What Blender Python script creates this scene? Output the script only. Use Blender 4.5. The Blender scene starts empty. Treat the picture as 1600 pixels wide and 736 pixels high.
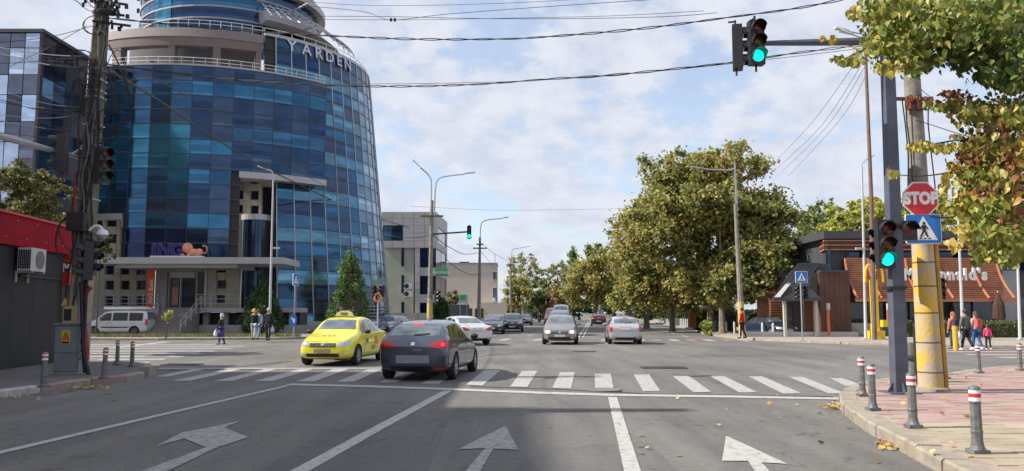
import bpy, bmesh, math, random
import numpy as np
from mathutils import Vector, Matrix, Euler
from mathutils.bvhtree import BVHTree

SC = bpy.context.scene
COL = SC.collection
R = math.radians
sin, cos, pi = math.sin, math.cos, math.pi

# ------------------------------------------------------------------ camera
CAM_H, FPX = 1.6, 1240.0
PITCH = math.atan(121.0 / FPX)
cam_data = bpy.data.cameras.new('camera')
cam_data.sensor_width = 36.0
cam_data.lens = FPX / 1600.0 * 36.0
cam_data.clip_start = 0.1
cam_data.clip_end = 6000.0
cam = bpy.data.objects.new('camera', cam_data)
COL.objects.link(cam)
cam.location = (0, 0, CAM_H)
cam.rotation_euler = (R(90) + PITCH, 0, 0)
SC.camera = cam

# ------------------------------------------------------------------ sun and sky
SUN_EL = R(40)
SUN_DIR = Vector((1.0, 0.06, 0)).normalized()        # where shadows fall on the ground
sun_data = bpy.data.lights.new('sun', 'SUN')
sun_data.energy = 4.9
sun_data.angle = R(0.5)
sun_data.color = (1.0, 0.93, 0.83)
sun = bpy.data.objects.new('sun', sun_data)
COL.objects.link(sun)
sun.location = (-60, 0, 60)
_d = Vector((SUN_DIR.x * cos(SUN_EL), SUN_DIR.y * cos(SUN_EL), -sin(SUN_EL)))
sun.rotation_euler = _d.to_track_quat('-Z', 'Y').to_euler()

world = bpy.data.worlds.new('World')
SC.world = world
world.use_nodes = True
wn, wl = world.node_tree.nodes, world.node_tree.links
wn.clear()
wout = wn.new('ShaderNodeOutputWorld')
sky = wn.new('ShaderNodeTexSky')
sky.sky_type = 'NISHITA'
sky.sun_disc = False
sky.sun_elevation = SUN_EL
sky.sun_rotation = R(-92)
sky.air_density = 1.0
sky.dust_density = 1.2
bg1 = wn.new('ShaderNodeBackground'); bg1.inputs[1].default_value = 0.15
wl.new(sky.outputs[0], bg1.inputs[0])
bg2 = wn.new('ShaderNodeBackground'); bg2.inputs[1].default_value = 0.60
mixw = wn.new('ShaderNodeMixShader')
tc = wn.new('ShaderNodeTexCoord')
sep = wn.new('ShaderNodeSeparateXYZ'); wl.new(tc.outputs['Generated'], sep.inputs[0])
def wmath(op, a, b=None, c=None):
    n = wn.new('ShaderNodeMath'); n.operation = op
    for i, s in enumerate((a, b, c)):
        if s is None: continue
        if isinstance(s, (int, float)): n.inputs[i].default_value = s
        else: wl.new(s, n.inputs[i])
    return n.outputs[0]
zc = wmath('MAXIMUM', sep.outputs[2], 0.0)
za = wmath('ADD', zc, 0.42)
comb = wn.new('ShaderNodeCombineXYZ')
wl.new(wmath('DIVIDE', sep.outputs[0], za), comb.inputs[0])
wl.new(wmath('DIVIDE', sep.outputs[1], za), comb.inputs[1])
n1 = wn.new('ShaderNodeTexNoise'); n1.inputs['Scale'].default_value = 4.6
n1.inputs['Detail'].default_value = 9; n1.inputs['Roughness'].default_value = 0.56
n1.inputs['Distortion'].default_value = 0.25
n2 = wn.new('ShaderNodeTexNoise'); n2.inputs['Scale'].default_value = 11.0
n2.inputs['Detail'].default_value = 8; n2.inputs['Roughness'].default_value = 0.6
wl.new(comb.outputs[0], n1.inputs['Vector']); wl.new(comb.outputs[0], n2.inputs['Vector'])
mr = wn.new('ShaderNodeMapRange'); mr.interpolation_type = 'SMOOTHSTEP'
mr.inputs['From Min'].default_value = 0.40; mr.inputs['From Max'].default_value = 0.51
mr.inputs['To Min'].default_value = 0.42; mr.inputs['To Max'].default_value = 1.0
wl.new(wmath('ADD', wmath('MULTIPLY', n1.outputs[0], 0.62), wmath('MULTIPLY', n2.outputs[0], 0.36)), mr.inputs['Value'])
cr = wn.new('ShaderNodeValToRGB')
cr.color_ramp.elements[0].position = 0.36; cr.color_ramp.elements[0].color = (0.74, 0.80, 0.95, 1)
cr.color_ramp.elements[1].position = 0.62; cr.color_ramp.elements[1].color = (0.91, 0.95, 1.06, 1)
wl.new(n2.outputs[0], cr.inputs[0])
wl.new(cr.outputs[0], bg2.inputs[0])
wl.new(mr.outputs[0], mixw.inputs[0]); wl.new(bg1.outputs[0], mixw.inputs[1]); wl.new(bg2.outputs[0], mixw.inputs[2])
wl.new(mixw.outputs[0], wout.inputs[0])

SC.view_settings.view_transform = 'Standard'
SC.view_settings.look = 'None'
SC.view_settings.exposure = 0.55
SC.view_settings.gamma = 1.0

# ------------------------------------------------------------------ place helpers
def ray(u, v):
    a, b = (u - 800) / FPX, (368 - v) / FPX
    cp, sp = cos(PITCH), sin(PITCH)
    return Vector((a, cp - b * sp, sp + b * cp))
def P(u, v, D):                       # the point seen at pixel u, v of the photograph, D metres ahead
    d = ray(u, v); t = D / d.y
    return Vector((d.x * t, D, CAM_H + d.z * t))
def G(u, v, z=0.0):                   # the point of the ground seen there
    d = ray(u, v); t = (z - CAM_H) / d.z
    return Vector((d.x * t, d.y * t, z))
ROAD = math.atan((928 - 800) / FPX)   # the road runs off at this angle to the right
def RD(s, t, z=0.0):                  # s metres right of the camera, t metres along the road
    return Vector((s * cos(ROAD) + t * sin(ROAD), -s * sin(ROAD) + t * cos(ROAD), z))

# ------------------------------------------------------------------ materials
MATS = {}
def mat(name, color, rough=0.6, metal=0.0, var=0.12, scale=6.0, bump=0.0, bscale=40.0, spec=0.5, coat=0.0,
        emit=None, estr=0.0, sharp=None, blinds=None, color2=None, attr=None, trans=0.0, coords='Object'):
    if name in MATS: return MATS[name]
    m = bpy.data.materials.new(name); m.use_nodes = True
    nt = m.node_tree; n, l = nt.nodes, nt.links
    b = n['Principled BSDF']
    c = (*color, 1)
    b.inputs['Base Color'].default_value = c
    b.inputs['Roughness'].default_value = rough
    b.inputs['Metallic'].default_value = metal
    b.inputs['Specular IOR Level'].default_value = spec
    b.inputs['Coat Weight'].default_value = coat
    b.inputs['Coat Roughness'].default_value = 0.04
    t = n.new('ShaderNodeTexCoord')
    if coords == 'World':
        gg = n.new('ShaderNodeNewGeometry'); mpp = n.new('ShaderNodeMapping'); mpp.inputs['Scale'].default_value = (1, 1, 2.6)
        l.new(gg.outputs['Position'], mpp.inputs[0]); CO = mpp.outputs[0]
    else: CO = t.outputs[coords]
    if attr:
        a = n.new('ShaderNodeAttribute'); a.attribute_name = 'tint'
        r = n.new('ShaderNodeValToRGB')
        els = r.color_ramp.elements
        while len(els) < len(attr): els.new(0.5)
        for i, (p, cc) in enumerate(attr):
            els[i].position = p; els[i].color = (*cc, 1)
        l.new(a.outputs['Fac'], r.inputs[0]); src = r.outputs[0]
    else:
        src = None
    if var > 0 or color2:
        nz = n.new('ShaderNodeTexNoise'); nz.inputs['Scale'].default_value = scale
        nz.inputs['Detail'].default_value = 6; nz.inputs['Roughness'].default_value = 0.62
        l.new(CO, nz.inputs['Vector'])
        r2 = n.new('ShaderNodeValToRGB')
        r2.color_ramp.elements[0].position, r2.color_ramp.elements[1].position = sharp or (0.3, 0.72)
        if color2:
            r2.color_ramp.elements[0].color = (*color2, 1); r2.color_ramp.elements[1].color = c
        elif src is None:
            r2.color_ramp.elements[0].color = (*[x * (1 - var) for x in color], 1)
            r2.color_ramp.elements[1].color = (*[min(1, x * (1 + var)) for x in color], 1)
        else:
            k = 1 - var
            r2.color_ramp.elements[0].color = (k, k, k, 1); r2.color_ramp.elements[1].color = (1, 1, 1, 1)
        l.new(nz.outputs[0], r2.inputs[0])
        if src is not None:
            mx = n.new('ShaderNodeMix'); mx.data_type = 'RGBA'; mx.blend_type = 'MULTIPLY'; mx.inputs[0].default_value = 1
            l.new(src, mx.inputs[6]); l.new(r2.outputs[0], mx.inputs[7]); src = mx.outputs[2]
        else: src = r2.outputs[0]
    if blinds:                         # paler blinds drawn part way down behind some of the panes
        def mth(op, a, c2=None):
            q = n.new('ShaderNodeMath'); q.operation = op
            for i, s in enumerate((a, c2)):
                if s is None: continue
                if isinstance(s, (int, float)): q.inputs[i].default_value = s
                else: l.new(s, q.inputs[i])
            return q.outputs[0]
        gg2 = n.new('ShaderNodeNewGeometry'); sx = n.new('ShaderNodeSeparateXYZ'); l.new(gg2.outputs['Position'], sx.inputs[0])
        row = mth('DIVIDE', mth('SUBTRACT', sx.outputs[2], blinds[0]), blinds[1]); fr = mth('FRACT', row)
        oi = n.new('ShaderNodeObjectInfo'); rnd = oi.outputs['Random']
        on = mth('LESS_THAN', rnd, .45); up = mth('GREATER_THAN', fr, mth('ADD', mth('MULTIPLY', rnd, 1.3), .28))
        fac = mth('ADD', mth('MULTIPLY', mth('MULTIPLY', on, up), .55), mth('ADD', .85, mth('MULTIPLY', rnd, .3)))
        vm = n.new('ShaderNodeVectorMath'); vm.operation = 'SCALE'; l.new(src, vm.inputs[0]); l.new(fac, vm.inputs['Scale']); src = vm.outputs[0]
    if src is not None: l.new(src, b.inputs['Base Color'])
    if bump > 0:
        nb = n.new('ShaderNodeTexNoise'); nb.inputs['Scale'].default_value = bscale; nb.inputs['Detail'].default_value = 5
        l.new(CO, nb.inputs['Vector'])
        bp = n.new('ShaderNodeBump'); bp.inputs['Strength'].default_value = bump; bp.inputs['Distance'].default_value = 0.02
        l.new(nb.outputs[0], bp.inputs['Height']); l.new(bp.outputs[0], b.inputs['Normal'])
    if emit:
        b.inputs['Emission Color'].default_value = (*emit, 1); b.inputs['Emission Strength'].default_value = estr
    if trans > 0:                      # leaves let light through
        tr = n.new('ShaderNodeBsdfTranslucent'); ms = n.new('ShaderNodeMixShader'); ms.inputs[0].default_value = trans
        if src is not None: l.new(src, tr.inputs[0])
        else: tr.inputs[0].default_value = c
        l.new(b.outputs[0], ms.inputs[1]); l.new(tr.outputs[0], ms.inputs[2])
        l.new(ms.outputs[0], n['Material Output'].inputs[0])
    MATS[name] = m
    return m

# ------------------------------------------------------------------ mesh builder
class MB:
    def __init__(s): s.v = []; s.f = []; s.t = []; s.mi = []
    def add(s, vs, fs, tint=0.5, mi=0):
        o = len(s.v); s.v.extend([tuple(p) for p in vs])
        for f in fs: s.f.append(tuple(o + i for i in f)); s.t.append(tint); s.mi.append(mi)
        return s
    def box(s, c, d, rz=0.0, m=None, tint=0.5, mi=0):
        x, y, z = d[0] / 2, d[1] / 2, d[2] / 2
        vs = [Vector((i * x, j * y, k * z)) for k in (-1, 1) for j in (-1, 1) for i in (-1, 1)]
        if m is None: m = Matrix.Rotation(rz, 3, 'Z')
        vs = [m @ p + Vector(c) for p in vs]
        return s.add(vs, [(0, 2, 3, 1), (4, 5, 7, 6), (0, 1, 5, 4), (2, 6, 7, 3), (0, 4, 6, 2), (1, 3, 7, 5)], tint, mi)
    def bb(s, x0, x1, y0, y1, z0, z1, tint=0.5, mi=0):
        return s.box(((x0 + x1) / 2, (y0 + y1) / 2, (z0 + z1) / 2), (abs(x1 - x0), abs(y1 - y0), abs(z1 - z0)), tint=tint, mi=mi)
    def tube(s, pts, r, n=8, cap=True, tint=0.5, mi=0):
        pts = [Vector(p) for p in pts]; k = len(pts)
        rs = r if isinstance(r, (list, tuple)) else [r] * k
        vs = []; up = None
        for i, p in enumerate(pts):
            d = (pts[min(i + 1, k - 1)] - pts[max(i - 1, 0)])
            d = d.normalized() if d.length > 1e-9 else Vector((0, 0, 1))
            if up is None: a = d.orthogonal().normalized()
            else:
                a = up - d * up.dot(d)
                a = a.normalized() if a.length > 1e-6 else d.orthogonal().normalized()
            up = a; b = d.cross(a)
            for j in range(n):
                q = 2 * pi * j / n
                vs.append(p + (a * cos(q) + b * sin(q)) * rs[i])
        fs = [(i * n + j, i * n + (j + 1) % n, (i + 1) * n + (j + 1) % n, (i + 1) * n + j) for i in range(k - 1) for j in range(n)]
        if cap: fs += [tuple(range(n - 1, -1, -1)), tuple((k - 1) * n + j for j in range(n))]
        return s.add(vs, fs, tint, mi)
    def lathe(s, prof, n=16, m=None, tint=0.5, mi=0):     # prof: (radius, z) pairs
        vs = []
        for r, z in prof:
            for j in range(n):
                q = 2 * pi * j / n; p = Vector((r * cos(q), r * sin(q), z))
                vs.append(m @ p if m is not None else p)
        k = len(prof)
        fs = [(i * n + j, i * n + (j + 1) % n, (i + 1) * n + (j + 1) % n, (i + 1) * n + j) for i in range(k - 1) for j in range(n)]
        fs += [tuple(range(n - 1, -1, -1)), tuple((k - 1) * n + j for j in range(n))]
        return s.add(vs, fs, tint, mi)
    def prism(s, poly, z0, z1, m=None, tint=0.5, mi=0):   # poly of (x, y), anticlockwise
        n = len(poly)
        vs = [Vector((x, y, z0)) for x, y in poly] + [Vector((x, y, z1)) for x, y in poly]
        if m is not None: vs = [m @ p for p in vs]
        fs = [tuple(range(n - 1, -1, -1)), tuple(range(n, 2 * n))] + [(i, (i + 1) % n, n + (i + 1) % n, n + i) for i in range(n)]
        return s.add(vs, fs, tint, mi)
    def sweep(s, prof, pts, tint=0.5):                    # prof (across, up) closed, swept along ground points
        pts = [Vector(p) for p in pts]; k = len(pts); n = len(prof); vs = []
        for i, p in enumerate(pts):
            d = (pts[min(i + 1, k - 1)] - pts[max(i - 1, 0)]).normalized()
            sd = Vector((d.y, -d.x, 0))
            for a, b in prof: vs.append(p + sd * a + Vector((0, 0, b)))
        fs = [(i * n + j, i * n + (j + 1) % n, (i + 1) * n + (j + 1) % n, (i + 1) * n + j) for i in range(k - 1) for j in range(n)]
        fs += [tuple(range(n - 1, -1, -1)), tuple((k - 1) * n + j for j in range(n))]
        return s.add(vs, fs, tint)
    def mesh(s, name, mats, smooth=False, inv=None):
        me = bpy.data.meshes.new(name)
        vs = s.v if inv is None else [tuple(inv @ Vector(p)) for p in s.v]
        me.from_pydata(vs, [], s.f)
        a = me.attributes.new('tint', 'FLOAT', 'FACE'); a.data.foreach_set('value', s.t)
        if not isinstance(mats, (list, tuple)): mats = [mats]
        for m in mats: me.materials.append(m)
        if len(mats) > 1: me.polygons.foreach_set('material_index', s.mi)
        if smooth: me.polygons.foreach_set('use_smooth', [True] * len(me.polygons))
        bm = bmesh.new(); bm.from_mesh(me); bmesh.ops.recalc_face_normals(bm, faces=bm.faces); bm.to_mesh(me); bm.free()
        if smooth:
            try: me.set_sharp_from_angle(angle=R(38))
            except Exception: pass
        return me

MW = {}                                                   # object name -> world matrix, known before evaluation
def link(name, data, parent=None, mw=None):
    o = bpy.data.objects.new(name, data); COL.objects.link(o)
    if parent is not None:
        o.parent = parent; MW[o.name] = MW[parent.name].copy()
    else: MW[o.name] = mw if mw is not None else Matrix.Identity(4)
    return o
def tag(o, label=None, cat=None, group=None, kind=None):
    if label: o['label'] = label
    if cat: o['category'] = cat
    if group: o['group'] = group
    if kind: o['kind'] = kind
    return o
def thing(name, label, cat, loc=(0, 0, 0), rz=0.0, group=None):
    m = Matrix.Translation(Vector(loc)) @ Matrix.Rotation(rz, 4, 'Z')
    o = link(name, None, None, m)
    o.location = loc; o.rotation_euler = (0, 0, rz); o.empty_display_size = 0.2
    return tag(o, label, cat, group)
def part(name, mb, m, parent, smooth=False, world=True, label=None, kind=None):
    """one mesh object under parent; world=True: the builder's coordinates are world ones"""
    inv = MW[parent.name].inverted() if world else None
    o = link(name, mb.mesh(name, m, smooth, inv), parent)
    return tag(o, label, None, None, kind)
def inst(name, me, parent, m=None):
    o = link(name, me, parent)
    if m is not None: o.matrix_local = m; MW[o.name] = MW[parent.name] @ m
    return o
def solo(name, mb, m, label=None, cat=None, group=None, kind=None, smooth=False, loc=None):
    loc = Vector(loc) if loc is not None else Vector((0, 0, 0))
    o = link(name, mb.mesh(name, m, smooth, Matrix.Translation(-loc)), None, Matrix.Translation(loc))
    o.location = loc
    return tag(o, label, cat, group, kind)
KIDS = {}
def copy_tree(o, loc=None, rz=None, label=None, parent=None, scale=None):
    c = o.copy(); COL.objects.link(c)
    if parent is not None: c.parent = parent
    if loc is not None: c.location = loc
    if rz is not None: c.rotation_euler = (0, 0, rz)
    if scale is not None: c.scale = (scale,) * 3
    if label: c['label'] = label
    for ch in list(o.children): copy_tree(ch, parent=c)
    return c
def text_mesh(body, size, extr=0.02, offset=0.0, space=1.0, base=False):
    cu = bpy.data.curves.new('lettering', 'FONT')
    cu.body = body; cu.size = size; cu.extrude = extr; cu.offset = offset; cu.space_character = space
    cu.align_x = 'CENTER'; cu.align_y = 'BOTTOM_BASELINE' if base else 'CENTER'; cu.resolution_u = 3
    o = bpy.data.objects.new('lettering', cu); COL.objects.link(o)
    dg = bpy.context.evaluated_depsgraph_get()
    me = bpy.data.meshes.new_from_object(o.evaluated_get(dg))
    bpy.data.objects.remove(o); bpy.data.curves.remove(cu)
    return me
UPRIGHT = Matrix.Rotation(R(90), 4, 'X')                  # text lies in xy: stand it up facing -Y
def letters(name, body, size, m, parent, M4, extr=0.02, offset=0.0, space=1.0, sx=1.0, base=False):
    me = text_mesh(body, size, extr, offset, space, base); me.materials.clear(); me.materials.append(m)
    me.transform(MW[parent.name].inverted() @ M4 @ UPRIGHT @ Matrix.Diagonal((sx, 1, 1, 1)))
    me.name = name
    return link(name, me, parent)

# ------------------------------------------------------------------ shared materials
M_concrete = mat('pole_concrete', (0.30, 0.28, 0.25), 0.9, color2=(0.15, 0.14, 0.12), scale=5, bump=0.4, bscale=30)
M_galv = mat('galvanised_steel', (0.42, 0.43, 0.45), 0.45, 0.6, var=0.15)
M_white = mat('white_paint', (0.72, 0.72, 0.72), 0.5, var=0.08)
M_black = mat('black_plastic', (0.018, 0.018, 0.02), 0.45, var=0.25)
M_dark = mat('dark_interior', (0.02, 0.022, 0.026), 0.6, var=0.3)
M_rubber = mat('tyre_rubber', (0.02, 0.02, 0.021), 0.85, var=0.2)
M_bollard = mat('bollard_grey_paint', (0.19, 0.195, 0.20), 0.5, color2=(0.085, 0.085, 0.085), scale=7, coords='World', bump=.2)
M_red = mat('red_reflective_tape', (0.55, 0.03, 0.035), 0.45, var=0.1)
M_yellow = mat('yellow_paint', (0.60, 0.36, 0.03), 0.5, var=0.15)
M_bluepole = mat('slate_blue_painted_steel', (0.085, 0.095, 0.13), 0.5, 0.1, var=0.25, scale=3, bump=.15)
M_cable = mat('black_cable', (0.012, 0.012, 0.014), 0.6, var=0.2)
M_signblue = mat('sign_blue', (0.02, 0.17, 0.55), 0.35, var=0.06)
M_signwhite = mat('sign_white', (0.8, 0.8, 0.8), 0.4, var=0.04)
M_signred = mat('sign_red', (0.62, 0.02, 0.03), 0.35, var=0.06)
# ================================================================== THE SETTING: road, markings, pavements
def asphalt(name, base, patch):
    m = bpy.data.materials.new(name); m.use_nodes = True
    n, l = m.node_tree.nodes, m.node_tree.links; b = n['Principled BSDF']
    t = n.new('ShaderNodeTexCoord')
    def noise(sc, det=6, ro=0.6, dist=0.0, stretch=None):
        z = n.new('ShaderNodeTexNoise'); z.inputs['Scale'].default_value = sc; z.inputs['Detail'].default_value = det
        z.inputs['Roughness'].default_value = ro; z.inputs['Distortion'].default_value = dist
        if stretch:
            mp = n.new('ShaderNodeMapping'); mp.inputs['Scale'].default_value = stretch
            mp.inputs['Rotation'].default_value = (0, 0, ROAD)
            l.new(t.outputs['Object'], mp.inputs[0]); l.new(mp.outputs[0], z.inputs['Vector'])
        else: l.new(t.outputs['Object'], z.inputs['Vector'])
        return z.outputs[0]
    def ramp(src, p0, c0, p1, c1):
        r = n.new('ShaderNodeValToRGB'); e = r.color_ramp.elements
        e[0].position = p0; e[0].color = (c0, c0, c0, 1); e[1].position = p1; e[1].color = (c1, c1, c1, 1)
        l.new(src, r.inputs[0]); return r.outputs[0]
    def mul(a, c):
        x = n.new('ShaderNodeMix'); x.data_type = 'RGBA'; x.blend_type = 'MULTIPLY'; x.inputs[0].default_value = 1
        l.new(a, x.inputs[6]); l.new(c, x.inputs[7]); return x.outputs[2]
    rgb = n.new('ShaderNodeRGB'); rgb.outputs[0].default_value = (*base, 1)
    c = mul(rgb.outputs[0], ramp(noise(0.16, 5, 0.55), 0.35, 0.80, 0.65, 1.12))
    c = mul(c, ramp(noise(1.0, 6, 0.65, 0, (1.2, 0.12, 1)), 0.35, 0.78, 0.65, 1.12))      # wheel tracks along the road
    c = mul(c, ramp(noise(7, 5, 0.7), 0.3, 0.84, 0.7, 1.1))
    c = mul(c, ramp(noise(140, 2, 0.8), 0.3, 0.62, 0.7, 1.25))                           # aggregate
    c = mul(c, ramp(noise(2.3, 4, 0.5, 1.5), 0.27, 0.55, 0.36, 1.0))                        # oil and damp stains
    c = mul(c, ramp(noise(45, 3, 0.6), 0.3, 0.72, 0.7, 1.2))
    vo = n.new('ShaderNodeTexVoronoi'); vo.feature = 'DISTANCE_TO_EDGE'; vo.inputs['Scale'].default_value = 0.22
    ad = n.new('ShaderNodeVectorMath'); ad.operation = 'ADD'
    zn = n.new('ShaderNodeTexNoise'); zn.inputs['Scale'].default_value = 1.3; zn.inputs['Detail'].default_value = 6
    l.new(t.outputs['Object'], zn.inputs['Vector']); l.new(t.outputs['Object'], ad.inputs[0]); l.new(zn.outputs[1], ad.inputs[1])
    l.new(ad.outputs[0], vo.inputs['Vector'])
    c = mul(c, ramp(vo.outputs['Distance'], 0.0005, 0.72, 0.004, 1.0))                      # cracks
    l.new(c, b.inputs['Base Color']); b.inputs['Roughness'].default_value = 0.88
    b.inputs['Specular IOR Level'].default_value = 0.35
    bp = n.new('ShaderNodeBump'); bp.inputs['Strength'].default_value = 0.5; bp.inputs['Distance'].default_value = 0.006
    l.new(noise(160, 3, 0.8), bp.inputs['Height']); l.new(bp.outputs[0], b.inputs['Normal'])
    return m
M_asphalt = asphalt('asphalt', (0.180, 0.172, 0.162), 1)
M_asphalt2 = asphalt('asphalt_patch', (0.155, 0.150, 0.146), 1)

def road_paint(name, color, wear, under=(0.19, 0.185, 0.18)):
    m = bpy.data.materials.new(name); m.use_nodes = True
    n, l = m.node_tree.nodes, m.node_tree.links; b = n['Principled BSDF']; t = n.new('ShaderNodeTexCoord')
    z = n.new('ShaderNodeTexNoise'); z.inputs['Scale'].default_value = 9; z.inputs['Detail'].default_value = 9; z.inputs['Roughness'].default_value = 0.75
    l.new(t.outputs['Object'], z.inputs['Vector'])
    r = n.new('ShaderNodeValToRGB'); e = r.color_ramp.elements
    e[0].position = wear - 0.05; e[0].color = (*under, 1); e[1].position = wear + 0.1; e[1].color = (*color, 1)
    l.new(z.outputs[0], r.inputs[0]); l.new(r.outputs[0], b.inputs['Base Color']); b.inputs['Roughness'].default_value = 0.75
    return m
M_line = road_paint('road_paint_white', (0.42, 0.41, 0.39), 0.40)
M_worn = road_paint('road_paint_worn', (0.35, 0.34, 0.33), 0.45)
M_ghost = road_paint('road_paint_nearly_gone', (0.27, 0.265, 0.26), 0.60, (0.140, 0.135, 0.130))
M_zebra = road_paint('zebra_paint', (0.40, 0.385, 0.37), 0.42)
M_redpaint = road_paint('red_crossing_paint', (0.30, 0.15, 0.12), 0.44)

gm = MB(); gm.add([(-3000, -200, 0), (3000, -200, 0), (3000, 4000, 0), (-3000, 4000, 0)], [(0, 1, 2, 3)])
solo('road', gm, M_asphalt, kind='structure')

def flat(poly, z, mb=None):
    mb = mb or MB(); mb.add([(p.x, p.y, z) for p in poly], [tuple(range(len(poly)))]); return mb
def ribbon(pts, w, z, name, m):
    mb = MB(); pts = [Vector((p.x, p.y, 0)) for p in pts]; vs = []
    for i, p in enumerate(pts):
        d = (pts[min(i + 1, len(pts) - 1)] - pts[max(0, i - 1)]).normalized(); s = Vector((d.y, -d.x, 0)) * w / 2
        vs += [p + s, p - s]
    mb.add([(p.x, p.y, z) for p in vs], [(2 * i, 2 * i + 2, 2 * i + 3, 2 * i + 1) for i in range(len(pts) - 1)])
    return solo(name, mb, m, kind='structure')
def sub(a, b, n):
    return [a.lerp(b, i / n) for i in range(n + 1)]
# asphalt repair patches
for q in ([(860, 700), (1010, 690), (1120, 790), (700, 790)], [(560, 640), (700, 655), (640, 800), (300, 800)],
          [(1120, 545), (1330, 548), (1320, 562), (1080, 556)], [(640, 548), (900, 546), (930, 552), (640, 556)]):
    solo('asphalt_patch', flat([G(u, v) for u, v in q], 0.004), M_asphalt2, kind='structure')
Z = 0.009
ribbon([G(-260, 769), G(0, 708), G(230, 654), G(450, 603)], 0.15, Z, 'lane_line', M_line)
ribbon([G(390, 780), G(472, 735), G(590, 670), G(700, 611)], 0.19, Z, 'lane_line', M_line)
ribbon([G(1005, 800), G(988, 736), G(957, 621)], 0.17, Z, 'lane_line', M_line)
ribbon([G(450, 601), G(570, 604), G(700, 608.5), G(850, 614.5), G(950, 617.5), G(1130, 620), G(1316, 623.5)], 0.40, Z, 'stop_line', M_line)
def mark(name, q, m=M_zebra, z=Z):
    return solo(name, flat([G(u, v) for u, v in q], z), m, kind='structure')
mark('turn_arrow', [(242, 699), (283, 677), (345, 665), (384, 656), (350, 669), (388, 684), (338, 701), (214, 760), (160, 760), (322, 700), (288, 686)], M_worn)
mark('lane_arrow', [(790, 666), (810, 704), (771, 702), (728, 775), (695, 775), (758, 701.5), (716, 703)], M_worn)
mark('lane_arrow', [(1134.5, 681.6), (1230.5, 726), (1190, 723.6), (1250, 790), (1215, 790), (1169, 721.5), (1128, 721)], M_line)
zs = [((875, 582), (898, 582), (892.4, 607.8), (863, 606.6)), ((929, 584.4), (954.5, 584.4), (959, 608.5), (930, 609.6)),
      ((990, 585.6), (1014.5, 585.6), (1031.6, 611.4), (1005, 612)), ((1051, 588), (1076.6, 588), (1111.4, 613), (1083.5, 613.5)),
      ((1110, 588.6), (1131.5, 588), (1183.4, 613.5), (1155.5, 614)), ((1169, 588.6), (1191.5, 588.6), (1252.4, 615), (1223, 615.6)),
      ((1232, 589.5), (1254.5, 589.5), (1320.5, 615), (1295, 615.6)), ((1296.5, 591.6), (1316, 591), (1344, 601), (1322, 604)),
      ((815.5, 580), (840, 580), (824, 605.4), (797, 604.6)), ((756.5, 578.7), (782, 578.7), (754, 603), (728, 601.7)),
      ((697, 577.5), (720, 578), (686, 600), (658, 600)), ((636, 577.5), (658, 577.5), (620, 598), (592, 598)),
      ((575, 577.5), (597, 577.5), (553, 597), (526, 597)), ((522, 577), (545, 577), (491, 596.5), (463, 596.5)),
      ((468, 577), (490, 577), (426, 596), (398, 596)), ((414, 577), (434, 577), (362, 596), (335, 596)), ((360, 577), (380, 577), (298, 595.5), (268, 595.5)),
      ((303, 577), (324, 577), (262, 589), (240, 589))]
for q in zs: mark('zebra_stripe', q)
mark('zebra_edge_line', [(248, 575.2), (595, 575), (595, 577), (248, 577.5)], M_worn)
for v, u1 in ((538.5, 396), (541.5, 385), (545, 368), (549, 340), (553, 318), (557.5, 292), (562, 262), (567.5, 236)):
    h = 0.65 + (v - 538) * 0.03
    mark('zebra_stripe', [(60, v - h), (u1, v - h), (u1 - 8, v + h), (60, v + h)], M_worn)
ribbon([G(178, 543.5), G(262, 534.5)], 0.5, Z + 0.004, 'lane_line', M_line)
# far crossing over the boulevard and the one to the right
for i in range(19):
    s = -9.6 + i * 1.0
    mark_m = M_redpaint if (i % 2 and s > 2.0) else (M_worn if i % 2 == 0 else None)
    if mark_m:
        q = [RD(s, 46), RD(s + 0.5, 46), RD(s + 0.5, 49.5), RD(s, 49.5)]
        solo('zebra_stripe', flat(q, Z), mark_m, kind='structure')
for i in range(12):
    y = 26.5 + i * 1.05
    solo('zebra_stripe', flat([Vector((17.5, y, 0)), Vector((21.9, y, 0)), Vector((21.9, y + 0.55, 0)), Vector((17.5, y + 0.55, 0))], Z),
         M_redpaint if i % 2 else M_line, kind='structure')
for s in (-1.05, -0.75): ribbon([RD(s, 53), RD(s, 75), RD(s, 130), RD(s, 400)], 0.12, Z, 'centre_line', M_line)
for s in (2.9, 6.2):
    for k in range(14): ribbon([RD(s, 54 + k * 9), RD(s, 58 + k * 9)], 0.13, Z, 'lane_dash', M_line)
for s in (-4.6, -7.6):
    for k in range(10): ribbon([RD(s, 55 + k * 9), RD(s, 59 + k * 9)], 0.13, Z, 'lane_dash', M_line)
ribbon([G(690, 566), G(760, 556), G(860, 548)], 0.07, 0.006, 'tar_seam', mat('tar', (0.03, 0.03, 0.03), 0.5))
ribbon([G(230, 579), G(395, 578), G(520, 575)], 0.10, 0.006, 'tar_seam', MATS['tar'])
ribbon([G(357, 575), G(455, 565)], 0.12, 0.006, 'tar_seam', MATS['tar'])
ribbon([G(735, 604), G(860, 608), G(1020, 616), G(1300, 620)], 0.16, 0.006, 'tar_seam', MATS['tar'])
ribbon([G(1075, 588.5), G(1112, 587.5)], 0.12, Z + 0.006, 'tar_seam', MATS['tar'])

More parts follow.
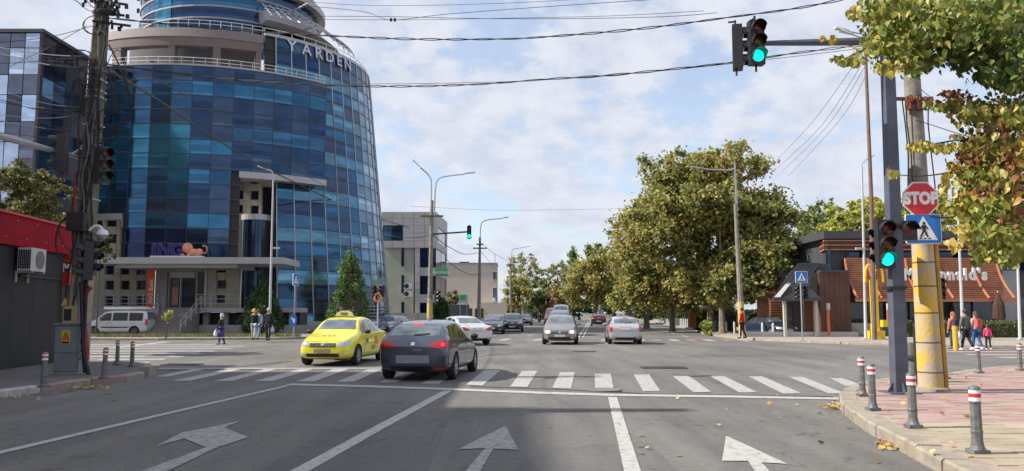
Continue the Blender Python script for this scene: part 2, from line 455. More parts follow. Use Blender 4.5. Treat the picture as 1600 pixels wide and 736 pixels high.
# drain grates and a manhole cover
def grate(u, v, L, W, label):
    c = G(u, v); t = thing('drain_grate', label, 'drain', (c.x, c.y, 0.0))
    fr = MB()
    for sx in (-1, 1): fr.box((sx * L / 2, 0, 0.012), (0.05, W + 0.05, 0.02)); 
    for sy in (-1, 1): fr.box((0, sy * W / 2, 0.0125), (L + 0.04, 0.05, 0.021))
    part('frame', fr, mat('cast_iron', (0.05, 0.045, 0.04), 0.7), t, world=False)
    part('pit', MB().box((0, 0, 0.006), (L, W, 0.004)), M_dark, t, world=False)
    b = MB()
    for i in range(int(L / 0.07)): b.box((-L / 2 + 0.05 + i * 0.07, 0, 0.012), (0.025, W, 0.014))
    part('bar_grid', b, MATS['cast_iron'], t, world=False)
grate(1037, 575, 1.25, 0.55, 'long dark drain grate beyond the striped crossing, in the sunny junction')
grate(285, 570, 1.1, 0.5, 'dark drain grate in the road beside the left crossing stripes')
mc = G(944, 610.5)
solo('manhole_cover', MB().lathe([(0.36, 0.0), (0.36, 0.02), (0.30, 0.022), (0.29, 0.016), (0.0, 0.016)], 28, Matrix.Translation((mc.x, mc.y, Z))),
     mat('old_iron', (0.16, 0.155, 0.15), 0.6), 'round iron manhole cover at the foot of a crossing stripe by the stop line', 'manhole cover')
mc = G(913, 549.5)
solo('manhole_cover', MB().lathe([(0.5, 0.0), (0.5, 0.02), (0.45, 0.022), (0.0, 0.016)], 28, Matrix.Translation((mc.x, mc.y, 0.004))),
     MATS['tar'], 'dark round manhole cover in the junction in front of the silver hatchback', 'manhole cover')

# ------------------------------------------------------------------ pavements with kerbs
def resample(pts, step):
    out = [pts[0]]; acc = 0
    L = [0]
    for a, b in zip(pts, pts[1:]): L.append(L[-1] + (b - a).length)
    n = max(1, round(L[-1] / step)); res = []
    for i in range(n + 1):
        s = L[-1] * i / n
        for k in range(len(pts) - 1):
            if s <= L[k + 1] + 1e-9:
                f = (s - L[k]) / max(1e-9, L[k + 1] - L[k]); res.append(pts[k].lerp(pts[k + 1], f)); break
    return res
def smooth_path(pts, n=6):
    out = []
    P_ = [pts[0]] + list(pts) + [pts[-1]]
    for i in range(1, len(P_) - 2):
        a, b, c, d = P_[i - 1], P_[i], P_[i + 1], P_[i + 2]
        for k in range(n):
            t = k / n
            out.append(0.5 * ((2 * b) + (c - a) * t + (2 * a - 5 * b + 4 * c - d) * t * t + (3 * b - a - 3 * c + d) * t ** 3))
    out.append(pts[-1]); return out
def pavement(name, outline, back, h, m, kerb_m, kw=0.2, stone=1.0, side=1, seed=1, sub_to=0):
    """outline: kerb line on the road side; back: closing points. Kerb stones are parts."""
    random.seed(seed)
    path = resample(outline, 0.25 if stone < 2 else 2)
    ks = resample(outline, stone)
    inner = []
    for i, p in enumerate(path):
        d = (path[min(i + 1, len(path) - 1)] - path[max(0, i - 1)]).normalized()
        inner.append(p + Vector((d.y, -d.x, 0)) * side * (kw - 0.01))
    base = MB(); poly = [(p.x, p.y) for p in inner] + [(p.x, p.y) for p in back]
    A = sum(poly[i][0] * poly[(i + 1) % len(poly)][1] - poly[(i + 1) % len(poly)][0] * poly[i][1] for i in range(len(poly)))
    if A < 0: poly = poly[::-1]
    base.prism(poly, -0.15, h - 0.006)
    o = solo(name, base, m, kind='structure')
    for i in range(len(ks) - 1):
        a, b = ks[i], ks[i + 1]
        d = (b - a).normalized(); sd = Vector((d.y, -d.x, 0)) * side
        g = 0.008 if stone < 2 else 0.02
        a2, b2 = a + d * g, b - d * g
        dz = random.uniform(-0.008, 0.008); dy = random.uniform(-0.012, 0.012)
        hh = h + dz; mbk = MB(); c = 0.025
        sec = [(dy, -0.1), (dy, hh - c), (dy + c, hh), (kw, hh), (kw, -0.1)]
        vs = [a2 + sd * x + Vector((0, 0, z)) for x, z in sec] + [b2 + sd * x + Vector((0, 0, z)) for x, z in sec]
        mbk.add(vs, [(0, 1, 2, 3, 4), (9, 8, 7, 6, 5)] + [(j, 5 + j, 5 + (j + 1) % 5, (j + 1) % 5) for j in range(5)])
        mm = kerb_m(i, a) if callable(kerb_m) else kerb_m
        part('kerb_stone', mbk, mm, o)
    return o, path
M_kerb = mat('kerb_concrete', (0.36, 0.32, 0.26), 0.9, color2=(0.22, 0.19, 0.15), scale=4, bump=0.5, bscale=30)
M_kerbred = mat('kerb_worn_red', (0.34, 0.15, 0.13), 0.85, color2=(0.25, 0.22, 0.2), scale=7)
M_kerbwhite = mat('kerb_worn_white', (0.55, 0.53, 0.5), 0.85, color2=(0.3, 0.28, 0.26), scale=7)
M_grout = mat('sand_joint', (0.33, 0.26, 0.21), 0.95, var=0.3, scale=3)

right_line = smooth_path([G(1750, 905), G(1560, 790), G(1430, 718), G(1355, 675), G(1323, 652), G(1312, 634), G(1318, 620), G(1345, 609),
                          G(1393, 600), G(1440, 597), G(1480, 594), G(1512, 587), G(1572, 581), G(1700, 575), G(2100, 566)], 8)
RH = 0.16
rp, rpath = pavement('pavement_right', right_line, [Vector((30, 4, 0)), Vector((30, 0, 0))], RH, M_grout, M_kerb, 0.27, 0.8, 1, 3)
# clay pavers laid on it, one stuff part of separate raised blocks
def point_in(poly, x, y):
    c = False; n = len(poly); j = n - 1
    for i in range(n):
        xi, yi = poly[i]; xj, yj = poly[j]
        if (yi > y) != (yj > y) and x < (xj - xi) * (y - yi) / (yj - yi) + xi: c = not c
        j = i
    return c
def offset_path(path, d, side=1):
    out = []
    for i, p in enumerate(path):
        t = (path[min(i + 1, len(path) - 1)] - path[max(0, i - 1)]).normalized()
        out.append(p + Vector((t.y, -t.x, 0)) * side * d)
    return out
pin = [(p.x, p.y) for p in offset_path(rpath, 0.40)] + [(14.5, 6.0), (12.0, 5.0)]
random.seed(5)
M_paver = mat('clay_pavers', (0.4, 0.25, 0.22), 0.9, var=0.35, scale=1.2, bump=0.5, bscale=60,
              attr=[(0.0, (0.34, 0.22, 0.20)), (0.35, (0.42, 0.27, 0.25)), (0.55, (0.44, 0.31, 0.28)), (0.72, (0.43, 0.37, 0.27)), (1.0, (0.42, 0.36, 0.25))])
# tiles near enough to be told apart are parts, the rest one stuff part
tiles = []; TL, TW = 0.40, 0.20
for i in range(-5, 60):
    for j in range(0, 90):
        x = i * TL + (TL / 2 if j % 2 else 0) + random.uniform(-.003, .003); y = 5 + j * TW + random.uniform(-.002, .002)
        if not point_in(pin, x, y) or x > 0.72 * y + 1.5: continue
        tiles.append((x, y, j))
tiles.sort(key=lambda t: t[0] ** 2 + t[1] ** 2)
rest = MB()
def paver_tint(x, y):
    pink = 0.30 + random.uniform(0, 0.28)
    if y < 10.2 + 0.5 * sin(x * 1.3): pink = random.uniform(0.7, 1.0)
    if random.random() < 0.12: pink = random.uniform(0.6, 0.95)
    return pink
for k, (x, y, j) in enumerate(tiles):
    tn = paver_tint(x, y)
    z = RH + random.uniform(-.004, .003)
    if k < 300:
        mb = MB().box((x, y, z - 0.03), (TL - 0.007, TW - 0.007, 0.06), tint=tn); part('paver', mb, M_paver, rp)
    else: rest.box((x, y, z - 0.03), (TL - 0.007, TW - 0.007, 0.06), tint=tn)
part('paver_field', rest, M_paver, rp, kind='stuff')

left_line = smooth_path([G(-420, 672), G(-150, 640), G(0, 622), G(70, 612), G(150, 600), G(200, 596), G(232, 587), G(240, 580), G(226, 574), G(170, 570), G(120, 567), G(-100, 560)], 8)
def lk(i, a):
    u = 800 + a.x / a.y * FPX
    if u < -60: return M_kerb
    if u < 50: return M_kerbwhite
    if u < 108: return M_kerbred
    if 150 < u < 190: return M_kerbred
    return M_kerb
M_slab = mat('old_pavement_asphalt', (0.17, 0.16, 0.16), 0.92, color2=(0.11, 0.105, 0.1), scale=2.2, bump=0.5, bscale=40)
lp, lpath = pavement('pavement_left', left_line, [Vector((-60, 28, 0)), Vector((-60, 10, 0))], 0.14, M_slab, lk, 0.22, 0.9, -1, 4)
# far side: plaza in front of the glass office and the kerb of the boulevard
M_plaza = mat('plaza_paving', (0.30, 0.25, 0.22), 0.9, color2=(0.24, 0.21, 0.19), scale=1.5)
pl_line = smooth_path([Vector((-90, 49, 0)), G(135, 531.5), G(300, 531), G(455, 530.5), G(520, 527), RD(-13.2, 60), RD(-13.0, 75), RD(-13, 120), RD(-13, 400)], 6)
pavement('pavement_plaza', pl_line, [Vector((-300, 420, 0)), Vector((-300, 49, 0))], 0.13, M_plaza, M_kerb, 0.3, 3.0, -1, 6)
M_farpave = mat('far_pavement', (0.36, 0.32, 0.28), 0.9, color2=(0.27, 0.23, 0.2), scale=1.2)
mc_line = smooth_path([RD(9.3, 400), RD(9.3, 120), RD(9.3, 80), G(1100, 522.5), G(1150, 530), G(1240, 535), G(1395, 540.5), G(1600, 544), G(1900, 547)], 6)
pavement('pavement_restaurant', mc_line, [Vector((300, 40, 0)), Vector((300, 420, 0))], 0.13, M_farpave, M_kerb, 0.3, 3.0, -1, 7)
# grass verge on the plaza
gb = MB(); gb.prism([(p.x, p.y) for p in (G(150, 530), G(455, 529.5), G(430, 527), G(150, 527))], 0.12, 0.16)
solo('grass_strip', gb, mat('dry_turf', (0.20, 0.19, 0.08), 0.95, color2=(0.28, 0.24, 0.14), scale=1.2), kind='structure')
gr = MB(); random.seed(9)
for i in range(5200):
    u = random.uniform(140, 470); v = random.uniform(527.2, 530.3); p = G(u, v); h = random.uniform(0.05, 0.2)
    a = random.uniform(0, pi); dx, dy = cos(a) * 0.03, sin(a) * 0.03
    gr.add([(p.x - dx, p.y - dy, .15), (p.x + dx, p.y + dy, .15), (p.x + random.uniform(-.08, .08), p.y, .15 + h)], [(0, 1, 2)], tint=random.random())
solo('verge_grass', gr, mat('grass_blades', (0.1, 0.15, 0.03), 0.8, attr=[(0, (0.10, 0.13, 0.04)), (0.6, (0.2, 0.2, 0.07)), (1, (0.34, 0.28, 0.14))]),
     'dry yellowish grass growing on the verge in front of the office plaza', 'grass', kind='stuff')

# ------------------------------------------------------------------ fallen leaves
def leaf_shape(sz, n=7):
    pts = []
    for i in range(n):
        a = 2 * pi * i / n; r = sz * (0.5 + 0.13 * cos(a) + 0.05 * sin(3 * a))
        pts.append(Vector((r * cos(a), r * sin(a) * 0.85, 0)))
    return pts
M_litter = mat('fallen_leaves', (0.5, 0.33, 0.08), 0.8, attr=[(0, (0.25, 0.12, 0.04)), (0.5, (0.55, 0.36, 0.08)), (1, (0.62, 0.5, 0.25))], trans=0.2)
def litter(label, spots, seed, z0=0.0):
    random.seed(seed); mb = MB()
    for (u, v, su, sv, n) in spots:
        for _ in range(n):
            p = G(u + random.gauss(0, su), v + random.gauss(0, sv), z0)
            m3 = Euler((random.uniform(-.5, .5), random.uniform(-.5, .5), random.uniform(0, 6.3))).to_matrix()
            sh = leaf_shape(random.uniform(0.05, 0.09))
            mb.add([m3 @ q + p + Vector((0, 0, 0.03)) for q in sh], [tuple(range(len(sh)))], tint=random.random())
    solo('leaf_litter', mb, M_litter, label, 'fallen leaves', kind='stuff')
litter('heap of yellow fallen leaves lying against the near right kerb', [(1400, 697, 12, 3.5, 130)], 1)
litter('yellow leaves gathered in the gutter where the right kerb curves', [(1308, 637, 7, 2.5, 45), (1290, 640, 18, 6, 14)], 2)
litter('pale leaves in the gutter below the red painted left kerb', [(138, 607, 14, 1.5, 60), (30, 624, 22, 2, 18)], 3)
litter('single leaves scattered over the near sunny lane', [(1010, 702, 3, 2, 1), (1057, 717, 3, 2, 1), (1035, 700, 60, 30, 7), (1180, 640, 60, 20, 12), (1250, 700, 50, 20, 5), (1122, 668, 2, 1, 2)], 4)
litter('leaves strewn over the pink paving between the bollards', [(1500, 640, 70, 20, 10), (1480, 700, 70, 12, 6), (1500, 600, 50, 6, 8)], 5, RH + 0.0)
# ================================================================== BUILDINGS
def glass(name, c, rough=0.06, metal=0.75):
    return mat(name, c, rough, metal, var=0.35, scale=0.4, spec=0.8, coords='World', blinds=(0.14, 1.17))
GL = dict(mid=glass('glass_mid_blue', (0.026, 0.092, 0.175)), deep=glass('glass_deep_blue', (0.017, 0.044, 0.098)),
          teal=glass('glass_teal', (0.035, 0.17, 0.265)), violet=glass('glass_grey_violet', (0.038, 0.066, 0.12)),
          sky=glass('glass_pale_blue', (0.075, 0.185, 0.27)), pale=glass('glass_palest_blue', (0.19, 0.32, 0.44)),
          bright=glass('glass_bright_blue', (0.028, 0.13, 0.235)), navy=glass('glass_navy', (0.010, 0.022, 0.07)),
          black=glass('glass_black', (0.02, 0.035, 0.06), 0.08, 0.5))
M_mull = mat('mullion_dark_bronze', (0.06, 0.06, 0.075), 0.4, 0.4)
M_mullw = mat('mullion_pale_aluminium', (0.42, 0.45, 0.50), 0.35, 0.5)
M_fascia = mat('aluminium_fascia', (0.42, 0.41, 0.42), 0.45, 0.3, var=0.1, scale=1)
M_stone = mat('beige_cladding', (0.36, 0.33, 0.27), 0.8, var=0.15, scale=1.5)
M_brown = mat('brown_terrace_frame', (0.17, 0.125, 0.115), 0.7, var=0.12, scale=1)
M_greypanel = mat('pale_grey_panel', (0.33, 0.32, 0.33), 0.6, var=0.12, scale=0.6)

CX, CY, RA = -27.9, 76.8, 16.0
BT = 25.3
def RB(z): return 16.0 - 2.5 * z / BT
tower = thing('glass_office_building', 'round blue glass office building with letters on its rim and stepped entrance', 'building', (CX, CY, 0))
def cyl(phi, r, z): return Vector((CX + r * sin(phi), CY - r * cos(phi), z))
def phi_of(u, r):
    """angle on a circle of radius r round the tower's axis that stands at pixel column u"""
    best = None
    for k in range(-1300, 1300):
        ph = k * 0.001 * 1.2
        p = cyl(ph, r, 0)
        uu = 800 + p.x / p.y * FPX
        # facing the camera?
        n = Vector((sin(ph), -cos(ph)))
        if n.x * p.x + n.y * p.y > 0: continue
        e = abs(uu - u)
        if best is None or e < best[0]: best = (e, ph)
    return best[1]
UT = lambda u: 800 + (u - 800) / .972                       # pixel columns read near the top of the picture
# dark core behind the glass
core = MB()
def arc_wall(mb, r0f, r1f, z0, z1, p0, p1, n, thick=0.3, tint=0.5):
    vs = []
    for i in range(n + 1):
        ph = p0 + (p1 - p0) * i / n
        vs += [cyl(ph, r0f, z0), cyl(ph, r1f, z1), cyl(ph, r1f - thick, z1), cyl(ph, r0f - thick, z0)]
    fs = []
    for i in range(n):
        for j in range(4): fs.append((4 * i + j, 4 * i + (j + 1) % 4, 4 * i + 4 + (j + 1) % 4, 4 * i + 4 + j))
    fs += [(3, 2, 1, 0), (4 * n, 4 * n + 1, 4 * n + 2, 4 * n + 3)]
    mb.add(vs, fs, tint)
DPH = 1.55 / RA
phA1 = phi_of(503, RA); phA0 = phi_of(146, RA); phT0 = phi_of(UT(168), 14.2)
phLow = phi_of(371, RA); phLowL = phi_of(186, RA)
ROWH = 1.17; ZA1 = 21.0; ZA0 = ZA1 - 13 * ROWH
ZCUT = ZA1 - 7 * ROWH; ZCUTL = ZA1 - 10 * ROWH
arc_wall(core, RA - .12, RA - .12, ZCUT, ZA1, phA0, phA1, 40)
arc_wall(core, RA - .12, RA - .12, ZA0, ZCUT, phLowL, phLow, 20)
arc_wall(core, RA - .12, RA - .12, ZCUTL, ZCUT, phA0, phLowL, 20)
def bcore(z0, z1, p0, p1): arc_wall(core, RB(z0) - .12, RB(z1) - .12, z0, z1, p0, p1, 30)
phB0 = phi_of(429, RB(6)); phTop0 = phi_of(UT(415), RB(22))
bcore(0.6, ZCUT + .3, phB0, 2.6); bcore(ZCUT, BT - .2, phTop0, 2.6)
part('core_wall', core, M_dark, tower)
def pane_mesh(w0, w1, h, m):
    a, b, t = w0 / 2 - .02, w1 / 2 - .02, 0.03
    me = MB().add([(-a, 0, -h / 2 + .02), (a, 0, -h / 2 + .02), (b, 0, h / 2 - .02), (-b, 0, h / 2 - .02),
                   (-a, t, -h / 2 + .02), (a, t, -h / 2 + .02), (b, t, h / 2 - .02), (-b, t, h / 2 - .02)],
                  [(0, 1, 2, 3), (7, 6, 5, 4), (0, 4, 5, 1), (1, 5, 6, 2), (2, 6, 7, 3), (3, 7, 4, 0)]).mesh('glass_pane', m)
    return me
random.seed(21)
cache = {}
def putpane(ph, r, z, w0, w1, h, key, tilt, rowkey):
    k = (rowkey, key)
    if k not in cache: cache[k] = pane_mesh(w0, w1, h, GL[key])
    p = cyl(ph, r, z) - Vector((CX, CY, 0))
    m = Matrix.Translation(p) @ Matrix.Rotation(ph + random.gauss(0, .0035), 4, 'Z') @ Matrix.Rotation(tilt + random.gauss(0, .0035), 4, 'X')
    inst('glass_pane', cache[k], tower, m)
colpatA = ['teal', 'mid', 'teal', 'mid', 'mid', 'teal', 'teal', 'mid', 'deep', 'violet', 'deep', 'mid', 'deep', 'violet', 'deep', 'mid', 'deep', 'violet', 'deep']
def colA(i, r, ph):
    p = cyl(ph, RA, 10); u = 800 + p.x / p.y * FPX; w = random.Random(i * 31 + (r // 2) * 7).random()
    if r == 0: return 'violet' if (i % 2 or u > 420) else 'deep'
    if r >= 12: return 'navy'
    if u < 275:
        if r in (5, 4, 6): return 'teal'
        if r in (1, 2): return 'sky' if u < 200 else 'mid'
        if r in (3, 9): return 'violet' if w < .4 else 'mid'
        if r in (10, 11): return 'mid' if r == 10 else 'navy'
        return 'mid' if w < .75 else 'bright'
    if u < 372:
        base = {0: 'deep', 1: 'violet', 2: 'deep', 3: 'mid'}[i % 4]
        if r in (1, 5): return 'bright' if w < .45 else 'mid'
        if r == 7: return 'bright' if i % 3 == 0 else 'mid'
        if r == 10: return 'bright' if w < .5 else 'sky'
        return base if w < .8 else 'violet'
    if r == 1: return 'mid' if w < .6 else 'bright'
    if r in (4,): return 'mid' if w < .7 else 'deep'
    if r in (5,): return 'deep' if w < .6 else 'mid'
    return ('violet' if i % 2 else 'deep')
stuffB = {}
npane = 0
for i in range(19):
    ph = phA1 - DPH * (i + .5)
    for r in range(13):
        z = ZA1 - ROWH * (r + .5)
        if ph > phLow and r >= 7: continue
        if ph < phLowL and r >= 10: continue
        p = cyl(ph, RA, z); u = 800 + p.x / p.y * FPX
        if u < 150: continue
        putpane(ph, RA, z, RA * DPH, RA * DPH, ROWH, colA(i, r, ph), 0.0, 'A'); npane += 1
lean = -math.atan(2.5 / BT)
DPB = 1.5 / 15.0
far = []
for i in range(20):
    ph = phB0 + 0.01 + DPB * (i + .5) - DPB
    for r in range(21):
        z0 = BT - .3 - ROWH * (r + 1); z1 = z0 + ROWH; z = (z0 + z1) / 2
        if z1 > ZCUT + .2 and ph < phA1 - .02 and z0 < ZA1 - .3: continue
        if ph < phTop0 + .03: continue
        if i == 0 and z0 < ZCUT: pass
        u = 800 + cyl(ph, RB(z), z).x / cyl(ph, RB(z), z).y * FPX
        w = random.Random((i // 2) * 13 + r * 5).random() * .6 + random.random() * .4; lit = (r % 3 == 2)
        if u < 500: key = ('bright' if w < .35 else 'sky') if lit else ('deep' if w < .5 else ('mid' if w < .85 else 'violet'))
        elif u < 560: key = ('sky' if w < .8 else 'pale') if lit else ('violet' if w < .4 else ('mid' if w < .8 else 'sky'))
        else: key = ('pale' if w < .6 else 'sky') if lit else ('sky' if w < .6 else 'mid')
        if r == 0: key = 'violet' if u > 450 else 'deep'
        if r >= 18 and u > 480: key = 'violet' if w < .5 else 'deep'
        w0, w1 = RB(z0) * DPB, RB(z1) * DPB
        if i < 13 and npane < 299:
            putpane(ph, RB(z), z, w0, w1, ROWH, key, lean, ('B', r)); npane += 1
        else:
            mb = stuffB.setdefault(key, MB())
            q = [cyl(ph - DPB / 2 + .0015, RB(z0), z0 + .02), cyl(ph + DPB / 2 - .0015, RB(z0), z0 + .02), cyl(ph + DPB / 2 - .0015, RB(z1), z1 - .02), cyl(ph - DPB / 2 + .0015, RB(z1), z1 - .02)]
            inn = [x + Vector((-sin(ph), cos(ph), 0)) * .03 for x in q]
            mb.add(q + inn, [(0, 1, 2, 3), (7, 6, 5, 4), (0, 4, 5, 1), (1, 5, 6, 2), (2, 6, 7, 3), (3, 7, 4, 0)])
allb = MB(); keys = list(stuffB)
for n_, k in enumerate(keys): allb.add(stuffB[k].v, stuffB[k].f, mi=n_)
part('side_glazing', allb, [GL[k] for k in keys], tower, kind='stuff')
# mullions of the cone, transoms, rails and fascias
for i in range(21):
    ph = phB0 + 0.01 + DPB * (i - 1) + DPB * 0
    if ph < phTop0: continue
    zt = BT - .2; zb = 0.7
    segs = [(zb, zt)]
    if ph < phA1: segs = [(zb, ZCUT), (ZA1, zt)]
    if ph < phB0: segs = [(ZA1, zt)]
    for a, b in segs:
        part('mullion', MB().tube([cyl(ph, RB(a) + .05, a), cyl(ph, RB(b) + .05, b)], 0.055, 4), M_mullw, tower)
for r in range(14):
    z = ZA1 - ROWH * r; mb = MB()
    p0 = phA0 if r <= 10 else phLowL; p1 = phA1 if r <= 7 else phLow
    arc_wall(mb, RA + .05, RA + .05, z - .035, z + .035, p0, p1, 30, .08); part('transom', mb, M_mull, tower)
for r in range(21):
    z = BT - .3 - ROWH * r; mb = MB(); p0 = phB0 if z < ZCUT + .2 else (phTop0 if z > ZA1 else phA1)
    arc_wall(mb, RB(z) + .04, RB(z) + .04, z - .03, z + .03, p0, 2.0, 34, .07); part('transom', mb, M_mull, tower)
mb = MB()
for i in range(20):
    ph = phA1 - DPH * i; zb = ZCUT if ph > phLow + .01 else (ZA0 if ph > phLowL - .01 else ZCUTL)
    mb.tube([cyl(ph, RA + .03, zb), cyl(ph, RA + .03, ZA1)], .03, 4)
part('mullion', mb, M_mull, tower)
mb = MB(); arc_wall(mb, RA + .15, RA + .15, ZCUT - .55, ZCUT - .04, phi_of(368, RA), phA1 + .01, 24, .6); part('fascia', mb, M_fascia, tower)
mb = MB(); arc_wall(mb, RA + .15, RA + .15, ZCUTL - .5, ZCUTL - .04, phA0, phi_of(187, RA), 16, .6); part('fascia', mb, M_fascia, tower)
mb = MB(); arc_wall(mb, RA - .1, RA - .1, ZA1 + .0, ZA1 + .22, phA0, phA1, 36, .5); part('parapet', mb, M_fascia, tower)
mb = MB()
for zz in (.45, .75):
    mb.tube([cyl(phA0 + (phA1 - phA0) * k / 40, RA - .2, ZA1 + zz) for k in range(41)], .022, 5)
for k in range(21): mb.tube([cyl(phA0 + (phA1 - phA0) * k / 20, RA - .2, ZA1), cyl(phA0 + (phA1 - phA0) * k / 20, RA - .2, ZA1 + .75)], .02, 4)
part('terrace_railing', mb, M_white, tower)
# slab between, soffit and rear masses
mb = MB()
mb.prism([tuple(cyl(phA0 + (phA1 - phA0) * k / 30, RA - .3, 0))[:2] for k in range(31)] + [tuple(cyl(.9, 9, 0))[:2], tuple(cyl(-1.5, 9, 0))[:2]], ZA1 - .3, ZA1 - .05)
part('terrace_slab', mb, M_greypanel, tower)
mb = MB()
mb.prism([tuple(cyl(phLow - .03 + (phA1 - phLow + .03) * k / 20, RA - .25, 0))[:2] for k in range(21)] + [tuple(cyl(phA1, 12, 0))[:2], tuple(cyl(phLow, 12, 0))[:2]], ZCUT - .5, ZCUT - .1)
part('soffit', mb, M_greypanel, tower)
# terrace storey: brown frames round loggias, then a band above
RT = 14.2; ZT1 = 24.9
ph_t = [phi_of(UT(u), RT) for u in (176, 189, 262, 273, 333, 345, 409)]
def arcb(name, r, z0, z1, p0, p1, m, n=10, th=.3, dr=0.0):
    mb = MB(); arc_wall(mb, r, r - dr, z0, z1, p0, p1, n, th); return part(name, mb, m, tower)
arcb('terrace_fascia', RT, 23.25, 24.0, phT0, phi_of(UT(411), RT), M_brown, 30, .8)
arcb('terrace_fascia', RT + .05, 24.0, 24.8, phT0, phi_of(UT(411), RT), mat('pinkish_grey_band', (.20, .165, .16), .7), 30, 1.2, 0.2)
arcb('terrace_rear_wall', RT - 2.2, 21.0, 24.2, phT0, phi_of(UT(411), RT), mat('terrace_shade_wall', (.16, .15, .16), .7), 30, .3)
for a, b in ((ph_t[0], ph_t[1]), (ph_t[2], ph_t[3]), (ph_t[4], ph_t[5]), (ph_t[6] - .03, ph_t[6])):
    arcb('terrace_column', RT - .02, 21.0, 23.3, a, b, M_brown, 3, .7)
for a, b in ((-.62, -.34), (-.2, .02), (.1, .3)):
    ph0, ph1 = a, b
for u0, u1 in ((196, 256), (278, 326), (352, 404)):
    for k in range(3):
        a = phi_of(UT(u0 + (u1 - u0) * k / 3), RT - 1.8); b = phi_of(UT(u0 + (u1 - u0) * (k + 1) / 3), RT - 1.8)
        f = arcb('terrace_window', RT - 2.08, 21.3, 22.3, a + .004, b - .004, M_fascia, 2, .1)
        mb = MB(); arc_wall(mb, RT - 2.03, RT - 2.03, 21.38, 22.22, a + .01, b - .01, 2, .06); part('pane', mb, GL['black'], f)
mb = MB()
rl0, rl1 = phi_of(UT(216), RT - .5), phi_of(UT(410), RT - .5)
for zz in (25.3, 25.6): mb.tube([cyl(rl0 + (rl1 - rl0) * k / 30, RT - .5, zz) for k in range(31)], .022, 5)
for k in range(13): mb.tube([cyl(rl0 + (rl1 - rl0) * k / 12, RT - .5, 24.7), cyl(rl0 + (rl1 - rl0) * k / 12, RT - .5, 25.6)], .028, 4)
mb.tube([cyl(phTop0 + (1.9 - phTop0) * k / 30, RB(BT) - .2, BT + .42) for k in range(31)], .03, 5)
for k in range(16): mb.tube([cyl(phTop0 + (1.9 - phTop0) * k / 15, RB(BT) - .2, BT - .1), cyl(phTop0 + (1.9 - phTop0) * k / 15, RB(BT) - .2, BT + .42)], .025, 4)
part('roof_railing', mb, M_white, tower)
arcb('rim_band', RB(BT) + .08, BT - .3, BT - .05, phTop0, 2.2, M_fascia, 30, .4)
# penthouse drum with banded glass and a ring of fins
for k in range(7):
    z0 = 24.6 + k * 1.1
    arcb('drum_glazing', 8.3, z0, z0 + .95, -1.7, 2.4, GL[('deep', 'mid', 'deep', 'deep', 'mid', 'deep', 'deep')[k]], 30, .3)
    arcb('drum_band', 8.38, z0 + .95, z0 + 1.1, -1.7, 2.4, M_greypanel, 30, .3)
arcb('drum_pane_strip', 8.36, 24.6, 32, phi_of(224, 8.3), phi_of(250, 8.3), GL['teal'], 4, .2)
arcb('roof_ring', 10.6, 27.5, 28.9, .62, 2.0, M_greypanel, 30, 1.6, 1.7)
arcb('roof_ring', 9.0, 31.0, 31.6, -1.0, 2.2, M_fascia, 30, .8)
mb = MB()
for k in range(14):
    ph = .62 + k * .075
    mb.tube([cyl(ph, 9, 29.6), cyl(ph, 12.0, 27.4)], .06, 4)
for rr, zz in ((12.0, 27.4), (11.5, 27.75), (11.0, 28.1), (10.5, 28.5), (9.9, 29.0)):
    mb.tube([cyl(.6 + 1.1 * k / 20, rr, zz) for k in range(21)], .05, 4)
part('sunshade_louvres', mb, M_fascia, tower)
mb = MB()
for u, z, L in ((452, 29.2, 2.6), (480, 27.6, 2.6)):
    ph = phi_of(u, 11.5) if u > 470 else .9; mb.tube([cyl(ph, 9.5, z), cyl(ph, 9.5 + L, z + .2)], .10, 5)
part('roof_outrigger', mb, M_fascia, tower)
# lettering on the rim
for ch, u in zip('YARDEN', (455, 478, 497, 514, 529, 542)):
    ph = phi_of(UT(u), RB(24.4)); p = cyl(ph, RB(24.35) + .12, 24.42)
    letters('letter', ch, 1.42, mat('letter_silver', (0.52, 0.56, 0.62), 0.4, 0.3), tower, Matrix.Translation(p) @ Matrix.Rotation(ph, 4, 'Z') @ Matrix.Rotation(lean, 4, 'X'), 0.05, 0.012)
# ---- lower storeys: podium, lattice walls, round stair, canopy and entrance
def pxbox(mb, u0, u1, v0, v1, D, th=0.4, **k):
    a = P(u0, v1, D); b = P(u1, v0, D); return mb.bb(a.x, b.x, D, D + th, a.z, b.z, **k)
DF = 61.5                                                     # plane of the ground-floor front
def lattice(u0, u1, v0, v1, D, wins, m=M_stone):
    """a wall built round its square windows; wins are pixel rects"""
    us = sorted({u0, u1, *[w[0] for w in wins], *[w[1] for w in wins]}); vs = sorted({v0, v1, *[w[2] for w in wins], *[w[3] for w in wins]})
    mb = MB()
    for a, b in zip(us, us[1:]):
        for c, d in zip(vs, vs[1:]):
            cu, cv = (a + b) / 2, (c + d) / 2
            if any(w[0] < cu < w[1] and w[2] < cv < w[3] for w in wins): continue
            pxbox(mb, a, b, c, d, D, .45)
    part('wall', mb, m, tower)
    for w in wins:
        f = part('window', pxbox(MB(), w[0], w[1], w[2], w[3], D + .38, .1), M_mull, tower)
        part('pane', pxbox(MB(), w[0] + .8, w[1] - .8, w[2] + .8, w[3] - .8, D + .33, .05), GL['black'], f)
wins = [(u, u + 14, v, v + 14) for u in (164, 188, 213) for v in (415, 438.5, 463)]
lattice(140, 234, 402, 482, DF + .6, wins)
lattice(140, 187, 335, 402, DF + 1.2, [(167, 182, 342, 354), (148, 160, 342, 354), (167, 182, 366, 380), (148, 160, 366, 380)])
lattice(370, 408, 266, 404, DF + 3.0, [(371, 380, 273, 286), (391, 404, 273, 287), (371, 380, 297, 311), (391, 404, 298, 312), (371, 379, 320, 333), (391, 404, 321, 334)])
lattice(322, 372, 412, 484, DF + .8, [(339, 353, 414, 426), (339, 353, 438, 451), (338, 352, 461, 474)])
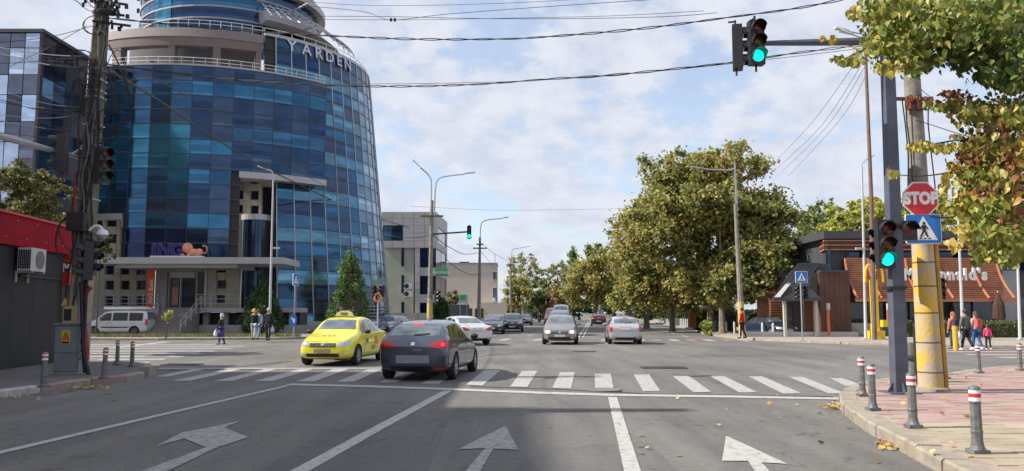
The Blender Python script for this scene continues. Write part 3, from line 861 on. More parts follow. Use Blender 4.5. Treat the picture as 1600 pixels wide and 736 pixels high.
# recess: dark rear wall and the round stair
part('recess_wall', pxbox(MB(), 368, 440, 262, 516, DF + 6, .3), GL['black'], tower)
sx = P(399, 400, DF + 3.4); rs_ = 1.15
mb = MB()
for k in range(8):
    a0, a1 = -pi / 2 - .95 + k * .2375 * 1, -pi / 2 - .95 + (k + 1) * .2375
    z0, z1 = 1.6, P(399, 343, DF + 2.2).z
    q = [(sx.x + rs_ * cos(a), sx.y + rs_ * sin(a)) for a in (a0 + .02, a1 - .02)]
    mb.add([(q[0][0], q[0][1], z0), (q[1][0], q[1][1], z0), (q[1][0], q[1][1], z1), (q[0][0], q[0][1], z1)], [(0, 1, 2, 3)], mi=k % 2)
part('stair_glazing', mb, [GL['black'], GL['deep']], tower)
zc_ = P(399, 334, DF + 2.2).z
part('stair_cap', MB().lathe([(rs_ + .05, zc_ - .45), (rs_ + .05, zc_)], 24, Matrix.Translation((sx.x, sx.y, 0))), M_fascia, tower)
part('stair_core', MB().lathe([(rs_ - .06, .5), (rs_ - .06, zc_ - .2)], 16, Matrix.Translation((sx.x, sx.y, 0))), M_dark, tower)
# canopy
ca, cb = P(150, 412, DF - 3), P(443, 402, DF - 3)
part('canopy', MB().bb(ca.x, cb.x, DF - 3, DF + 1.5, ca.z, cb.z), M_fascia, tower)
part('canopy_soffit', MB().bb(P(178, 489, DF - 2.6).x, P(368, 489, DF - 2.6).x, DF - 2.6, DF + 1.4, ca.z - .28, ca.z - .003), M_greypanel, tower)
s_ = P(235, 402.5, DF - 2.8); e_ = P(316, 400, DF - 2.8)
part('sign_ledge', MB().bb(s_.x, e_.x, DF - 2.9, DF - 2.3, cb.z + .002, cb.z + .12), M_white, tower)
M_lilac = mat('sign_letter_indigo', (0.035, 0.028, 0.16), 0.35)
for ch, u in (('I', 239), ('N', 256), ('G', 275)):
    p = P(u, 393.5, DF - 2.6); p.z = cb.z + .12 + .43
    letters('letter', ch, 1.25, M_lilac, tower, Matrix.Translation(p), .09, .02, sx=1.1)
    letters('letter_outline', ch, 1.26, mat('letter_edge', (0.16, 0.14, 0.30), 0.4), tower, Matrix.Translation(p + Vector((0.02, .12, 0))), .03, .055, sx=1.1)
# orange lion emblem: a lying body, mane, paws and a curled tail
lion = MB(); M_or = mat('emblem_orange', (0.72, 0.17, 0.07), 0.5, color2=(0.8, 0.42, 0.32), scale=3.5)
o = P(302, 394, DF - 2.6); zb = cb.z + .12
def ball(mb, c, r, n=10, sc=(1, 1, 1)):
    prof = [(r * sin(pi * k / 8), -r * cos(pi * k / 8)) for k in range(1, 8)]
    return mb.lathe(prof, n, Matrix.Translation(c) @ Matrix.Diagonal((*sc, 1)))
for k in range(11):                                   # mane of tufts round the face
    q = 2 * pi * k / 11; ball(lion, Vector((o.x - .42 + cos(q) * .27, o.y - .05, zb + .60 + sin(q) * .27)), .13, 7, (1, .6, 1))
ball(lion, Vector((o.x - .42, o.y - .12, zb + .60)), .24, 12, (1, .6, 1))
ball(lion, Vector((o.x - .46, o.y - .26, zb + .53)), .10, 8, (1.2, .8, .8))
ball(lion, Vector((o.x + .0, o.y, zb + .30)), .34, 12, (1.5, .5, .75))
ball(lion, Vector((o.x + .45, o.y, zb + .30)), .27, 10, (1, .6, 1))
for dx, l in ((-.75, 2.0), (-.30, 1.6), (.30, 2.0)): ball(lion, Vector((o.x + dx, o.y - .12, zb + .09)), .09, 8, (l, .8, .8))
lion.tube([Vector((o.x + .62, o.y, zb + .22)), Vector((o.x + .90, o.y, zb + .20)), Vector((o.x + 1.02, o.y, zb + .42)), Vector((o.x + .98, o.y, zb + .68)), Vector((o.x + .80, o.y, zb + .80)), Vector((o.x + .70, o.y, zb + .72))], [.05, .05, .045, .045, .05, .08], 6)
part('lion_emblem', lion, M_or, tower, smooth=True)
# orange banner
b0 = pxbox(MB(), 229, 242, 412, 480, DF - .4, .15)
ban = part('banner', b0, mat('banner_orange', (0.72, 0.10, 0.02), 0.5), tower)
pb = P(236, 455, DF - .42)
letters('banner_lettering', 'ING Bank', .46, M_signwhite, ban, Matrix.Translation(pb) @ Matrix.Rotation(R(-90), 4, 'Y'), .01)
# entrance: doors, frame, posters
ZE = P(290, 481, DF).z
part('entrance_recess', pxbox(MB(), 242, 330, 412, 481, DF + 2.2, .3), mat('lobby_wall', (0.06, 0.055, 0.05), 0.5), tower)
for u0, u1, v0, v1 in ((241, 262, 413, 480), (318, 324, 413, 480), (262, 320, 413, 424), (262, 265, 424, 480), (280, 283, 434, 480), (305, 308, 424, 480)):
    part('door_frame', pxbox(MB(), u0, u1, v0, v1, DF + .6 + random.uniform(0, .02), .3), M_greypanel if u1 - u0 > 10 else M_fascia, tower)
part('door_glass', pxbox(MB(), 283, 304, 436, 480, DF + .9, .05), GL['black'], tower)
part('transom_window', pxbox(MB(), 264, 305, 425, 434, DF + .8, .05), mat('frosted_glass', (0.4, 0.42, 0.42), 0.2), tower)
part('poster', pxbox(MB(), 268, 279, 449, 476, DF + .85, .02), mat('poster_orange', (0.5, 0.1, 0.03), 0.5, color2=(0.3, 0.28, 0.26), scale=2.0), tower)
part('poster', pxbox(MB(), 310, 318, 462, 476, DF + .85, .02), MATS['poster_orange'], tower)
part('door_glass', pxbox(MB(), 265, 280, 436, 480, DF + .95, .05), mat('door_pane', (0.12, 0.13, 0.13), 0.08, 0.4), tower)
# podium and the outer stairs
pod = MB()
pd0 = P(100, 480, DF).x; st0, st1 = P(243, 489, DF - 3).x, P(300, 489, DF - 3).x
pod.bb(pd0, P(262, 489, DF).x, DF - 1.6, DF + 2, .13, ZE); pod.bb(P(262, 489, DF).x + .001, P(470, 489, DF).x, DF - 1.2, DF + 2, ZE - .35, ZE)
part('podium', pod, M_greypanel, tower)
pw = MB(); pw.bb(P(300, 489, DF).x, P(470, 489, DF).x, DF - .2, DF + 2, .13, ZE - .36); part('basement_wall', pw, M_dark, tower)
for u in (301, 322, 352, 385, 420, 455): part('basement_pier', MB().bb(P(u, 489, DF).x, P(u + 9, 489, DF).x, DF - .6, DF - .2, .13, ZE - .352), M_greypanel, tower)
pw = MB(); pw.bb(P(300, 489, DF).x, P(640, 489, DF - 1).x, DF - 1.4, DF - 1.0, .13, .7); part('low_wall', pw, M_greypanel, tower)
N = 11
for k in range(N):
    z1 = .13 + (ZE - .13) * (k + 1) / N; y0 = DF - 1.6 - (N - k) * .33
    part('step', MB().bb(st0, st1, y0, DF - 1.6, z1 - (ZE - .13) / N, z1 - .002 * k), mat('step_stone', (0.20, 0.18, 0.17), 0.85), tower)
for x in (st0 - .1, st1 + .1):
    mb = MB()
    for dz in (.9, .5): mb.tube([(x, DF - 1.6, ZE + dz), (x, DF - 1.6 - N * .33, .13 + dz)], .035, 6)
    for k in range(5):
        f = k / 4; mb.tube([(x, DF - 1.6 - N * .33 * f, ZE * (1 - f) + .13 * f), (x, DF - 1.6 - N * .33 * f, ZE * (1 - f) + .13 * f + .9)], .03, 5)
    part('stair_railing', mb, M_galv, tower)
for a, b in ((150, 243), (303, 372)):
    mb = MB(); xa, xb = P(a, 489, DF - 1.4).x, P(b, 489, DF - 1.4).x
    for dz in (1.0, .66, .33): mb.tube([(xa, DF - 1.1, ZE + dz), (xb, DF - 1.1, ZE + dz)], .025, 5)
    n = int((xb - xa) / .9)
    for k in range(n + 1): mb.tube([(xa + (xb - xa) * k / n, DF - 1.1, ZE), (xa + (xb - xa) * k / n, DF - 1.1, ZE + 1.0)], .025, 5)
    part('podium_railing', mb, M_galv, tower)
# cone foot: a plinth band and the louvred skirt
arcb('plinth', RB(0) + .1, 0.1, .9, phB0, 2.2, M_greypanel, 30, .5)
mb = MB()
for k in range(5): arc_wall(mb, RB(1) + .35, RB(1) + .35, .95 + k * .3, 1.02 + k * .3, phi_of(555, 16), 1.9, 12, .06)
part('skirt_rails', mb, M_galv, tower)

# ------------------------------------------------------------------ dark glass block on the left
db = thing('dark_glass_block', 'dark boxy glass building with pale reflecting panes at the left edge', 'building', (-45, 58, 0))
D0 = 55.0; c = P(67, 48, D0); ZT = c.z; XC = c.x; D1 = 61.5
part('shell', MB().bb(-75, XC - .15, D0 + .15, D1 - .1, 0, ZT - .1), M_mull, db)
part('roof_edge', MB().bb(-75.2, XC + .1, D0 - .1, D1, ZT - .12, ZT + .12), mat('roof_edge_dark', (0.07, 0.07, 0.085), 0.5), db)
part('corner_post', MB().bb(XC - .18, XC + .02, D0 - .02, D0 + .3, 0, ZT - .12), M_mull, db)
random.seed(8)
GD = [glass('block_pane_pale', (0.42, 0.50, 0.64)), glass('block_pane_slate', (0.13, 0.14, 0.19)), glass('block_pane_dark', (0.05, 0.055, 0.08))]
ch = {}
rows = [(0.0, 1.1)]; z = 1.1
while z < 20.5: rows.append((z, z + (1.95 if len(rows) % 2 else 1.45))); z = rows[-1][1]
for k in range(8):                                             # street front
    x1 = XC - .2 - k * 1.06; x0 = x1 - 1.02
    for j, (a, b) in enumerate(rows):
        key = 0 if (k + (j // 2)) % 3 != 2 and k < 7 and random.random() < .72 else random.choice((1, 1, 2))
        if k == 0 and j in (1, 3): key = 0
        kk = (key, j % 2, j == 0)
        if kk not in ch: ch[kk] = MB().bb(-.5, .5, 0, .05, -(b - a) / 2 + .03, (b - a) / 2 - .03).mesh('facade_pane', GD[key])
        zc = ZT - .15 - (a + b) / 2
        inst('facade_pane', ch[kk], db, Matrix.Translation(Vector(((x0 + x1) / 2 + 45, D0 + .06 - 58, zc))) @ Matrix.Rotation(random.gauss(0, .006), 4, 'Z') @ Matrix.Rotation(random.gauss(0, .006), 4, 'X'))
for k in range(4):                                             # flank towards the tower
    y0 = D0 + .4 + k * 1.5
    for j, (a, b) in enumerate(rows):
        if k > 1 and j % 2: continue
        part('flank_pane', MB().bb(XC - .16, XC - .1, y0, y0 + 1.44, ZT - .15 - b + .04, ZT - .15 - a - .04), GD[0] if (k == 0 and j in (2,)) else GD[2 if (k + j) % 3 else 1], db)

# ------------------------------------------------------------------ low black shop with the red parapet
sh = thing('black_shop', 'low black shop with a red parapet at the left edge of the street', 'building', (-15, 15, 0))
pA, pB = Vector((-12.95, 18.5, 0)), Vector((-13.62, 24.3, 0)); dd = (pB - pA).normalized(); nn = Vector((dd.y, -dd.x, 0))
pS = pA - dd * 18
def wallbox(mb, a, b, z0, z1, o0, o1):
    """box along a->b, from offset o0 to o1 (positive towards the street)"""
    q = [a + nn * o0, b + nn * o0, b + nn * o1, a + nn * o1]
    mb.add([(p.x, p.y, z0) for p in q] + [(p.x, p.y, z1) for p in q], [(0, 1, 2, 3), (7, 6, 5, 4), (0, 4, 5, 1), (1, 5, 6, 2), (2, 6, 7, 3), (3, 7, 4, 0)]); return mb
ZP0, ZP1 = 3.42, 4.17
part('wall', wallbox(MB(), pS, pB, 0.14, ZP0, -3.2, 0), mat('black_render', (0.022, 0.022, 0.024), 0.75, var=0.3, scale=1.2, bump=.3, bscale=20), sh)
part('parapet', wallbox(MB(), pS, pB + dd * .12, ZP0 - .05, ZP1, -3.3, .12), mat('red_painted_metal', (0.40, 0.008, 0.022), 0.8, spec=.15, color2=(0.22, 0.008, 0.018), scale=2.2, bump=.3, bscale=3), sh)
part('parapet_cap', wallbox(MB(), pS, pB + dd * .16, ZP1, ZP1 + .06, -3.34, .17), mat('red_cap', (0.5, 0.03, 0.05), 0.4), sh)
for zz in (3.62, 3.9): part('parapet_seam', wallbox(MB(), pS, pB + dd * .12, zz, zz + .012, .12, .128), M_dark, sh)
for k in range(7):
    a_ = pA + dd * (k * 1.15 - 2.0); part('wall_seam', wallbox(MB(), a_, a_ + dd * .012, .2, ZP0 - .06, 0, .004), M_dark, sh)
for k in range(14):
    a_ = pA + dd * (k * .55 - 2.0); part('parapet_screw', wallbox(MB(), a_, a_ + dd * .03, 4.02 - (k % 2) * .45, 4.05 - (k % 2) * .45, .12, .13), M_galv, sh)
part('wall_conduit', MB().tube([pB - dd * 3.0 + nn * .05 + Vector((0, 0, 2.6)), pB - dd * .5 + nn * .05 + Vector((0, 0, 2.6)), pB - dd * .3 + nn * .05 + Vector((0, 0, .2))], .025, 5), M_black, sh)
sg = part('wall_sign', wallbox(MB(), pB - dd * .3, pB + dd * .0, 2.45, 3.3, .0, .2), mat('sign_panel_red', (0.55, 0.02, 0.02), 0.4), sh)
sp = pB + Vector((-.0, -.0, 2.95)) + nn * .21 - dd * .15
letters('sign_letter', 'M', .36, M_signwhite, sg, Matrix.Translation(pB - dd * .31 + nn * .1 + Vector((0, 0, 2.95))), .01, .015)
# air conditioner on the wall
am = P(51, 408, 21.5)
ab = pA + dd * ((am - pA).dot(dd)); ac = thing('air_conditioner', 'white air conditioner on brackets on the black shop wall', 'air conditioner', ab + nn * .02 + Vector((0, 0, 2.72)), math.atan2(dd.y, dd.x))
part('casing', MB().bb(-.42, .42, -.42, -.08, 0, .62), mat('ac_casing', (0.5, 0.49, 0.46), 0.5, var=.08), ac, world=False)
mb = MB()
for k in range(7): mb.bb(-.435, -.42, -.40 + k * .045, -.375 + k * .045, .06, .56)
for k in range(7): mb.bb(-.436, -.42, -.40, -.1, .08 + k * .075, .095 + k * .075)
part('side_grille', mb, M_dark, ac, world=False)
part('fan_grille', MB().lathe([(.25, 0), (.25, .012), (.0, .012)], 24, Matrix.Translation((.08, -.42, .31)) @ UPRIGHT), mat('ac_fan', (0.14, 0.14, 0.14), 0.6), ac, world=False)
for x in (-.32, .32):
    part('bracket', MB().bb(x - .02, x + .02, -.45, 0, -.05, -.002).bb(x - .02, x + .02, -.04, 0, -.3, -.05), mat('bracket_steel', (0.45, 0.44, 0.42), 0.5), ac, world=False)

# ------------------------------------------------------------------ unseen houses left of the camera, heights set by the road shadow they cast
tl = thing('caster_house', 'unseen plain house above the left pavement that casts the road shadow', 'building', (-20, 8, 0))
M_render = mat('ochre_render', (0.42, 0.36, 0.28), 0.85, var=.15, scale=1.0)
t40 = math.tan(SUN_EL)
hA = (0.5 + 15.6) * t40; hB = (-1.1 + 15.6) * t40; hG = (3.0 + 15.6) * t40
part('wall', MB().bb(-26, -15.6, -12, 12.7, 0, hB + .003), M_render, tl)
hT = (0.55 + 40) * t40
slab = thing('caster_slab', 'unseen tall slab added far left to cast a soft road shadow', 'building', (-46, 0, 0)); part('wall', MB().bb(-54, -40, -70, 11.3, 0, hT), M_render, slab)  # out of view, set far off and tall to soften the road shadow's edge
for j in range(11):
    for k in range(12):
        y = -38 + k * 4.1; f = part('window', MB().bb(-40.02, -39.9, y, y + 1.6, 1.4 + j * 3, 2.9 + j * 3), M_white, slab)
part('wall', MB().bb(-26, -15.601, 12.702, 21.0, 0, hB), M_render, tl)
g = MB(); g.add([(-15.6, 12.0, hB), (-15.6, 12.5, hB), (-15.6, 12.45, hG), (-15.6, 12.05, hG), (-19, 12.0, hB), (-19, 12.5, hB), (-19, 12.45, hG), (-19, 12.05, hG)],
      [(0, 1, 2, 3), (7, 6, 5, 4), (0, 4, 5, 1), (1, 5, 6, 2), (2, 6, 7, 3), (3, 7, 4, 0)])
part('caster_gable', g, M_render, tl)  # unseen fin added to throw the thin shadow arm across the road
for j in range(4):
    for k in range(7):
        y = -9 + k * 4.1
        f = part('window', MB().bb(-15.62, -15.5, y, y + 1.4, 1.2 + j * 3 + 0.2, 2.9 + j * 3), M_white, tl)
        part('pane', MB().bb(-15.52, -15.47, y + .1, y + 1.3, 1.5 + j * 3, 2.8 + j * 3), GL['black'], f)

# ------------------------------------------------------------------ grey panelled building beyond the tower
gb_ = thing('grey_panel_building', 'grey panelled building with green shop board behind the concrete lamp post', 'building', (-12, 103, 0))
DG = 100.0
M_gp = mat('grey_cladding', (0.40, 0.395, 0.40), 0.6, var=.1, scale=.5); M_gl2 = mat('sage_render', (0.34, 0.36, 0.30), 0.8, var=.12, scale=.4)
def gpx(name, u0, u1, v0, v1, m, D=DG, th=.3, parent=None): return part(name, pxbox(MB(), u0, u1, v0, v1, D, th), m, parent or gb_)
x0, x1, xr = P(595, 489, DG).x, P(680, 489, DG).x, P(698, 489, 112).x
core = MB(); core.prism([(x0, DG + .4), (x1 - .4, DG + .4), (xr - .5, 111.5), (x0, 111.5)], 0, P(600, 333, DG).z); part('core_wall', core, M_dark, gb_)
def side(name, t0, t1, z0, z1, m, out=0.0, parent=None):
    a = Vector((x1, DG, 0)).lerp(Vector((xr, 112, 0)), t0); b = Vector((x1, DG, 0)).lerp(Vector((xr, 112, 0)), t1)
    d = (b - a).normalized(); n_ = Vector((d.y, -d.x, 0))
    q = [a + n_ * (out + .0), b + n_ * (out + .0), b + n_ * (out - .35), a + n_ * (out - .35)]
    mb = MB(); mb.add([(p.x, p.y, z0) for p in q] + [(p.x, p.y, z1) for p in q], [(0, 1, 2, 3), (7, 6, 5, 4), (0, 4, 5, 1), (1, 5, 6, 2), (2, 6, 7, 3), (3, 7, 4, 0)])
    return part(name, mb, m, parent or gb_)
zz = lambda v: P(640, v, DG).z
for i in range(5):
    a, b = 596 + i * 16.8, 596 + (i + 1) * 16.8
    for v0, v1 in ((331, 341), (341, 352)): gpx('cladding_panel', a + .15, b - .15, v0 + .15, v1 - .15, M_gp)
    if i >= 2: 
        for v0, v1 in ((352, 364), (364, 376)): gpx('cladding_panel', a + .15, b - .15, v0 + .15, v1 - .15, M_gp)
    gpx('cladding_panel', a + .15, b - .15, 376.2, 387, M_gp, DG - .1)
for k, (a, b) in enumerate(((600, 612), (612.5, 616), (617, 630))):
    gpx('window_pane', a, b, 353, 375.5, (GL['pale'], GL['mid'], GL['black'])[k], DG + .2, .05)
gpx('sage_wall', 596, 647, 387.5, 497, M_gl2, DG + .25)
for a, b in ((388, 416), (430, 458), (472, 492)): gpx('slit_window', 627, 631.5, a, b, GL['black'], DG + .2, .1)
for k in range(8): gpx('cladding_panel', 648, 656, 387.5 + k * 13.8, 387.5 + (k + 1) * 13.8 - .3, M_gp, DG - .05)
for a, b, kx in ((388, 418, 'mid'), (431, 460, 'mid'), (473, 490, 'black')):
    gpx('window_pane', 657, 666, a, b, GL['navy'], DG + .2, .1)
    gpx('window_pane', 666.6, 679, a, b, GL['black'], DG + .2, .1)
for a, b in ((418, 431), (460, 473), (490, 500)): gpx('spandrel', 656.2, 680, a, b, M_gp, DG)
side('side_wall', 0, 1, zz(352), zz(331), M_gp); side('side_wall', 0, .2, zz(376), zz(352.2), M_gp); side('side_wall', 0, 1, zz(387), zz(376.2), M_gp)
side('side_window', .2, .9, zz(376), zz(352.2), GL['sky'], -.1); side('side_wall', .9, 1, zz(376), zz(352.2), M_gp)
for a, b in ((388, 418), (431, 460), (473, 497)):
    side('side_window', .08, .5, zz(b), zz(a), GL['black'], -.1); side('side_window', .53, .92, zz(b), zz(a), GL['sky'] if a == 388 else GL['black'], -.1)
    side('side_wall', .92, 1, zz(b), zz(a), M_gp)
for a, b in ((387.2, 388), (418, 431), (460, 473)): side('side_wall', 0, 1, zz(b), zz(a), M_gp)
for v in (442, 454):
    f = gpx('condenser_unit', 631, 644, v, v + 10, mat('ac_white', (0.6, 0.6, 0.58), 0.5), DG - .7, .6)
    cc = P(635, v + 5, DG - .72)
    part('fan', MB().lathe([(.3, 0), (.3, .02), (.1, .03)], 14, Matrix.Translation(cc) @ Matrix.Rotation(R(90), 4, 'X')), M_dark, f)
sgn = gpx('shop_board', 679, 700, 419.5, 431.5, mat('shop_board_green', (0.03, 0.30, 0.10), 0.5, color2=(0.12, 0.36, 0.2), scale=1.5), DG - 2.0, .25)
letters('board_lettering', 'Farmacia', .62, M_signwhite, sgn, Matrix.Translation(P(689.5, 425.5, DG - 2.03)), .01)
# boundary wall in front
solo('boundary_wall', MB().bb(P(560, 489, 92).x, P(672, 489, 92).x, 92, 92.3, 0.1, P(600, 489, 92).z + .0), M_greypanel, 'low grey wall along the plot in front of the grey panelled building', 'wall')

# ------------------------------------------------------------------ cream flat-roofed house further on
cb_ = thing('cream_house', 'cream flat roofed house with two windows left of the avenue trees', 'building', (-6, 122, 0))
DC = 120.0; M_cream = mat('cream_render', (0.55, 0.50, 0.44), 0.85, var=.1, scale=.4)
part('wall', MB().bb(P(660, 489, DC).x, P(776, 489, DC).x, DC, DC + 9, 0, P(700, 412, DC).z), M_cream, cb_)
part('roof_edge', MB().bb(P(659, 489, DC).x, P(777, 489, DC).x, DC - .15, DC + 9.1, P(700, 412, DC).z, P(700, 410.5, DC).z), M_greypanel, cb_)
part('annex_wall', MB().bb(P(745, 489, DC - 3).x, P(792, 489, DC - 3).x, DC - 3, DC - .05, 0, P(760, 473, DC - 3).z), M_cream, cb_)
for a, b in ((424, 437), (449, 471)):
    f = part('window', pxbox(MB(), 769.5, 776.5, a, b, DC - .1, .3), M_white, cb_)
    for k in range(3): part('pane', pxbox(MB(), 770 + k * 2.2, 771.6 + k * 2.2, a + .6, b - .6, DC - .16, .1), GL['black'], f)
part('condenser_unit', pxbox(MB(), 768, 774, 465, 471, DC - .6, .4), MATS['ac_white'], cb_)
part('chimney_box', MB().bb(P(716, 489, DC).x, P(731, 489, DC).x, DC + 2, DC + 4, P(700, 411, DC).z, P(700, 407.5, DC).z), M_dark, cb_)
part('roof_mast', MB().tube([P(773.5, 411, DC + 2), P(773.5, 397, DC + 2)], .06, 4), M_galv, cb_)
for u0, u1 in ((722, 738), (742, 755)):
    part('garage_door', pxbox(MB(), u0, u1, 482, 497, DC - 3.2 if u0 > 740 else DC - .2, .2), M_dark, cb_)
gs = thing('green_billboard', 'small green and white billboard over the fence before the cream house', 'sign', P(724, 497, 90))
part('board', pxbox(MB(), 717, 731, 460, 473.5, 90, .2), mat('billboard_white', (0.6, 0.62, 0.6), 0.5), gs)
part('green_panel', pxbox(MB(), 718, 728, 460.5, 468, 89.95, .06), mat('billboard_green', (0.08, 0.5, 0.10), 0.5), gs)
for u in (719, 729): part('post', MB().tube([P(u, 473, 90.1), P(u, 497, 90.1)], .06, 5), M_galv, gs)
solo('dark_fence', MB().bb(P(700, 489, 91).x, P(733, 489, 91).x, 91, 91.2, 0.1, P(700, 476, 91).z), mat('fence_dark', (0.05, 0.055, 0.06), 0.6, color2=(0.1, 0.11, 0.12), scale=3), 'dark fence with a pale sign below the green billboard', 'fence')
solo('grey_kiosk', MB().bb(P(805, 489, 150).x, P(829, 489, 150).x, 150, 155, 0, P(805, 479, 150).z), mat('kiosk_grey', (0.22, 0.21, 0.2), 0.7), 'plain grey kiosk under the trees at the end of the left kerb', 'kiosk')
# ================================================================== RESTAURANT
DM = 52.0
rs = thing('fast_food_restaurant', 'fast food restaurant with copper slatted awning and dark curved entrance roof', 'restaurant', (25, 54, 0))
M_copper = mat('copper_slat', (0.40, 0.165, 0.08), 0.5, var=.2, scale=2); M_darkcl = mat('anthracite_cladding', (0.055, 0.06, 0.07), 0.6, var=.15, scale=.8)
M_wood = mat('brown_wood_cladding', (0.125, 0.055, 0.03), 0.65, color2=(0.07, 0.032, 0.02), scale=3)
M_glazing = glass('restaurant_glazing', (0.05, 0.06, 0.065), 0.08, 0.4)
M_pale = mat('pale_render', (0.5, 0.48, 0.44), 0.8, var=.1)
def rp_(name, u0, u1, v0, v1, m, D=DM, th=.3, parent=None, label=None): return part(name, pxbox(MB(), u0, u1, v0, v1, D, th), m, parent or rs, label=label)
X0, X1 = P(1320, 404, DM).x, P(1556, 404, DM).x
rp_('core_wall', 1292, 1760, 372, 527, M_darkcl, DM + 1.2, 12)
# upper storey
xa, xb = P(1291, 489, DM).x, P(1760, 489, DM).x
zt, zs, zw, zb_ = (P(1400, v, DM).z for v in (361, 373, 389, 423))
part('roof_parapet', MB().bb(xa, xb, DM - .1, DM + 13, zs, zt), M_darkcl, rs)
for k in range(5):
    z = zs - .08 - k * .145
    part('facade_slat', MB().bb(xa, xb, DM - .02, DM + .1, z - .09, z), M_copper if k % 2 == 0 else M_wood, rs)
rp_('upper_window_band', 1320, 1700, 390, 423, GL['black'], DM + .9, .1)
for u in (1293, 1322, 1352, 1400, 1450, 1500, 1550, 1605): rp_('window_post', u, u + 4, 389, 423, M_darkcl if u > 1300 else M_fascia, DM + .5, .3)
rp_('upper_wall', 1297, 1320, 389, 424, M_darkcl, DM + .4, .4)
# receding upper left flank
xl0, yl0 = xa, DM; pe = P(1244, 380, 64); xl1, yl1 = pe.x, 64.0
def flank(name, z0, z1, m, out):
    a, b = Vector((xl1, yl1, 0)), Vector((xl0, yl0, 0)); d = (b - a).normalized(); n_ = Vector((-d.y, d.x, 0)) * -1
    q = [a + n_ * out, b + n_ * out, b + n_ * (out - .2), a + n_ * (out - .2)]
    mb = MB(); mb.add([(p.x, p.y, z0) for p in q] + [(p.x, p.y, z1) for p in q], [(0, 1, 2, 3), (7, 6, 5, 4), (0, 4, 5, 1), (1, 5, 6, 2), (2, 6, 7, 3), (3, 7, 4, 0)])
    part(name, mb, m, rs)
flank('roof_parapet', zs, zt, M_darkcl, 0)
for k in range(5): flank('facade_slat', zs - .08 - k * .145 - .09, zs - .08 - k * .145, M_copper if k % 2 == 0 else M_wood, -.05)
flank('upper_window_band', zb_ - .3, zw, GL['black'], -.2)
cw = MB(); cw.prism([(xl1 + .4, yl1), (xl0 + .3, yl0 + .5), (xl0 + 2, yl0 + 3), (xl0 + 2, yl1)], 0, zt - .1); part('core_wall', cw, M_darkcl, rs)
# curved copper awning
prof = []
for k in range(22):
    t = k / 21; z = P(1400, 404, DM).z * (1 - t) + P(1400, 466, 50.4).z * t
    prof.append((DM - 1.65 * t ** 1.9, z))
for k, (y, z) in enumerate(prof):
    part('awning_slat', MB().bb(X0, X1, y - .03, y + .05, z - .042, z + .042), M_copper, rs)
for u in (1320, 1356, 1414, 1464, 1518, 1556):
    x = P(u, 404, DM).x
    part('awning_rib', MB().tube([(x, y - .06, z) for y, z in prof], .075, 5), mat('copper_rib', (0.42, 0.17, 0.09), 0.45), rs)
part('awning_beam', MB().bb(X0 - .1, X1 + .1, prof[-1][0] - .12, prof[-1][0] + .1, prof[-1][1] - .22, prof[-1][1] - .06), MATS['copper_rib'], rs)
part('awning_backing', MB().bb(X0 + .05, X1 - .05, DM + .3, DM + .5, prof[-1][1], prof[0][1]), M_wood, rs)
part('awning_soffit', MB().bb(X0, X1, DM - 1.5, DM + 1, prof[-1][1] - .05, prof[-1][1] + .0), M_darkcl, rs)
# letters on the awning
lu = dict(zip(range(10), (1420, 1437, 1454, 1473, 1486, 1499, 1508.5, 1519, 1530, 1538)))
M_let = mat('sign_letter_white', (0.72, 0.72, 0.70), 0.4)
for i, chh in enumerate("McDonald's"):
    cap = chh in "MDdl"
    p = P(lu[i], 437, DM - 1.1)
    letters('letter', chh, 1.02, M_let, rs, Matrix.Translation(p), .08, .045, sx=.84, base=True)
# ground floor
gz0, gz1 = P(1400, 505, DM).z, P(1400, 470, DM).z
for k in range(9):
    x = X0 + .3 + k * 1.4
    f = part('window', MB().bb(x, x + 1.32, DM + .9, DM + 1.0, gz0, gz1 + .3), M_mull, rs); part('pane', MB().bb(x + .05, x + 1.27, DM + .86, DM + .9, gz0 + .05, gz1 + .25), M_glazing, f)
rp_('base_wall', 1320, 1580, 505, 528, M_pale, DM + .5, .4)
rp_('order_counter', 1386, 1400, 462, 500, MATS['copper_slat'], DM + .6, .1)
rp_('side_wall', 1572, 1589, 423, 528, M_greypanel, DM + .8, .3)
for k in range(11):
    u = 1283 + k * 4.0
    rp_('cladding_board', u + .1, u + 3.85, 424, 523, M_wood, DM - 1.2 + (k % 2) * .04, 1.4)
rp_('cladding_cap', 1282, 1328, 422, 424.5, M_darkcl, DM - 1.25, 1.6)
# curved dark entrance roof
er = MB(); secs = []
for k in range(13):
    t = k / 12                                   # top to eave
    uL = 1254 - 46 * t ** .8 if t > .25 else 1254 - 46 * .25 ** .8 + (.25 - t) * 40
    uR = 1281 - 17 * sin(min(1, t / .62) * pi / 2) if t < .62 else 1264 + 18 * ((t - .62) / .38) ** 1.3
    secs.append((uL, uR, 411 + 55 * t, DM - .4 - 2.3 * t ** 1.3))
vs = []
for a, b, v, D in secs: vs += [P(a, v, D), P(b, v, D)]
vs2 = [p + Vector((0, .25, 0)) for p in vs]; n = len(secs)
fs = []
for i in range(n - 1): fs += [(2 * i, 2 * i + 1, 2 * i + 3, 2 * i + 2), tuple(2 * n + j for j in (2 * i + 2, 2 * i + 3, 2 * i + 1, 2 * i)), (2 * i, 2 * i + 2, 2 * n + 2 * i + 2, 2 * n + 2 * i), (2 * i + 1, 2 * n + 2 * i + 1, 2 * n + 2 * i + 3, 2 * i + 3)]
er.add(vs + vs2, fs)
M_roofdark = mat('standing_seam_dark', (0.028, 0.031, 0.036), 0.5, .2)
part('entrance_roof', er, M_roofdark, rs)
for k in range(6):
    f = k / 5.0; part('roof_seam', MB().tube([vs[2 * i].lerp(vs[2 * i + 1], f) + Vector((0, -.02, 0)) for i in range(n)], .02, 4), M_roofdark, rs)
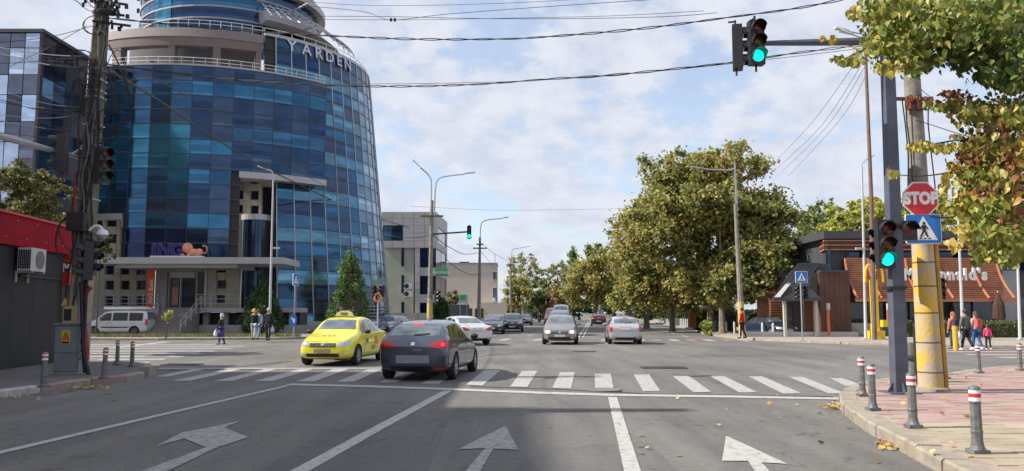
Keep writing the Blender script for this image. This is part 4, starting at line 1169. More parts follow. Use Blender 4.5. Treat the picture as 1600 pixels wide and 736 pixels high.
part('roof_light', MB().add([P(1210, 464, DM - 2.75), P(1219, 464, DM - 2.75), P(1236, 442, DM - 2.0), P(1229, 442, DM - 2.0), P(1210, 465, DM - 2.7), P(1219, 465, DM - 2.7), P(1236, 443, DM - 1.9), P(1229, 443, DM - 1.9)], [(0, 1, 2, 3), (7, 6, 5, 4), (0, 4, 5, 1), (1, 5, 6, 2), (2, 6, 7, 3), (3, 7, 4, 0)]), M_pale, rs)
rp_('entrance_wall', 1262, 1292, 412, 426, M_darkcl, DM - .4, .4)
rp_('shade_panel', 1262, 1283, 426, 466, M_darkcl, DM - 1.0, .3)
rp_('entrance_fascia', 1209, 1283, 465, 470, M_darkcl, DM - 2.7, .3)
rp_('entrance_wall', 1262, 1292, 424, 468, M_darkcl, DM - .5, .4)
rp_('entrance_wall', 1226, 1284, 468, 526, M_darkcl, DM + .3, .3)
rp_('entrance_door', 1229, 1238, 472, 524, M_glazing, DM + .1, .1); rp_('entrance_door', 1239, 1249, 472, 524, M_dark, DM + .1, .1)
rp_('entrance_panel', 1257, 1272, 470, 516, M_wood, DM + .0, .2)
for u in (1226, 1275.5): rp_('entrance_column', u, u + 2.2, 470, 526, M_pale, DM - 2.3, .2)
# low left wing with tiled roof and slatted screen
rf = MB(); a, b, c_, d_ = P(1186, 460, 56), P(1213, 459, 56), P(1221, 432, 60), P(1200, 436, 60)
for k in range(9):
    f0, f1 = k / 9, (k + 1) / 9
    q = [a.lerp(d_, f0), b.lerp(c_, f0), b.lerp(c_, f1), a.lerp(d_, f1)]
    up = Vector((0, -.05, .06)); part('roof_tile_course', MB().add([q[0] + up, q[1] + up, q[2], q[3], q[0] - up, q[1] - up, q[2] - up, q[3] - up], [(0, 1, 2, 3), (7, 6, 5, 4), (0, 4, 5, 1), (1, 5, 6, 2), (2, 6, 7, 3), (3, 7, 4, 0)]),
         mat('roof_tile_red', (0.26, 0.10, 0.07), 0.8, var=.3, scale=6), rs)
for k in range(9): rp_('roof_slat', 1213 + k * 1.2, 1222 + k * 1.0, 463 - k * 3.4, 465.2 - k * 3.4, M_copper, 55.5 + k * .3, .1)
rp_('wing_wall', 1186, 1207, 461, 524, mat('terracotta_render', (0.34, 0.15, 0.08), .8), 57, .3)
rp_('wing_wall', 1205, 1232, 466, 524, M_wood, 55, .3)
for k in range(8): rp_('screen_slat', 1204, 1229, 470 + k * 4, 472 + k * 4, M_copper, 54.8, .1)
for k in range(3): rp_('chimney_pipe', 1228 + k * 4, 1231 + k * 4, 420 - k * 4 + 10, 442 - k * 5, M_galv, 56 + k * .2, .3)
# hedge, parasol, bin, planters before it
def hedge(u0, u1, v0, v1, D, dep, label, seed, tint=(0.035, 0.06, 0.02)):
    random.seed(seed); a, b = P(u0, v1, D), P(u1, v0, D); z0 = .12; mb = MB()
    mb.bb(a.x + .1, b.x - .1, D + .1, D + dep - .1, z0, b.z - .12, tint=.2)
    n = int((b.x - a.x) * (b.z - z0) * 260)
    for _ in range(n):
        x, y, z = random.uniform(a.x, b.x), D + random.uniform(0, dep) * random.random() ** 1.5, random.uniform(z0, b.z)
        if random.random() < .35: z = b.z + random.uniform(-.1, .08); y = D + random.uniform(0, dep)
        m3 = Euler((random.uniform(0, 6), random.uniform(0, 6), random.uniform(0, 6))).to_matrix(); s = random.uniform(.05, .1)
        mb.add([m3 @ Vector(q) * s + Vector((x, y, z)) for q in ((-1, 0, 0), (0, -.6, 0), (1, 0, 0), (0, .6, 0))], [(0, 1, 2, 3)], tint=random.random())
    solo('hedge', mb, M_hedge, label, 'hedge')
M_hedge = mat('hedge_leaves', (0.05, 0.08, 0.03), 0.7, attr=[(0, (0.035, 0.05, 0.015)), (.6, (0.08, 0.11, 0.03)), (1, (0.18, 0.18, 0.05))], trans=.15)
hedge(1398, 1430, 502, 526, 49.2, 1.0, 'clipped hedge between the blue pole and the banded yellow pole', 1)
hedge(1468, 1660, 503, 530, 48.0, 1.1, 'long clipped hedge behind the family on the crossing', 2)
solo('planter_wall', MB().bb(P(1160, 489, 50).x, P(1340, 489, 50).x, 50, 50.25, .1, .42), M_pale, 'low pale kerb wall in front of the restaurant entrance', 'wall')
pa = thing('closed_parasol', 'closed brown parasol on the terrace at the right end of the awning', 'parasol', P(1563, 527, 50))
b0 = MW[pa.name].translation
part('pole', MB().tube([b0 + Vector((0, 0, -.1)), b0 + Vector((0, 0, 2.9))], .03, 6), M_white, pa)
mb = MB()
for k in range(8):
    q = 2 * pi * k / 8; mb.tube([b0 + Vector((0, 0, 2.8)), b0 + Vector((cos(q) * .18, sin(q) * .18, 2.0)), b0 + Vector((cos(q) * .24, sin(q) * .24, 1.15))], [.03, .16, .14], 6)
part('canopy', mb, mat('parasol_brown', (0.06, 0.03, 0.02), .85), pa)
part('base', MB().lathe([(.3, 0), (.3, .1), (.06, .14)], 16, Matrix.Translation(b0)), M_white, pa)
# golden arches on their own yellow post, in front of it the rusty pole
as_ = thing('arches_sign', 'yellow double arch sign on a yellow post beside the rusty pole', 'sign', P(1369, 527, 45.0))
b0 = MW[as_.name].translation; b0 = Vector((b0.x, b0.y, .13))
zt_ = P(1369, 437, 45).z
part('post', MB().bb(b0.x - .17, b0.x + .17, 44.9, 45.2, .13, zt_).bb(b0.x - .3, b0.x + .38, 44.7, 45.4, .13, .6), mat('arch_yellow', (0.82, 0.50, 0.01), .4), as_)
zA, zB = P(1369, 441, 45).z, P(1369, 414, 45).z
for sx in (-1, 1):
    pts = []
    for k in range(13):
        q = pi * k / 12; pts.append(Vector((b0.x + sx * .26 - cos(q) * .24, 44.95, zA + (zB - zA) * (sin(q) ** .75) + (0.25 if (k == 12 and sx < 0) or (k == 0 and sx > 0) else 0))))
    part('arch', MB().tube(pts, .075, 6), MATS['arch_yellow'], as_)
part('panel', pxbox(MB(), 1362.5, 1366, 516, 506, 44.5, .2), MATS['arch_yellow'], as_)
bn = thing('litter_bin', 'yellow and green litter bin at the foot of the arches post', 'bin', P(1385, 526, 45.5))
part('body', pxbox(MB(), 1379, 1390, 511, 525, 45.5, .4), mat('bin_green', (0.03, 0.06, 0.04), .5), bn); part('lid', pxbox(MB(), 1380, 1388, 500, 511, 45.6, .35), MATS['arch_yellow'], bn)
for u, lb in ((1295, 'orange post with a pale head before the wooden cladding'), (1389.5, 'orange post with a pale head right of the arches sign')):
    pt = thing('heater_post', lb, 'post', P(u, 524, 49.5)); part('shaft', pxbox(MB(), u - 1.4, u + 1.4, 484, 524, 49.5, .12), mat('post_orange', (.5, .14, .05), .5), pt)
    part('head', pxbox(MB(), u - 2, u + 2, 474, 484, 49.45, .2), M_pale, pt)

# ================================================================== POLES, SIGNS, LIGHTS
def pole_mb(a, b, r0, r1, n=10, mb=None):
    return (mb or MB()).tube([a, a.lerp(b, .5), b], [r0, (r0 + r1) / 2, r1], n)
def signal_head(name, label, loc, rz, lit=None, scale=1.0, group=None, parent=None, rods=True):
    """three-lamp head facing local -Y"""
    t = thing(name, label, 'traffic light', loc, rz, group)
    h = MB(); W, H = .30 * scale, .92 * scale
    h.bb(-W / 2, W / 2, 0, .2 * scale, -H / 2, H / 2); part('housing', h, M_black, t, world=False)
    if rods:
        part('bracket', MB().tube([(0, .12, -H / 2 - .13 * scale), (0, .12, H / 2 + .13 * scale)], .022 * scale, 6).tube([(0, .1, H / 2 + .1 * scale), (0, .25, H / 2 + .1 * scale)], .02 * scale, 6), M_black, t, world=False)
    cols = [('red', (0.09, 0.012, 0.01)), ('amber', (0.09, 0.035, 0.008)), ('green', (0.01, 0.05, 0.04))]
    for k, (cn, c) in enumerate(cols):
        z = (.29 - .29 * k) * scale; rr = .124 * scale
        if lit == cn: m = mat('lens_lit_' + cn, (0.0, 0.5, 0.35), .3, var=0, emit=(0.0, 1.0, 0.62), estr=1.15)
        else: m = mat('lens_' + cn, c, .2, var=0.1)
        part('lens', MB().lathe([(rr, 0), (rr * .8, .02), (rr * .4, .035), (0, .04)], 18, Matrix.Translation((0, 0, z)) @ Matrix.Rotation(R(90), 4, 'X')), m, t, smooth=True, world=False)
        v = MB(); n = 12; vs = []
        for i in range(n + 1):
            q = -.35 + (pi + .7) * i / n; L = (.19 if .2 < q < pi - .2 else .1) * scale
            vs += [(cos(q) * rr * 1.08, 0, z + sin(q) * rr * 1.08), (cos(q) * rr * 1.08, -L, z + sin(q) * rr * 1.08 - .01)]
        vs += [(x * 1.06, y, z + (w - z) * 1.06) for x, y, w in vs]; o = 2 * (n + 1)
        fs = [(2 * i, 2 * i + 2, 2 * i + 3, 2 * i + 1) for i in range(n)] + [(o + 2 * i, o + 2 * i + 1, o + 2 * i + 3, o + 2 * i + 2) for i in range(n)] + [(2 * i + 1, 2 * i + 3, o + 2 * i + 3, o + 2 * i + 1) for i in range(n)]
        v.add(vs, fs); part('visor', v, M_black, t, world=False)
    return t
# slate blue signal pole with its long arm, near right
bp = G(1406, 614, RH); bp_t = thing('signal_pole', 'square slate blue signal pole with a long arm over the road', 'signal pole', bp)
pt = P(1389, 60, bp.y); pt.z = 7.45
m3 = MB(); w0, w1 = .118, .09
top = Vector((P(1388, 110, bp.y).x, bp.y, 7.3))
vsq = [bp + Vector((i * w0, j * w0, 0)) for i, j in ((-1, -1), (1, -1), (1, 1), (-1, 1))] + [top + Vector((i * w1, j * w1, 0)) for i, j in ((-1, -1), (1, -1), (1, 1), (-1, 1))]
m3.add(vsq, [(3, 2, 1, 0), (4, 5, 6, 7), (0, 1, 5, 4), (1, 2, 6, 5), (2, 3, 7, 6), (3, 0, 4, 7)])
part('shaft', m3, M_bluepole, bp_t)
part('base_plate', MB().box(bp + Vector((0, 0, .012)), (.55, .55, .024)), M_bluepole, bp_t)
gus = MB()
for sx, sy in ((1, 0), (-1, 0), (0, -1), (0, 1)):
    d = Vector((sx, sy, 0)); s = Vector((-sy, sx, 0)) * .01; a = bp + d * w0
    gus.add([a + s, a + d * .12 + s, a + s + Vector((0, 0, .2)), a - s, a + d * .12 - s, a - s + Vector((0, 0, .2))], [(0, 1, 2), (5, 4, 3), (0, 3, 4, 1), (1, 4, 5, 2), (2, 5, 3, 0)])
part('gusset', gus, M_bluepole, bp_t)
arm_a = Vector((top.x, bp.y, P(1390, 64, bp.y).z)); arm_b = P(1178, 68, bp.y)
part('arm', MB().tube([arm_a, arm_a.lerp(arm_b, .5), arm_b], [.085, .07, .045], 8), M_bluepole, bp_t)
ch_ = P(1184, 65, bp.y - .12)
signal_head('hanging_traffic_light', 'traffic light on the end of the long arm showing green', ch_ + Vector((0, 0, 0.0)), R(4), 'green', .92)
MWh = P(1160, 74, bp.y + .15)
signal_head('hanging_traffic_light', 'second traffic light on the arm turned sideways, its lamps hidden', MWh, R(76), None, .92)
mid = P(1385.5, 381, bp.y - .16)
signal_head('post_traffic_light', 'green traffic light fixed to the blue pole at eye level', mid, R(-3), 'green', .96, rods=False)
signal_head('post_traffic_light', 'traffic light on the far side of the blue pole seen from its left', P(1374, 386, bp.y + .2), R(-80), None, .8, rods=False)
sm = thing('lamp_box', 'single black signal lamp right of the blue pole', 'traffic light', P(1417, 359, bp.y - .1))
part('housing', MB().bb(-.19, .19, 0, .22, -.19, .17), M_black, sm, world=False)
part('lens', MB().lathe([(.12, 0), (.08, .02), (0, .03)], 16, Matrix.Translation((0.02, 0, 0)) @ Matrix.Rotation(R(90), 4, 'X')), MATS['lens_red'], sm, world=False)
vv = MB(); n = 10; vs = []
for i in range(n + 1):
    q = pi * i / n; vs += [(cos(q) * .14 + .02, 0, sin(q) * .14), (cos(q) * .14 + .02, -.18, sin(q) * .14)]
vv.add(vs, [(2 * i, 2 * i + 2, 2 * i + 3, 2 * i + 1) for i in range(n)]); part('visor', vv, M_black, sm, world=False)
for v in (452, 355):
    a = P(1398, v, bp.y); part('clamp', MB().bb(a.x - .16, a.x + .15, bp.y - .16, bp.y + .16, a.z, a.z + .05), M_black, bp_t)
# concrete pole painted yellow, near right
yp = G(1455, 610, RH); yt_ = P(1424, 105, yp.y)
yt = thing('utility_pole', 'thick concrete pole with peeling yellow paint on its lower half, near right', 'utility pole', yp)
ax = lambda z: yp.lerp(yt_, (z - yp.z) / (yt_.z - yp.z))
def yr(z): return .222 - .012 * z
M_peel = mat('peeling_yellow_paint', (0.58, 0.38, 0.06), 0.8, sharp=(.47, .56), color2=(0.42, 0.36, 0.26), scale=3.2, bump=.5, bscale=14)
zc = P(1440, 378, yp.y).z
part('lower_shaft', MB().tube([ax(yp.z - .05), ax(zc * .5), ax(zc)], [yr(0), yr(zc * .5), yr(zc)], 20), M_peel, yt, smooth=True)
part('upper_shaft', MB().tube([ax(zc), ax(5), ax(9.0)], [yr(zc) - .004, yr(5), yr(9)], 20), M_concrete, yt, smooth=True)
duct = [ax(z) + Vector((yr(z) + .05, -.03, 0)) for z in (yp.z, 1, 2, zc, 3.6)]
part('cable_duct', MB().tube(duct, .045, 6), mat('duct_yellow', (0.55, 0.33, 0.03), .7, color2=(0.28, 0.18, 0.06), scale=5), yt)
for z in (.5, 1.05, 1.6, 2.1, 2.55, 5.6, 5.75):
    p = ax(z); part('steel_band', MB().lathe([(yr(z) + .004, -.012), (yr(z) + .004, .012)], 20, Matrix.Translation(p)), mat('rusty_band', (.13, .08, .05), .7), yt)
part('foot_ring', MB().lathe([(.33, 0), (.31, .05), (.2, .07)], 18, Matrix.Translation(yp)), M_kerb, yt)
for k, dx in enumerate((-.25, -.19, .22)):
    part('hanging_cable', MB().tube([ax(z) + Vector((dx + .03 * sin(z * 3 + k), -.12, 0)) for z in (3.4, 4, 4.6, 5.2, 5.7)], .012, 4), M_cable, yt)
part('insulator_rack', MB().bb(ax(5.7).x - .45, ax(5.7).x + .25, yp.y - .16, yp.y - .1, 5.66, 5.72), MATS['rusty_band'], yt)
rd = random.Random(4)
mb = MB()
for k in range(26):
    z = 5.6 + rd.uniform(-.12, .1); mb.box(ax(z) + Vector((rd.uniform(-.26, .24), -.2 + rd.uniform(-.05, .05), 0)), (rd.uniform(.03, .08), .05, rd.uniform(.05, .12)), rz=rd.uniform(0, 3))
part('dead_leaves', mb, mat('dried_leaves_dark', (.16, .05, .03), .9), yt)
# black pipe post and short bin between the poles
pb_ = G(1434, 601, RH); solo('black_post', MB().tube([pb_, Vector((pb_.x, pb_.y, P(1431, 520, pb_.y).z))], .045, 8), M_black, 'thin black post between the blue pole and the yellow pole', 'post', loc=pb_)
pb_ = G(1427, 597, RH); tb = thing('litter_bin', 'grey steel litter bin half hidden behind the blue pole', 'bin', pb_)
zt_ = P(1425, 536, pb_.y).z
part('post', MB().tube([pb_, pb_ + Vector((0, 0, .5))], .08, 10), M_bollard, tb); part('drum', MB().lathe([(.15, .5), (.19, .56), (.19, zt_ - pb_.z), (.15, zt_ - pb_.z + .02), (0, zt_ - pb_.z + .02)], 18, Matrix.Translation(pb_)), M_bollard, tb)
# signs on the yellow pole
def signplate(name, label, centre, rz, poly_out, poly_in, m_out, m_in):
    t = thing(name, label, 'road sign', centre, rz)
    part('panel', MB().prism(poly_out, 0, .03, UPRIGHT), m_out, t, world=False)
    part('face', MB().prism(poly_in, .03, .036, UPRIGHT), m_in, t, world=False)
    return t
octo = lambda r: [(r * cos(pi / 8 + k * pi / 4), r * sin(pi / 8 + k * pi / 4)) for k in range(8)]
DS = yp.y - .26
cS = P(1437.5, 311, DS); st = signplate('stop_sign', 'red octagonal stop sign on the concrete pole', cS, R(-4), octo(.345), octo(.32), M_signwhite, M_signred)
me = text_mesh('STOP', .27, .004, .017, 1.04); me.materials.append(M_signwhite); me.transform(Matrix.Translation((0, -.04, 0)) @ UPRIGHT @ Matrix.Diagonal((.92, 1.12, 1, 1))); link('lettering', me, st)
def square(w, h, r=.03):
    out = []
    for cx_, cy_, q0 in ((w / 2 - r, h / 2 - r, 0), (-w / 2 + r, h / 2 - r, 90), (-w / 2 + r, -h / 2 + r, 180), (w / 2 - r, -h / 2 + r, 270)):
        for k in range(4): out.append((cx_ + r * cos(R(q0 + 30 * k)), cy_ + r * sin(R(q0 + 30 * k))))
    return out
def ped_symbol(t, s, y=-.042):
    """white triangle with a walking figure over stripes; s = panel size"""
    T = lambda pts: [(x * s, z * s) for x, z in pts]
    part('triangle', MB().prism(T([(-.40, -.34), (.40, -.34), (0, .38)]), .037, .041, UPRIGHT), M_signwhite, t, world=False)
    f = MB(); u = lambda pts: f.prism(T(pts), .042, .046, UPRIGHT)
    f.prism(T([(.01 + .045 * cos(q * pi / 5), .17 + .045 * sin(q * pi / 5)) for q in range(10)]), .042, .046, UPRIGHT)
    u([(-.05, .12), (.06, .12), (.06, -.07), (-.04, -.07)]); u([(-.05, .11), (-.13, .0), (-.11, -.02), (-.03, .05)]); u([(.05, .11), (.14, .02), (.12, -.01), (.04, .05)])
    u([(-.04, -.06), (.02, -.06), (-.08, -.26), (-.13, -.26)]); u([(.0, -.06), (.06, -.06), (.13, -.25), (.08, -.25)])
    for x in (-.26, -.13, .0, .13): u([(x - .02, -.31), (x + .05, -.31), (x + .07, -.275), (x, -.275)])
    part('figure', f, M_black, t, world=False)
cP = P(1442, 358, DS); ps = signplate('crossing_sign', 'large blue pedestrian crossing sign under the stop sign', cP, R(-5), square(.64, .56), square(.615, .535), M_signwhite, M_signblue)
ped_symbol(ps, .62)
for c in (cS, cP): part('clamp', MB().bb(c.x - .18, c.x + .2, DS + .0, DS + .12, c.z - .02, c.z + .02), M_galv, yt)

# bollards
def bollard_proto(label, loc):
    t = thing('bollard', label, 'bollard', loc, 0, 'grey bollards with red and white bands')
    part('base', MB().prism([(.085, -.085), (.085, .085), (-.085, .085), (-.085, -.085)], 0, .04).lathe([(.078, .04), (.062, .08), (.058, .12)], 12), M_bollard, t, world=False)
    part('shaft', MB().lathe([(.055, .11), (.057, .2), (.062, .215), (.062, .225), (.056, .24), (.052, .5), (.058, .52), (.058, .53)], 8), M_bollard, t, world=False)
    part('white_band', MB().lathe([(.057, .53), (.057, .645)], 16), M_signwhite, t, world=False)
    part('red_band', MB().lathe([(.0585, .57), (.0585, .61)], 16), M_red, t, world=False)
    part('cap', MB().lathe([(.059, .645), (.058, .66), (.045, .68), (.02, .69), (0, .692)], 16), M_bollard, t, smooth=True, world=False)
    return t
bl = [((1528, 708), 'largest bollard, nearest to the camera on the right pavement', RH), ((1427, 668), 'second nearest right bollard, below the foot of the blue pole', RH),
      ((1364, 641), 'right bollard close to the kerb curve, the front one of a close pair', RH), ((1348, 619), 'right bollard at the tip of the kerb curve, the rear one of a close pair', RH),
      ((1477, 592), 'bollard standing just right of the yellow pole foot', RH), ((1530, 583), 'bollard on the far edge of the pink paving before the family', RH), ((1594, 579), 'bollard on the far edge of the pink paving at the right picture border', RH),
      ((68, 605), 'leftmost bollard, standing on the shaded left pavement before the cabinet', .14), ((162, 592), 'shaded left bollard between the cabinet and the kerb corner', .14),
      ((183, 570), 'left bollard behind, without a visible band, at the corner by the crossing', .14), ((206, 573), 'left bollard nearest the broken kerb corner block', .14),
      ((1620, 668), 'bollard just past the right picture border', RH)]
b0 = None
for (u, v), lb, z in bl[:-1]:
    p = G(u, v, z)
    if b0 is None: b0 = bollard_proto(lb, p)
    else:
        o_ = copy_tree(b0, p, random.uniform(-.1, .1), lb); o_.rotation_euler[0] = random.uniform(-.035, .035); o_.rotation_euler[1] = random.uniform(-.035, .035)
cb0 = G(226, 588, .0); solo('kerb_block', MB().box(cb0 + Vector((0, .1, .12)), (.27, .5, .25), rz=.1), M_kerb, 'broken concrete corner block at the tip of the left kerb', 'kerb block')
fb = None
for i in range(36):
    p = RD(9.75 + .3 * max(0, 5 - i), 52 + i * 1.75, .13)
    if fb is None:
        fb = solo('kerb_bollard', MB().lathe([(.08, 0), (.08, .75), (.05, .84), (0, .85)], 8), mat('bollard_pale', (.5, .5, .48), .6), None, None, loc=(0, 0, 0)); fb.location = p
        o = fb
    else: o = copy_tree(fb, p)
    wd = ('nearest', 'second nearest', 'third nearest', 'fourth nearest', 'fifth nearest', 'sixth nearest', 'seventh nearest', 'eighth nearest')
    tag(o, (wd[i] + ' pale grey kerb bollard of the row under the avenue trees') if i < 8 else 'pale grey bollard far along the row under the avenue trees', 'bollard', 'kerb bollards along the right side of the avenue')

# street lamps
def lamp_head(mb, a, d, L=.75, w=.12):
    d = d.normalized(); s = Vector((-d.y, d.x, 0)) * w
    b = a + d * L
    mb.add([a + s * .5, b + s, b - s, a - s * .5, a + s * .5 + Vector((0, 0, .07)), b + s * .8 + Vector((0, 0, .1)), b - s * .8 + Vector((0, 0, .1)), a - s * .5 + Vector((0, 0, .07))],
           [(0, 1, 2, 3), (7, 6, 5, 4), (0, 4, 5, 1), (1, 5, 6, 2), (2, 6, 7, 3), (3, 7, 4, 0)])
def concrete_lamp(label, ub, vb, ut, vt, arms, r0=.2, r1=.11, yellow=True, cross=None, D=None, cat='street lamp', z0=.13):
    b = G(ub, vb, z0) if D is None else Vector((P(ub, vb, D).x, D, z0)); D = b.y; t_ = P(ut, vt, D)
    t = thing('street_lamp', label, cat, b)
    part('shaft', MB().tube([b, b.lerp(t_, .5), t_], [r0, (r0 + r1) / 2, r1], 10), M_concrete, t)
    if yellow: part('painted_foot', MB().tube([b, b.lerp(t_, .26)], [r0 + .012, r0 + .0], 10), M_peel, t)
    if cross:
        for v, hw in cross: q = P(ut, v, D); part('crossarm', MB().bb(q.x - hw, q.x + hw, D - .16, D - .04, q.z - .06, q.z + .06), MATS['rusty_band'], t)
    for pts in arms:
        w = [P(u, v, D) for u, v in pts]
        ar = part('arm', MB().tube(smooth_path(w, 5), .05, 6), M_galv, t)
        mb = MB(); lamp_head(mb, w[-1], (w[-1] - w[-2])); part('lamp_head', mb, M_galv, ar)
    return t
lamp56 = concrete_lamp('double armed lamp on a concrete pole carrying a signal arm, centre left', 671, 505, 675, 313, [[(673, 330), (674, 285), (668, 272), (657, 262)], [(679, 330), (681, 290), (688, 278), (708, 274), (726, 272)]], D=56, cross=[(338, .8)])
d56 = 56.0
part('signal_arm', MB().tube([P(676, 366, d56), P(733, 362, d56)], .06, 6), M_mull, lamp56)
signal_head('far_traffic_light', 'small green traffic light at the tip of the arm left of the sky gap', P(733, 362.5, d56), 0, 'green', 1.0)
signal_head('far_traffic_light', 'small unlit traffic light low on the double armed lamp pole', P(683.5, 464, d56 - .3), .9, None, 1.0)
concrete_lamp('single armed lamp on a dark concrete pole before the cream house', 748, 500, 750, 371, [[(750.5, 385), (751, 356), (757, 345), (783, 341.5)]], D=80, cross=[(388, .7), (382, .35)])
concrete_lamp('slim single armed lamp on a dark pole among the far left trees', 797.5, 497, 798, 405, [[(799, 410), (800, 393), (803, 389), (820, 386.5)]], D=118, cross=[(414, .7)], r0=.22)
concrete_lamp('faint thin lamp right of the far dark pole', 809.5, 496, 809.8, 427, [[(809.9, 435), (810, 414), (813, 410), (826, 408.5)]], D=135, r0=.14, r1=.08, yellow=False)
concrete_lamp('double headed lamp on a yellow footed concrete pole before the big plane tree', 1160, 526, 1149, 318, [[(1151, 330), (1147.5, 268), (1140, 266), (1112, 265), (1098, 263.5)], [(1152, 330), (1148.5, 262), (1147.5, 253)]])
concrete_lamp('short yellow footed lamp at the left kerb of the avenue', 747.5, 500, 748, 470, [], D=79, yellow=False, cat='post')
def slim_lamp(label, ub, vb, ut, vt, arm, D=None, r=.09, m=None, box=None):
    b = G(ub, vb, .13) if D is None else Vector((P(ub, vb, D).x, D, .13)); t_ = P(ut, vt, b.y); t = thing('street_lamp', label, 'street lamp', b)
    part('shaft', MB().tube([b, t_], [r, r * .55], 10), m or M_white2, t); part('base_plate', MB().box(b + Vector((0, 0, .02)), (.4, .4, .04)), m or M_white2, t)
    w = [P(u, v, b.y) for u, v in arm]
    ar = part('arm', MB().tube(smooth_path(w, 4), .04, 6), m or M_white2, t); mb = MB(); lamp_head(mb, w[-1], (w[-1] - w[-2]), .6, .13); part('lamp_head', mb, M_fascia, ar)
    if box: q = P(box[0], box[1], b.y); part('camera_arm', MB().bb(min(q.x, t_.x), max(q.x, t_.x) , b.y - .06, b.y + .06, q.z, q.z + .12), m or M_white2, t)
    return t
M_white2 = mat('pale_grey_paint', (0.48, 0.48, 0.50), 0.45, var=.08)
slim_lamp('slim pale lamp post standing in front of the blue glass tower', 421, 524, 427, 276, [(427, 280), (425, 268), (416, 265)], D=52, box=(437, 389))
slim_lamp('tall slim white lamp post before the copper awning', 1353, 530, 1346.5, 262, [(1346.5, 264), (1347, 255), (1352, 252)], box=(1337, 390))
for (u, v, ut, vt, lb) in ((1505, 531, 1494, 262, 'white flagpole rising between the letters of the awning'), (1594, 531, 1588, 342, 'white flagpole at the right picture border')):
    b = G(u, v, .13); b.y; solo('flagpole', MB().tube([b, P(ut, vt, b.y)], [.09, .05], 8).box(b + Vector((0, 0, .03)), (.3, .3, .06)), M_white2, lb, 'flagpole')
# rusty pole by the arches
b = Vector((P(1366, 520, 44.2).x, 44.2, .13)); rp2 = thing('utility_pole', 'tall thin rust brown pole rising above the arches sign', 'utility pole', b)
part('shaft', MB().tube([b, P(1361, 300, 44.2), P(1351, 50, 44.2)], [.13, .11, .08], 10), mat('rust_brown_steel', (.16, .10, .085), .7, var=.25, scale=3), rp2)
for a_, b_ in (((1351, 54), (1326, 49)), ((1351, 60), (1334, 55))):
    w = [P(*a_, 44.2), P(*b_, 44.2)]; q_ = part('lamp_arm', MB().tube(w, .04, 5), M_galv, rp2); mb = MB(); lamp_head(mb, w[1], w[1] - w[0], .8, .2); part('lamp_head', mb, M_white, q_)
# blue signs
def post_sign(label, ub, vb, cu, cv, w, h, D, rz=0, kind='ped'):
    b = Vector((P(ub, vb, D).x, D, .13)); t = thing('crossing_sign' if kind == 'ped' else 'road_sign', label, 'road sign', b, 0)
    c = P(cu, cv, D - .08)
    part('post', MB().tube([b, Vector((b.x, D, c.z + h / 2))], .035, 7), M_galv, t)
    T = MW[t.name].inverted() @ Matrix.Translation(c) @ Matrix.Rotation(rz, 4, 'Z') @ UPRIGHT
    if kind == 'round':
        part('panel', MB().prism([(w / 2 * cos(k * pi / 10), h / 2 * sin(k * pi / 10)) for k in range(20)], 0, .03, T), M_signblue, t, world=False)
        part('arrow', MB().prism([(-.15, .12), (-.1, .16), (.02, .02), (.02, .1), (.1, .1), (.1, -.18), (.02, -.18), (-.02, -.06)], .031, .036, T), M_signwhite, t, world=False)
    else:
        part('panel', MB().prism(square(w, h), 0, .03, T), M_signwhite, t, world=False); part('face', MB().prism(square(w * .94, h * .94), .03, .036, T), M_signblue, t, world=False)
        part('triangle', MB().prism([(-.36 * w, -.3 * h), (.36 * w, -.3 * h), (0, .36 * h)], .037, .04, T), M_signwhite, t, world=False)
        part('figure', MB().prism([(-.1 * w, -.24 * h), (-.02 * w, 0), (-.05 * w, .14 * h), (.05 * w, .14 * h), (.03 * w, 0), (.12 * w, -.24 * h), (.05 * w, -.24 * h), (0, -.1 * h), (-.04 * w, -.24 * h)], .041, .044, T), M_black, t, world=False)
    return t
post_sign('small blue crossing sign before the dark entrance roof', 1254, 531, 1252, 433, .62, .6, 41)
post_sign('blue crossing sign edge on beside the glass tower', 459, 526, 462, 437, .5, .75, 49, R(62))
post_sign('round blue arrow sign near the taxi', 458.5, 529, 458.5, 500, .42, .75, 47, 0, 'round')
post_sign('small blue crossing sign beside the green conifer', 566, 515, 566, 453, .35, .7, 60, R(35))
for u, v, lb in ((1244, 458, 'small unlit traffic light left on the crossing sign post'), (1259, 457, 'small unlit traffic light right on the crossing sign post')):
    signal_head('far_traffic_light', lb, P(u, v, 41.2), .5 if u < 1250 else -.6, None, .75, rods=False)
signal_head('far_traffic_light', 'unlit traffic light behind the yellow pole in front of the awning', P(1471, 451, 24), R(-25), None, .72, rods=False)
b = G(1473, 594, RH)
# amber lit signal near the junction corner by the conifer
sp_ = thing('signal_post', 'grey signal post with a round orange ring right of the conifer', 'signal post', Vector((P(590, 520, 50).x, 50, .13)))
b = MW[sp_.name].translation
part('post', MB().tube([b, Vector((b.x, 50, P(590, 448, 50).z))], .06, 8), M_galv, sp_)
tor = MB(); c = P(590.5, 465, 49.7); tor.tube([c + Vector((cos(q * pi / 10) * .2, 0, sin(q * pi / 10) * .26)) for q in range(21)], .06, 6); part('ring', tor, mat('ring_orange', (.65, .25, .06), .5), sp_)
for u, lb in ((584, 'traffic light left on the post by the conifer'), (596, 'traffic light right on the post by the conifer')):
    signal_head('far_traffic_light', lb, P(u, 455, 49.8), .7 if u < 590 else -.7, None, .8, rods=False)
solo('yellow_post', MB().tube([G(1494, 548, 0), G(1494, 548, 0) + Vector((0, 0, 1.05))], .11, 10), M_yellow, 'short yellow post at the crossing left of the family', 'post')
